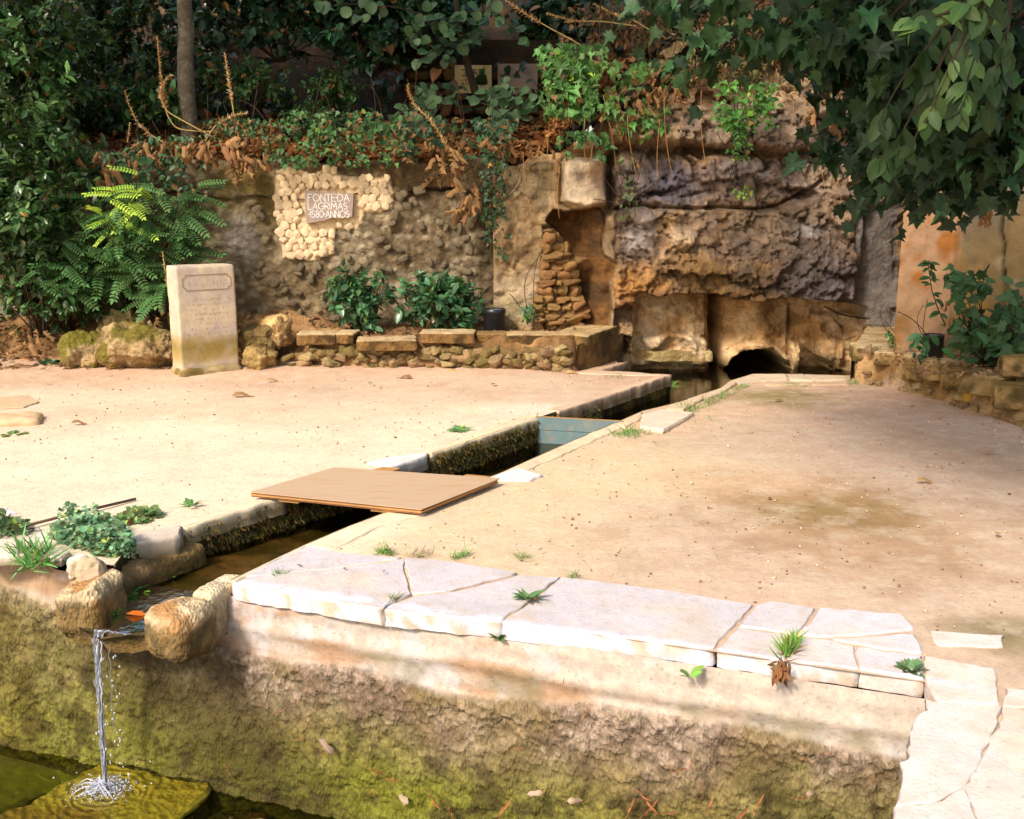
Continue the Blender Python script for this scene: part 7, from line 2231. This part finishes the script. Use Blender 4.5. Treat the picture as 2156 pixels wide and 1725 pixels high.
# ------------------------------------------------------------------ dried acanthus flower stalks
M_stalk = mat_surf('dry_stalk', color=(.40, .27, .10), var=.2, bump=.1)
M_bract = mat_leafo('dry_bract', (.42, .25, .10), .35, .8, .2)
M_bractw = mat_leafo('pale_bract', (.72, .62, .48), .15, .8, .2)
br_me, brw_me = leaf_me('lance', M_bract), leaf_me('round', M_bractw)
def stalk(pts, y, t0, label, seed, pale_amt=.12, sz=.055):
    g_ = np.random.default_rng(seed)
    P_ = np.array([PY(a, b, y) for a, b in pts])
    ti = np.linspace(0, 1, len(P_)); tt = np.linspace(0, 1, 34)
    # smooth
    Q = np.stack([np.interp(tt, ti, P_[:, i]) for i in range(3)], 1)
    for _ in range(3): Q[1:-1] = (Q[:-2] + Q[1:-1] * 2 + Q[2:]) / 4
    root = empty('flower_stalk', Q[0], label, 'flower stalk', 'dried acanthus flower stalks')
    V_, F_ = tube(Q, np.linspace(.009, .005, 34), 6); obj('stem', V_, F_, M_stalk, parent=root)
    L_ = np.linalg.norm(np.diff(Q, axis=0), axis=1).sum()
    n = int(L_ * (1 - t0) / .010)
    Vs = []
    pos, ld, up, sz_ = [], [], [], []
    for i in range(n):
        t = t0 + (1 - t0) * i / n
        q = np.array([np.interp(t, tt, Q[:, j]) for j in range(3)])
        j = min(int(t * 33), 32); d = Q[j + 1] - Q[j]; d /= np.linalg.norm(d)
        a = i * 2.4; s_ = np.cross(d, [0, 1, .1]); s_ /= np.linalg.norm(s_); w_ = np.cross(d, s_)
        o_ = s_ * math.cos(a) + w_ * math.sin(a)
        pos.append(q); ld.append(o_ * .8 + d * .7 + g_.normal(0, .2, 3)); up.append(d); sz_.append(sz * g_.uniform(.7, 1.25) * (1.1 - .5 * (t - t0) / (1 - t0)))
    pos, ld, up, sz_ = map(np.array, (pos, ld, up, sz_))
    cols = np.tile([.62, .38, .16], (n, 1)) * np.exp(g_.normal(0, .3, (n, 1)))
    m = g_.random(n) < pale_amt; cols[m] = [.75, .68, .56]
    V, F, Cc = leaf_cloud(pos, ld, up, sz_, 'oval', cols)
    obj('dry_flowers', V, F, M_dead, parent=root, col=Cc)['kind'] = 'stuff'
stalk([(520, 800 - 520), (372, 275), (350, 240), (345, 200), (338, 160), (330, 75)], 11.5, .45, 'tallest dried flower stalk standing upright left of the trunk', 1, .02)
stalk([(450, 290), (370, 246), (352, 235), (340, 215), (336, 190), (350, 165), (362, 158)], 11.45, .5, 'curled dried flower stalk hooked like a U beside the trunk', 2, .15)
stalk([(345, 300), (318, 285), (290, 260), (270, 220), (262, 190)], 11.4, .25, 'dried flower stalk leaning far to the left of the trunk', 3, .15)
stalk([(505, 300), (492, 240), (486, 200), (480, 160), (473, 112)], 11.4, .42, 'straight dried flower stalk with white tips right of the trunk', 4, .35)
stalk([(430, 300), (450, 268), (470, 252), (495, 242), (522, 238)], 11.35, .35, 'short dried flower stalk bent level to the right above the wall', 5, .3)
stalk([(985, 345), (945, 315), (925, 280), (905, 250), (875, 225), (862, 200), (858, 180)], 11.1, .15, 'tall bent dried flower stalk right of the cobble patch', 6, .06)
stalk([(1290, 140), (1215, 90), (1150, 55), (1100, 25), (1050, -10)], 11.6, .55, 'long dried stalk slanting up to the left over the tablets', 7, .05)
stalk([(1340, 55), (1270, 45), (1210, 45), (1150, 28)], 11.9, .5, 'dried stalk lying almost level above the green cliff plants', 8, .05)
stalk([(352, 620), (350, 590), (346, 560), (342, 530)], 10.5, .2, 'short dried flower stalk rising behind the top left corner of the slab', 9, .1, .04)
stalk([(268, 300), (270, 285), (272, 270), (273, 258)], 11.3, .2, 'small dried flower stalk in the hedge at the far left', 10, .1, .04)
stalk([(1380, 70), (1330, 40), (1290, 28), (1250, 8)], 11.9, .5, 'upper dried stalk crossing the dry slope above the cliff plants', 11, .05)

# ------------------------------------------------------------------ branches hanging in at the top right
M_maple = mat_leafo('maple_leaf', (.022, .050, .012), .5, .55, .2)
M_mapleb = mat_leafo('lit_maple_leaf', (.05, .13, .045), .25, .35, .25)
M_long = mat_leafo('long_leaf', (.034, .070, .018), .4, .45, .22)
M_longb = mat_leafo('bright_long_leaf', (.12, .21, .06), .3, .35, .35)
mp, mpb = leaf_me('maple', M_maple), leaf_me('maple', M_mapleb)
lg, lgb = leaf_me('oval', M_long), leaf_me('oval', M_longb)
rt = np.array([5.4, 4.6, 0.0])
g_ = np.random.default_rng(61)
root = empty('overhanging_maple', rt, 'maple with dark lobed leaves hanging in over the cliff from the upper right', 'tree')
V_, F_ = tube([rt, rt + [0, 0, 1.5], rt + [-.1, 0, 3.2], rt + [-.4, .2, 5]], [.2, .17, .14, .08], 12); obj('trunk', V_, F_, M_bark, parent=root)
hubs = [((1440, 20), 5.8), ((1490, 50), 5.8), ((1560, 40), 5.6), ((1640, 70), 5.5), ((1720, 20), 5.4), ((1800, 60), 5.2), ((1870, 40), 5.0), ((1900, 160), 5.0), ((1960, 250), 5.0), ((1935, 330), 5.0), ((2030, 260), 4.9), ((2100, 200), 4.8), ((2130, 300), 4.8), ((2000, 190), 5.0), ((1475, 140), 5.8), ((1880, 90), 5.1), ((2090, 120), 4.8), ((1830, 0), 5.1), ((1600, 0), 5.5), ((1420, 0), 5.8), ((2110, 260), 4.8), ((1960, 80), 5.0), ((2140, 40), 4.7), ((1990, 320), 5.0), ((1915, 250), 5.05), ((1700, 90), 5.5), ((1520, 110), 5.7)]
nm_ = 0
for k, ((px, py), y) in enumerate(hubs):
    h = PY(px, py, y)
    A_ = rt + [-.35, .2, 4.6]; t = np.linspace(0, 1, 9)[:, None]; mid = (A_ + h) / 2 + [0, 0, .7]
    V_, F_ = tube(A_ * (1 - t) ** 2 + 2 * mid * t * (1 - t) + h * t ** 2, np.linspace(.03, .005, 9), 6); obj('branch', V_, F_, M_wood, parent=root)
    for i in range(12):
        q = h + g_.normal(0, .12, 3) * [1.2, 1, .7]
        pos_low = py < 250
        leaf_inst(mpb if g_.random() < .12 else mp, q, (g_.normal() * .8 - .3, g_.normal() * .4 - .2, -.7 + g_.normal() * .4), (g_.normal() * .4, -.7, .8), g_.uniform(.085, .135), root); nm_ += 1
# more maple foliage massed further back: single mesh
nb = 2600
hb = np.array([PY(a, b, y + .6) for (a, b), y in hubs if a > 1780])
k = g_.integers(0, len(hb), nb)
pos = hb[k] + g_.normal(0, .20, (nb, 3)) * [1., 1.6, .8]
pos = pos[pos[:, 1] > 4.2]; nb = len(pos)
V, F, Cc = leaf_cloud(pos, g_.normal(size=(nb, 3)) * .6 + [-.2, -.2, -.7], g_.normal(size=(nb, 3)) * .4 + [0, -.6, .8], np.exp(g_.normal(-2.25, .2, nb)), 'maple', gcols(nb, (.018, .045, .016), g_, .3, .0, .02))
obj('foliage', V, F, M_leaf, parent=root, col=Cc)['kind'] = 'stuff'
# unseen crown added overhead to shade the maple leaves and right-hand ledge
ntw = 520
d = g_.normal(size=(ntw, 3)); d /= np.linalg.norm(d, axis=1)[:, None]
tip = np.array([0.9, 2.1, 6.2]) + d * [2.5, 2.2, .9] * (g_.uniform(0, 1, ntw) ** .5)[:, None]
k = np.repeat(np.arange(ntw), 15)
pos = tip[k] + g_.normal(0, .14, (len(k), 3))
V, F, Cc = leaf_cloud(pos, g_.normal(size=(len(k), 3)) + [0, 0, -.4], g_.normal(size=(len(k), 3)) * .5 + [0, 0, 1], .17 * np.exp(g_.normal(0, .2, len(k))), 'maple', gcols(len(k), (.03, .08, .025), g_))
obj('crown', V, F, M_leaf, parent=root, col=Cc)['kind'] = 'stuff'

root = empty('hackberry_branch', PY(2050, -60, 4.0), 'hanging branch with long pointed leaves, some bright, in the top right corner', 'branch')
arms = [((2110, -60), (2040, 60), (1985, 170), (1950, 260), 3.9), ((2110, -60), (2020, 20), (1950, 40), (1890, 60), 3.9), ((2100, -40), (2060, 100), (2030, 190), (2010, 250), 4.1), ((2060, -50), (1990, 120), (1930, 220), (1890, 300), 4.5), ((2050, -40), (1960, 90), (1890, 180), (1850, 260), 4.6), ((2130, -20), (2120, 90), (2090, 170), (2080, 230), 4.2), ((1990, 100), (1930, 300), (1880, 330), (1840, 330), 4.6)]
for k, arm in enumerate(arms):
    y = arm[-1]; C_ = np.array([PY(a, b, y) for a, b in arm[:-1]])
    t = np.linspace(0, 1, 14); pth = np.stack([np.interp(t, [0, .34, .67, 1], C_[:, i]) for i in range(3)], 1)
    for _ in range(2): pth[1:-1] = (pth[:-2] + pth[1:-1] * 2 + pth[2:]) / 4
    V_, F_ = tube(pth, np.linspace(.008, .003, 14), 6); obj('twig', V_, F_, M_wood, parent=root)
    for i in range(20):
        tt_ = g_.uniform(.1, 1.0); q = np.array([np.interp(tt_, t, pth[:, j]) for j in range(3)])
        s = -1 if i % 2 else 1
        bright = (k == 1 and g_.random() < .7) or (k in (0, 2) and g_.random() < .35)
        leaf_inst(lgb if bright else lg, q, (s * .35 + g_.normal() * .25 - (.5 if k == 1 else 0), g_.normal() * .25 - .1, -.9 if k != 1 else -.3), (g_.normal() * .7, -1, .4), g_.uniform(.08, .125), root)

# ------------------------------------------------------------------ shrub on the right-hand ledge
M_rs = mat_leafo('ledge_leaf', (.045, .105, .034), .3, .42, .25)
rs, rs2 = leaf_me('maple', M_rs), leaf_me('oval', M_rs)
g_ = np.random.default_rng(62)
foot = np.array([*PY(2080, 770, 8.6)[:2], .33])
root = empty('ledge_shrub', foot, 'leafy shrub with ivy like lobed leaves on the right-hand ledge', 'shrub')
for i in range(34):
    px = g_.uniform(1995, 2180); py = g_.uniform(585, 760) if i % 3 else g_.uniform(680, 770); h = PY(px, py, g_.uniform(8.2, 8.7))
    t = np.linspace(0, 1, 6)[:, None]; V_, F_ = tube(foot * (1 - t) + h * t + np.sin(t * 3.1) * g_.normal(0, .06, 3), np.linspace(.008, .003, 6), 5); obj('stem', V_, F_, M_wood, parent=root)
    for j in range(7):
        leaf_inst(rs if g_.random() < .75 else rs2, h + g_.normal(0, .05, 3), (g_.normal() * .7, g_.normal() * .3 - .2, g_.normal() * .6 - .3), (g_.normal() * .4, -1, .5), g_.uniform(.085, .14), root)
root = empty('young_shoot', np.array([*PY(1995, 700, 8.75)[:2], .35]), 'thin arching shoot with drooping leaves in front of the ochre pilaster', 'plant')
C_ = np.array([PY(a, b, 8.7) for a, b in [(2000, 705), (1975, 650), (1962, 610), (1955, 560), (1958, 548)]])
V_, F_ = tube(C_, np.linspace(.006, .003, 5), 5); obj('stem', V_, F_, M_wood, parent=root)
for i in range(26):
    t = g_.uniform(.15, 1); q = np.array([np.interp(t, np.linspace(0, 1, 5), C_[:, j]) for j in range(3)])
    s = -1 if i % 2 else 1
    leaf_inst(rs2, q, (s * .8 + g_.normal() * .2, -.2, -.35 + g_.normal() * .3), (g_.normal() * .4, -.6, .9), g_.uniform(.055, .11), root)
# leaves low round the right floodlight
hang('ledge_weed', 'low pointed leaves in front of the right-hand floodlight', 'weed', 1912, 1990, 705, 745, 8.85, 40, .09, 'oval', (.05, .13, .045), 921, stems=3)
hang('ledge_weed', 'tiny green weed at the foot of the ochre pilaster', 'weed', 1862, 1884, 700, 725, 9.55, 30, .045, 'oval', (.09, .2, .05), 922, stems=2)

# ------------------------------------------------------------------ weeds
def rosette(px, py, label, n, size, kind, base, seed, z=0.0, spread=.9, cat='weed', zp=0.0, name='weed', rad=.02, up=.5):
    g_ = np.random.default_rng(seed); p = P(px, py, zp)
    a = g_.uniform(0, 2 * math.pi, n)
    ld = np.stack([np.cos(a) * spread, np.sin(a) * spread, g_.uniform(.15, 1, n) * up + .1], 1)
    pos = p + np.stack([np.cos(a) * rad * g_.uniform(0, 1, n), np.sin(a) * rad * g_.uniform(0, 1, n), np.full(n, z)], 1)
    V, F, Cc = leaf_cloud(pos, ld, np.tile([0, 0, 1.], (n, 1)) + g_.normal(0, .2, (n, 3)), size * g_.uniform(.6, 1.2, n), kind, gcols(n, base, g_, .2, .05, .02))
    o = obj(name, V, F, M_leaf, col=Cc, base=p)
    return tag(o, label, cat)
rosette(1110, 1268, 'leafy green rosette growing in the joint between two flagstones', 16, .085, 'lance', (.15, .27, .09), 1, .012, rad=.01, up=.7)
rosette(967, 905, 'small green weed at the edge of the channel left of the blue boards', 26, .09, 'lance', (.16, .30, .10), 2, spread=1, rad=.05, up=.35)
rosette(1918, 1418, 'grey green weed sprouting from the coping near the pool corner', 26, .055, 'oval', (.13, .22, .09), 3, .0, rad=.015, up=1.6)
rosette(1455, 1412, 'single green sprig on the whitewashed front of the coping', 6, .06, 'oval', (.16, .34, .06), 4, -.03, rad=.008, up=1.0, zp=-.05)
rosette(400, 1070, 'small green weed on the slab left of the plywood', 9, .06, 'oval', (.18, .32, .10), 5, .01, rad=.03, up=.9)
rosette(30, 915, 'low creeping weed on the sand near the left edge', 12, .07, 'oval', (.17, .26, .07), 6, rad=.06, up=.2)
rosette(1050, 1332, 'small green tuft in the crack of the coping front', 16, .045, 'oval', (.10, .18, .04), 7, -.03, rad=.012, up=1.2, zp=-.04)
rosette(275, 1248, 'green water weed inside the channel above the spout', 34, .045, 'oval', (.13, .34, .06), 8, .0, rad=.07, up=.5, zp=-.185)
rosette(235, 1290, 'tiny green plant on the lip of the spout', 12, .035, 'oval', (.13, .36, .06), 9, .0, rad=.03, up=.6, zp=-.18)
rosette(365, 1212, 'small green weed in the water beside the mossy stones', 9, .04, 'oval', (.12, .26, .08), 10, .0, rad=.03, up=.5, zp=-.185)
rosette(105, 775, 'small round leaved plant at the edge of the sand left of the boulders', 18, .10, 'round', (.08, .18, .08), 11, .02, rad=.08, up=1.2)
def patch_weed(name, label, pts, n, size, kind, base, seed, zf=0.0, h=.05, cat='weeds', mat=None, dry=.03, spread=1.0):
    g_ = np.random.default_rng(seed)
    pl = XY(pts); lo, hi = pl.min(0), pl.max(0)
    q = g_.uniform(lo, hi, (n * 4, 2)); q = q[in_poly(q, pl)][:n]; n = len(q)
    hh = h * (1 + .8 * fbm(np.concatenate([q, np.zeros((n, 1))], 1), 2, seed, scale=9))
    pos = np.concatenate([q, (zf + g_.uniform(0, 1, n) * np.maximum(hh, .01))[:, None]], 1)
    ld = g_.normal(size=(n, 3)) * [.8 * spread, .8 * spread, .3] + [0, 0, .45]
    V, F, Cc = leaf_cloud(pos, ld, g_.normal(size=(n, 3)) * .5 + [0, -.2, 1], size * np.exp(g_.normal(0, .25, n)), kind, gcols(n, base, g_, .25, .04, dry))
    o = obj(name, V, F, mat or M_leaf, col=Cc)
    return tag(o, label, cat, kind='stuff' if 'low_' in name else None)
patch_weed('weed_clump', 'bushy clump of small round leaved weeds above the spout', [(105, 1140), (125, 1110), (160, 1098), (215, 1108), (250, 1140), (290, 1165), (275, 1180), (200, 1172), (150, 1156)], 1700, .025, 'round', (.17, .30, .15), 21, h=.07)
patch_weed('grass_tuft', 'bright grass tuft on the plaster shoulder above the pool at the left', [(30, 1180), (60, 1163), (105, 1170), (110, 1190), (70, 1205)], 260, .10, 'blade', (.12, .30, .07), 22, h=.01, cat='grass tuft', spread=.6)
patch_weed('weed_clump', 'low sprawling weeds on the sand behind the spout clump', [(230, 1100), (300, 1075), (340, 1085), (310, 1105), (260, 1110)], 300, .030, 'round', (.20, .28, .10), 23, h=.025)
patch_weed('weed_clump', 'small weeds at the left edge below the brown rod', [(-20, 1095), (50, 1100), (60, 1130), (-20, 1140)], 240, .04, 'oval', (.10, .17, .06), 24, h=.05)
GT = 'small grass tufts along the paving'
for k, (pts, lab, n, s) in enumerate([
    ([(785, 1172), (800, 1158), (830, 1162), (828, 1172)], 'green grass tuft at the back of the flagstones near the channel', 90, .05),
    ([(850, 1170), (880, 1162), (915, 1170), (905, 1178), (860, 1178)], 'sparse dry grass along the back edge of the coping', 60, .04),
    ([(945, 1176), (985, 1165), (990, 1174), (950, 1182)], 'grass tuft behind the second flagstone', 70, .045),
    ([(1085, 1170), (1110, 1168), (1115, 1180), (1088, 1182)], 'small grass tuft alone on the sand behind the coping', 40, .04),
    ([(570, 1212), (606, 1204), (612, 1212), (580, 1218)], 'short grass in the first flagstone crack near the channel', 50, .035),
    ([(1290, 915), (1320, 905), (1370, 915), (1330, 925), (1295, 922)], 'flat green grass patch beside the right edge of the channel', 180, .05),
    ([(1415, 862), (1450, 850), (1480, 862), (1455, 872)], 'grass at the base of the rounded edge stones', 150, .06),
    ([(1480, 850), (1520, 832), (1550, 830), (1520, 846), (1490, 860)], 'thick grass growing along the rounded edge stones', 160, .055),
    ([(1535, 820), (1560, 812), (1580, 815), (1550, 826)], 'grass tuft where the edge stones meet the far paving', 80, .05),
    ([(1655, 806), (1700, 812), (1692, 820), (1650, 815)], 'thin grass in front of the far paving stones', 70, .04),
    ([(1780, 805), (1815, 802), (1812, 812), (1785, 814)], 'grass at the foot of the right-hand ledge corner', 60, .05),
    ([(1262, 795), (1310, 789), (1318, 798), (1270, 800)], 'grass on the slab by the far basin', 60, .04),
    ([(1192, 1214), (1215, 1212), (1222, 1220), (1196, 1222)], 'tuft of grey green grass behind the long flagstone', 40, .035),
    ([(815, 1268), (835, 1258), (842, 1266), (822, 1274)], 'dry grass wisps in the coping crack', 26, .05),
    ([(1375, 775), (1400, 765), (1425, 775), (1405, 785)], 'bright water weed in the far basin', 90, .09),
    ([(1478, 885), (1495, 878), (1500, 888)], 'few blades beside the pale slab', 24, .03)]):
    zf = -.2 if 'basin' in lab and 'weed' in lab else .0
    patch_weed('grass_tuft', lab, pts, n, s, 'blade', (.13, .27, .06) if k not in (1, 13) else (.2, .2, .08), 300 + k, zf=zf, h=.01, cat='grass tuft', dry=.1, spread=.7)
# tall grass wedge growing out of the joint in the coping
g_ = np.random.default_rng(99)
n = 170
t = g_.uniform(0, 1, n)
a, b = P(1678, 1352, .012), P(1646, 1392, .0)
pos = a * (1 - t)[:, None] + b * t[:, None] + g_.normal(0, .010, (n, 3)) * [1, 1, 0]
pos[:, 2] = .01 - np.maximum(t - .85, 0) * .6
V, F, Cc = leaf_cloud(pos, g_.normal(size=(n, 3)) * [.45, .45, .2] + [0, -.1, .8], g_.normal(size=(n, 3)) * .4 + [0, -1, .3], g_.uniform(.04, .085, n), 'blade', gcols(n, (.15, .30, .05), g_, .2, .1, .1))
tag(obj('grass_tuft', V, F, M_leaf, col=Cc), 'tall grass growing out of the joint across the coping', 'grass tuft')
n = 60
pos = wall_pt(1640, 1412) + g_.normal(0, .012, (n, 3)) + np.array([n_wall[0], n_wall[1], 0]) * -.03
V, F, Cc = leaf_cloud(pos, g_.normal(size=(n, 3)) * .4 + [0, -.3, -.8], g_.normal(size=(n, 3)) * .4 + [0, -1, .3], g_.uniform(.03, .06, n), 'lance', gcols(n, (.22, .10, .04), g_, .3, 0, .3))
tag(obj('dead_tuft', V, F, M_dead, col=Cc), 'dead brown tuft hanging from the coping joint under the tall grass', 'dead tuft')
# mossy fringe hanging on the channel's left side
g_ = np.random.default_rng(98)
line = resample(chan_l, .004, closed=False)
line = line[(line[:, 1] > 4.9) & (line[:, 1] < 8.9)]
n = 5200
i = g_.integers(0, len(line) - 1, n)
q = line[i]; zz = -g_.uniform(.01, .20, n)
inward = np.array([0.9, -.45])
pos = np.stack([q[:, 0] + inward[0] * .012, q[:, 1] + inward[1] * .012, zz], 1)
V, F, Cc = leaf_cloud(pos, g_.normal(size=(n, 3)) * .35 + [.35, -.3, -.8], g_.normal(size=(n, 3)) * .4 + [.6, -.6, .3], g_.uniform(.02, .045, n), 'lance', gcols(n, (.105, .085, .025), g_, .4, .05, .15))
tag(obj('moss_fringe', V, F, M_dead, col=Cc, base=np.array([q[:, 0].mean(), q[:, 1].mean(), -.2])), 'shaggy brown green moss hanging on the left side of the channel', kind='stuff')
# low greenery behind the left boulders
patch_weed('low_weeds', 'pale green weeds on the leaf litter behind the mossy boulders', [(130, 730), (190, 690), (250, 700), (330, 715), (300, 735), (180, 750)], 260, .06, 'oval', (.11, .19, .07), 25, zf=.18, h=.22)
patch_weed('low_weeds', 'leafy weeds at the foot of the hedge near the left edge', [(-30, 740), (20, 710), (90, 700), (110, 740), (20, 760)], 260, .09, 'round', (.06, .14, .045), 26, zf=.15, h=.35)
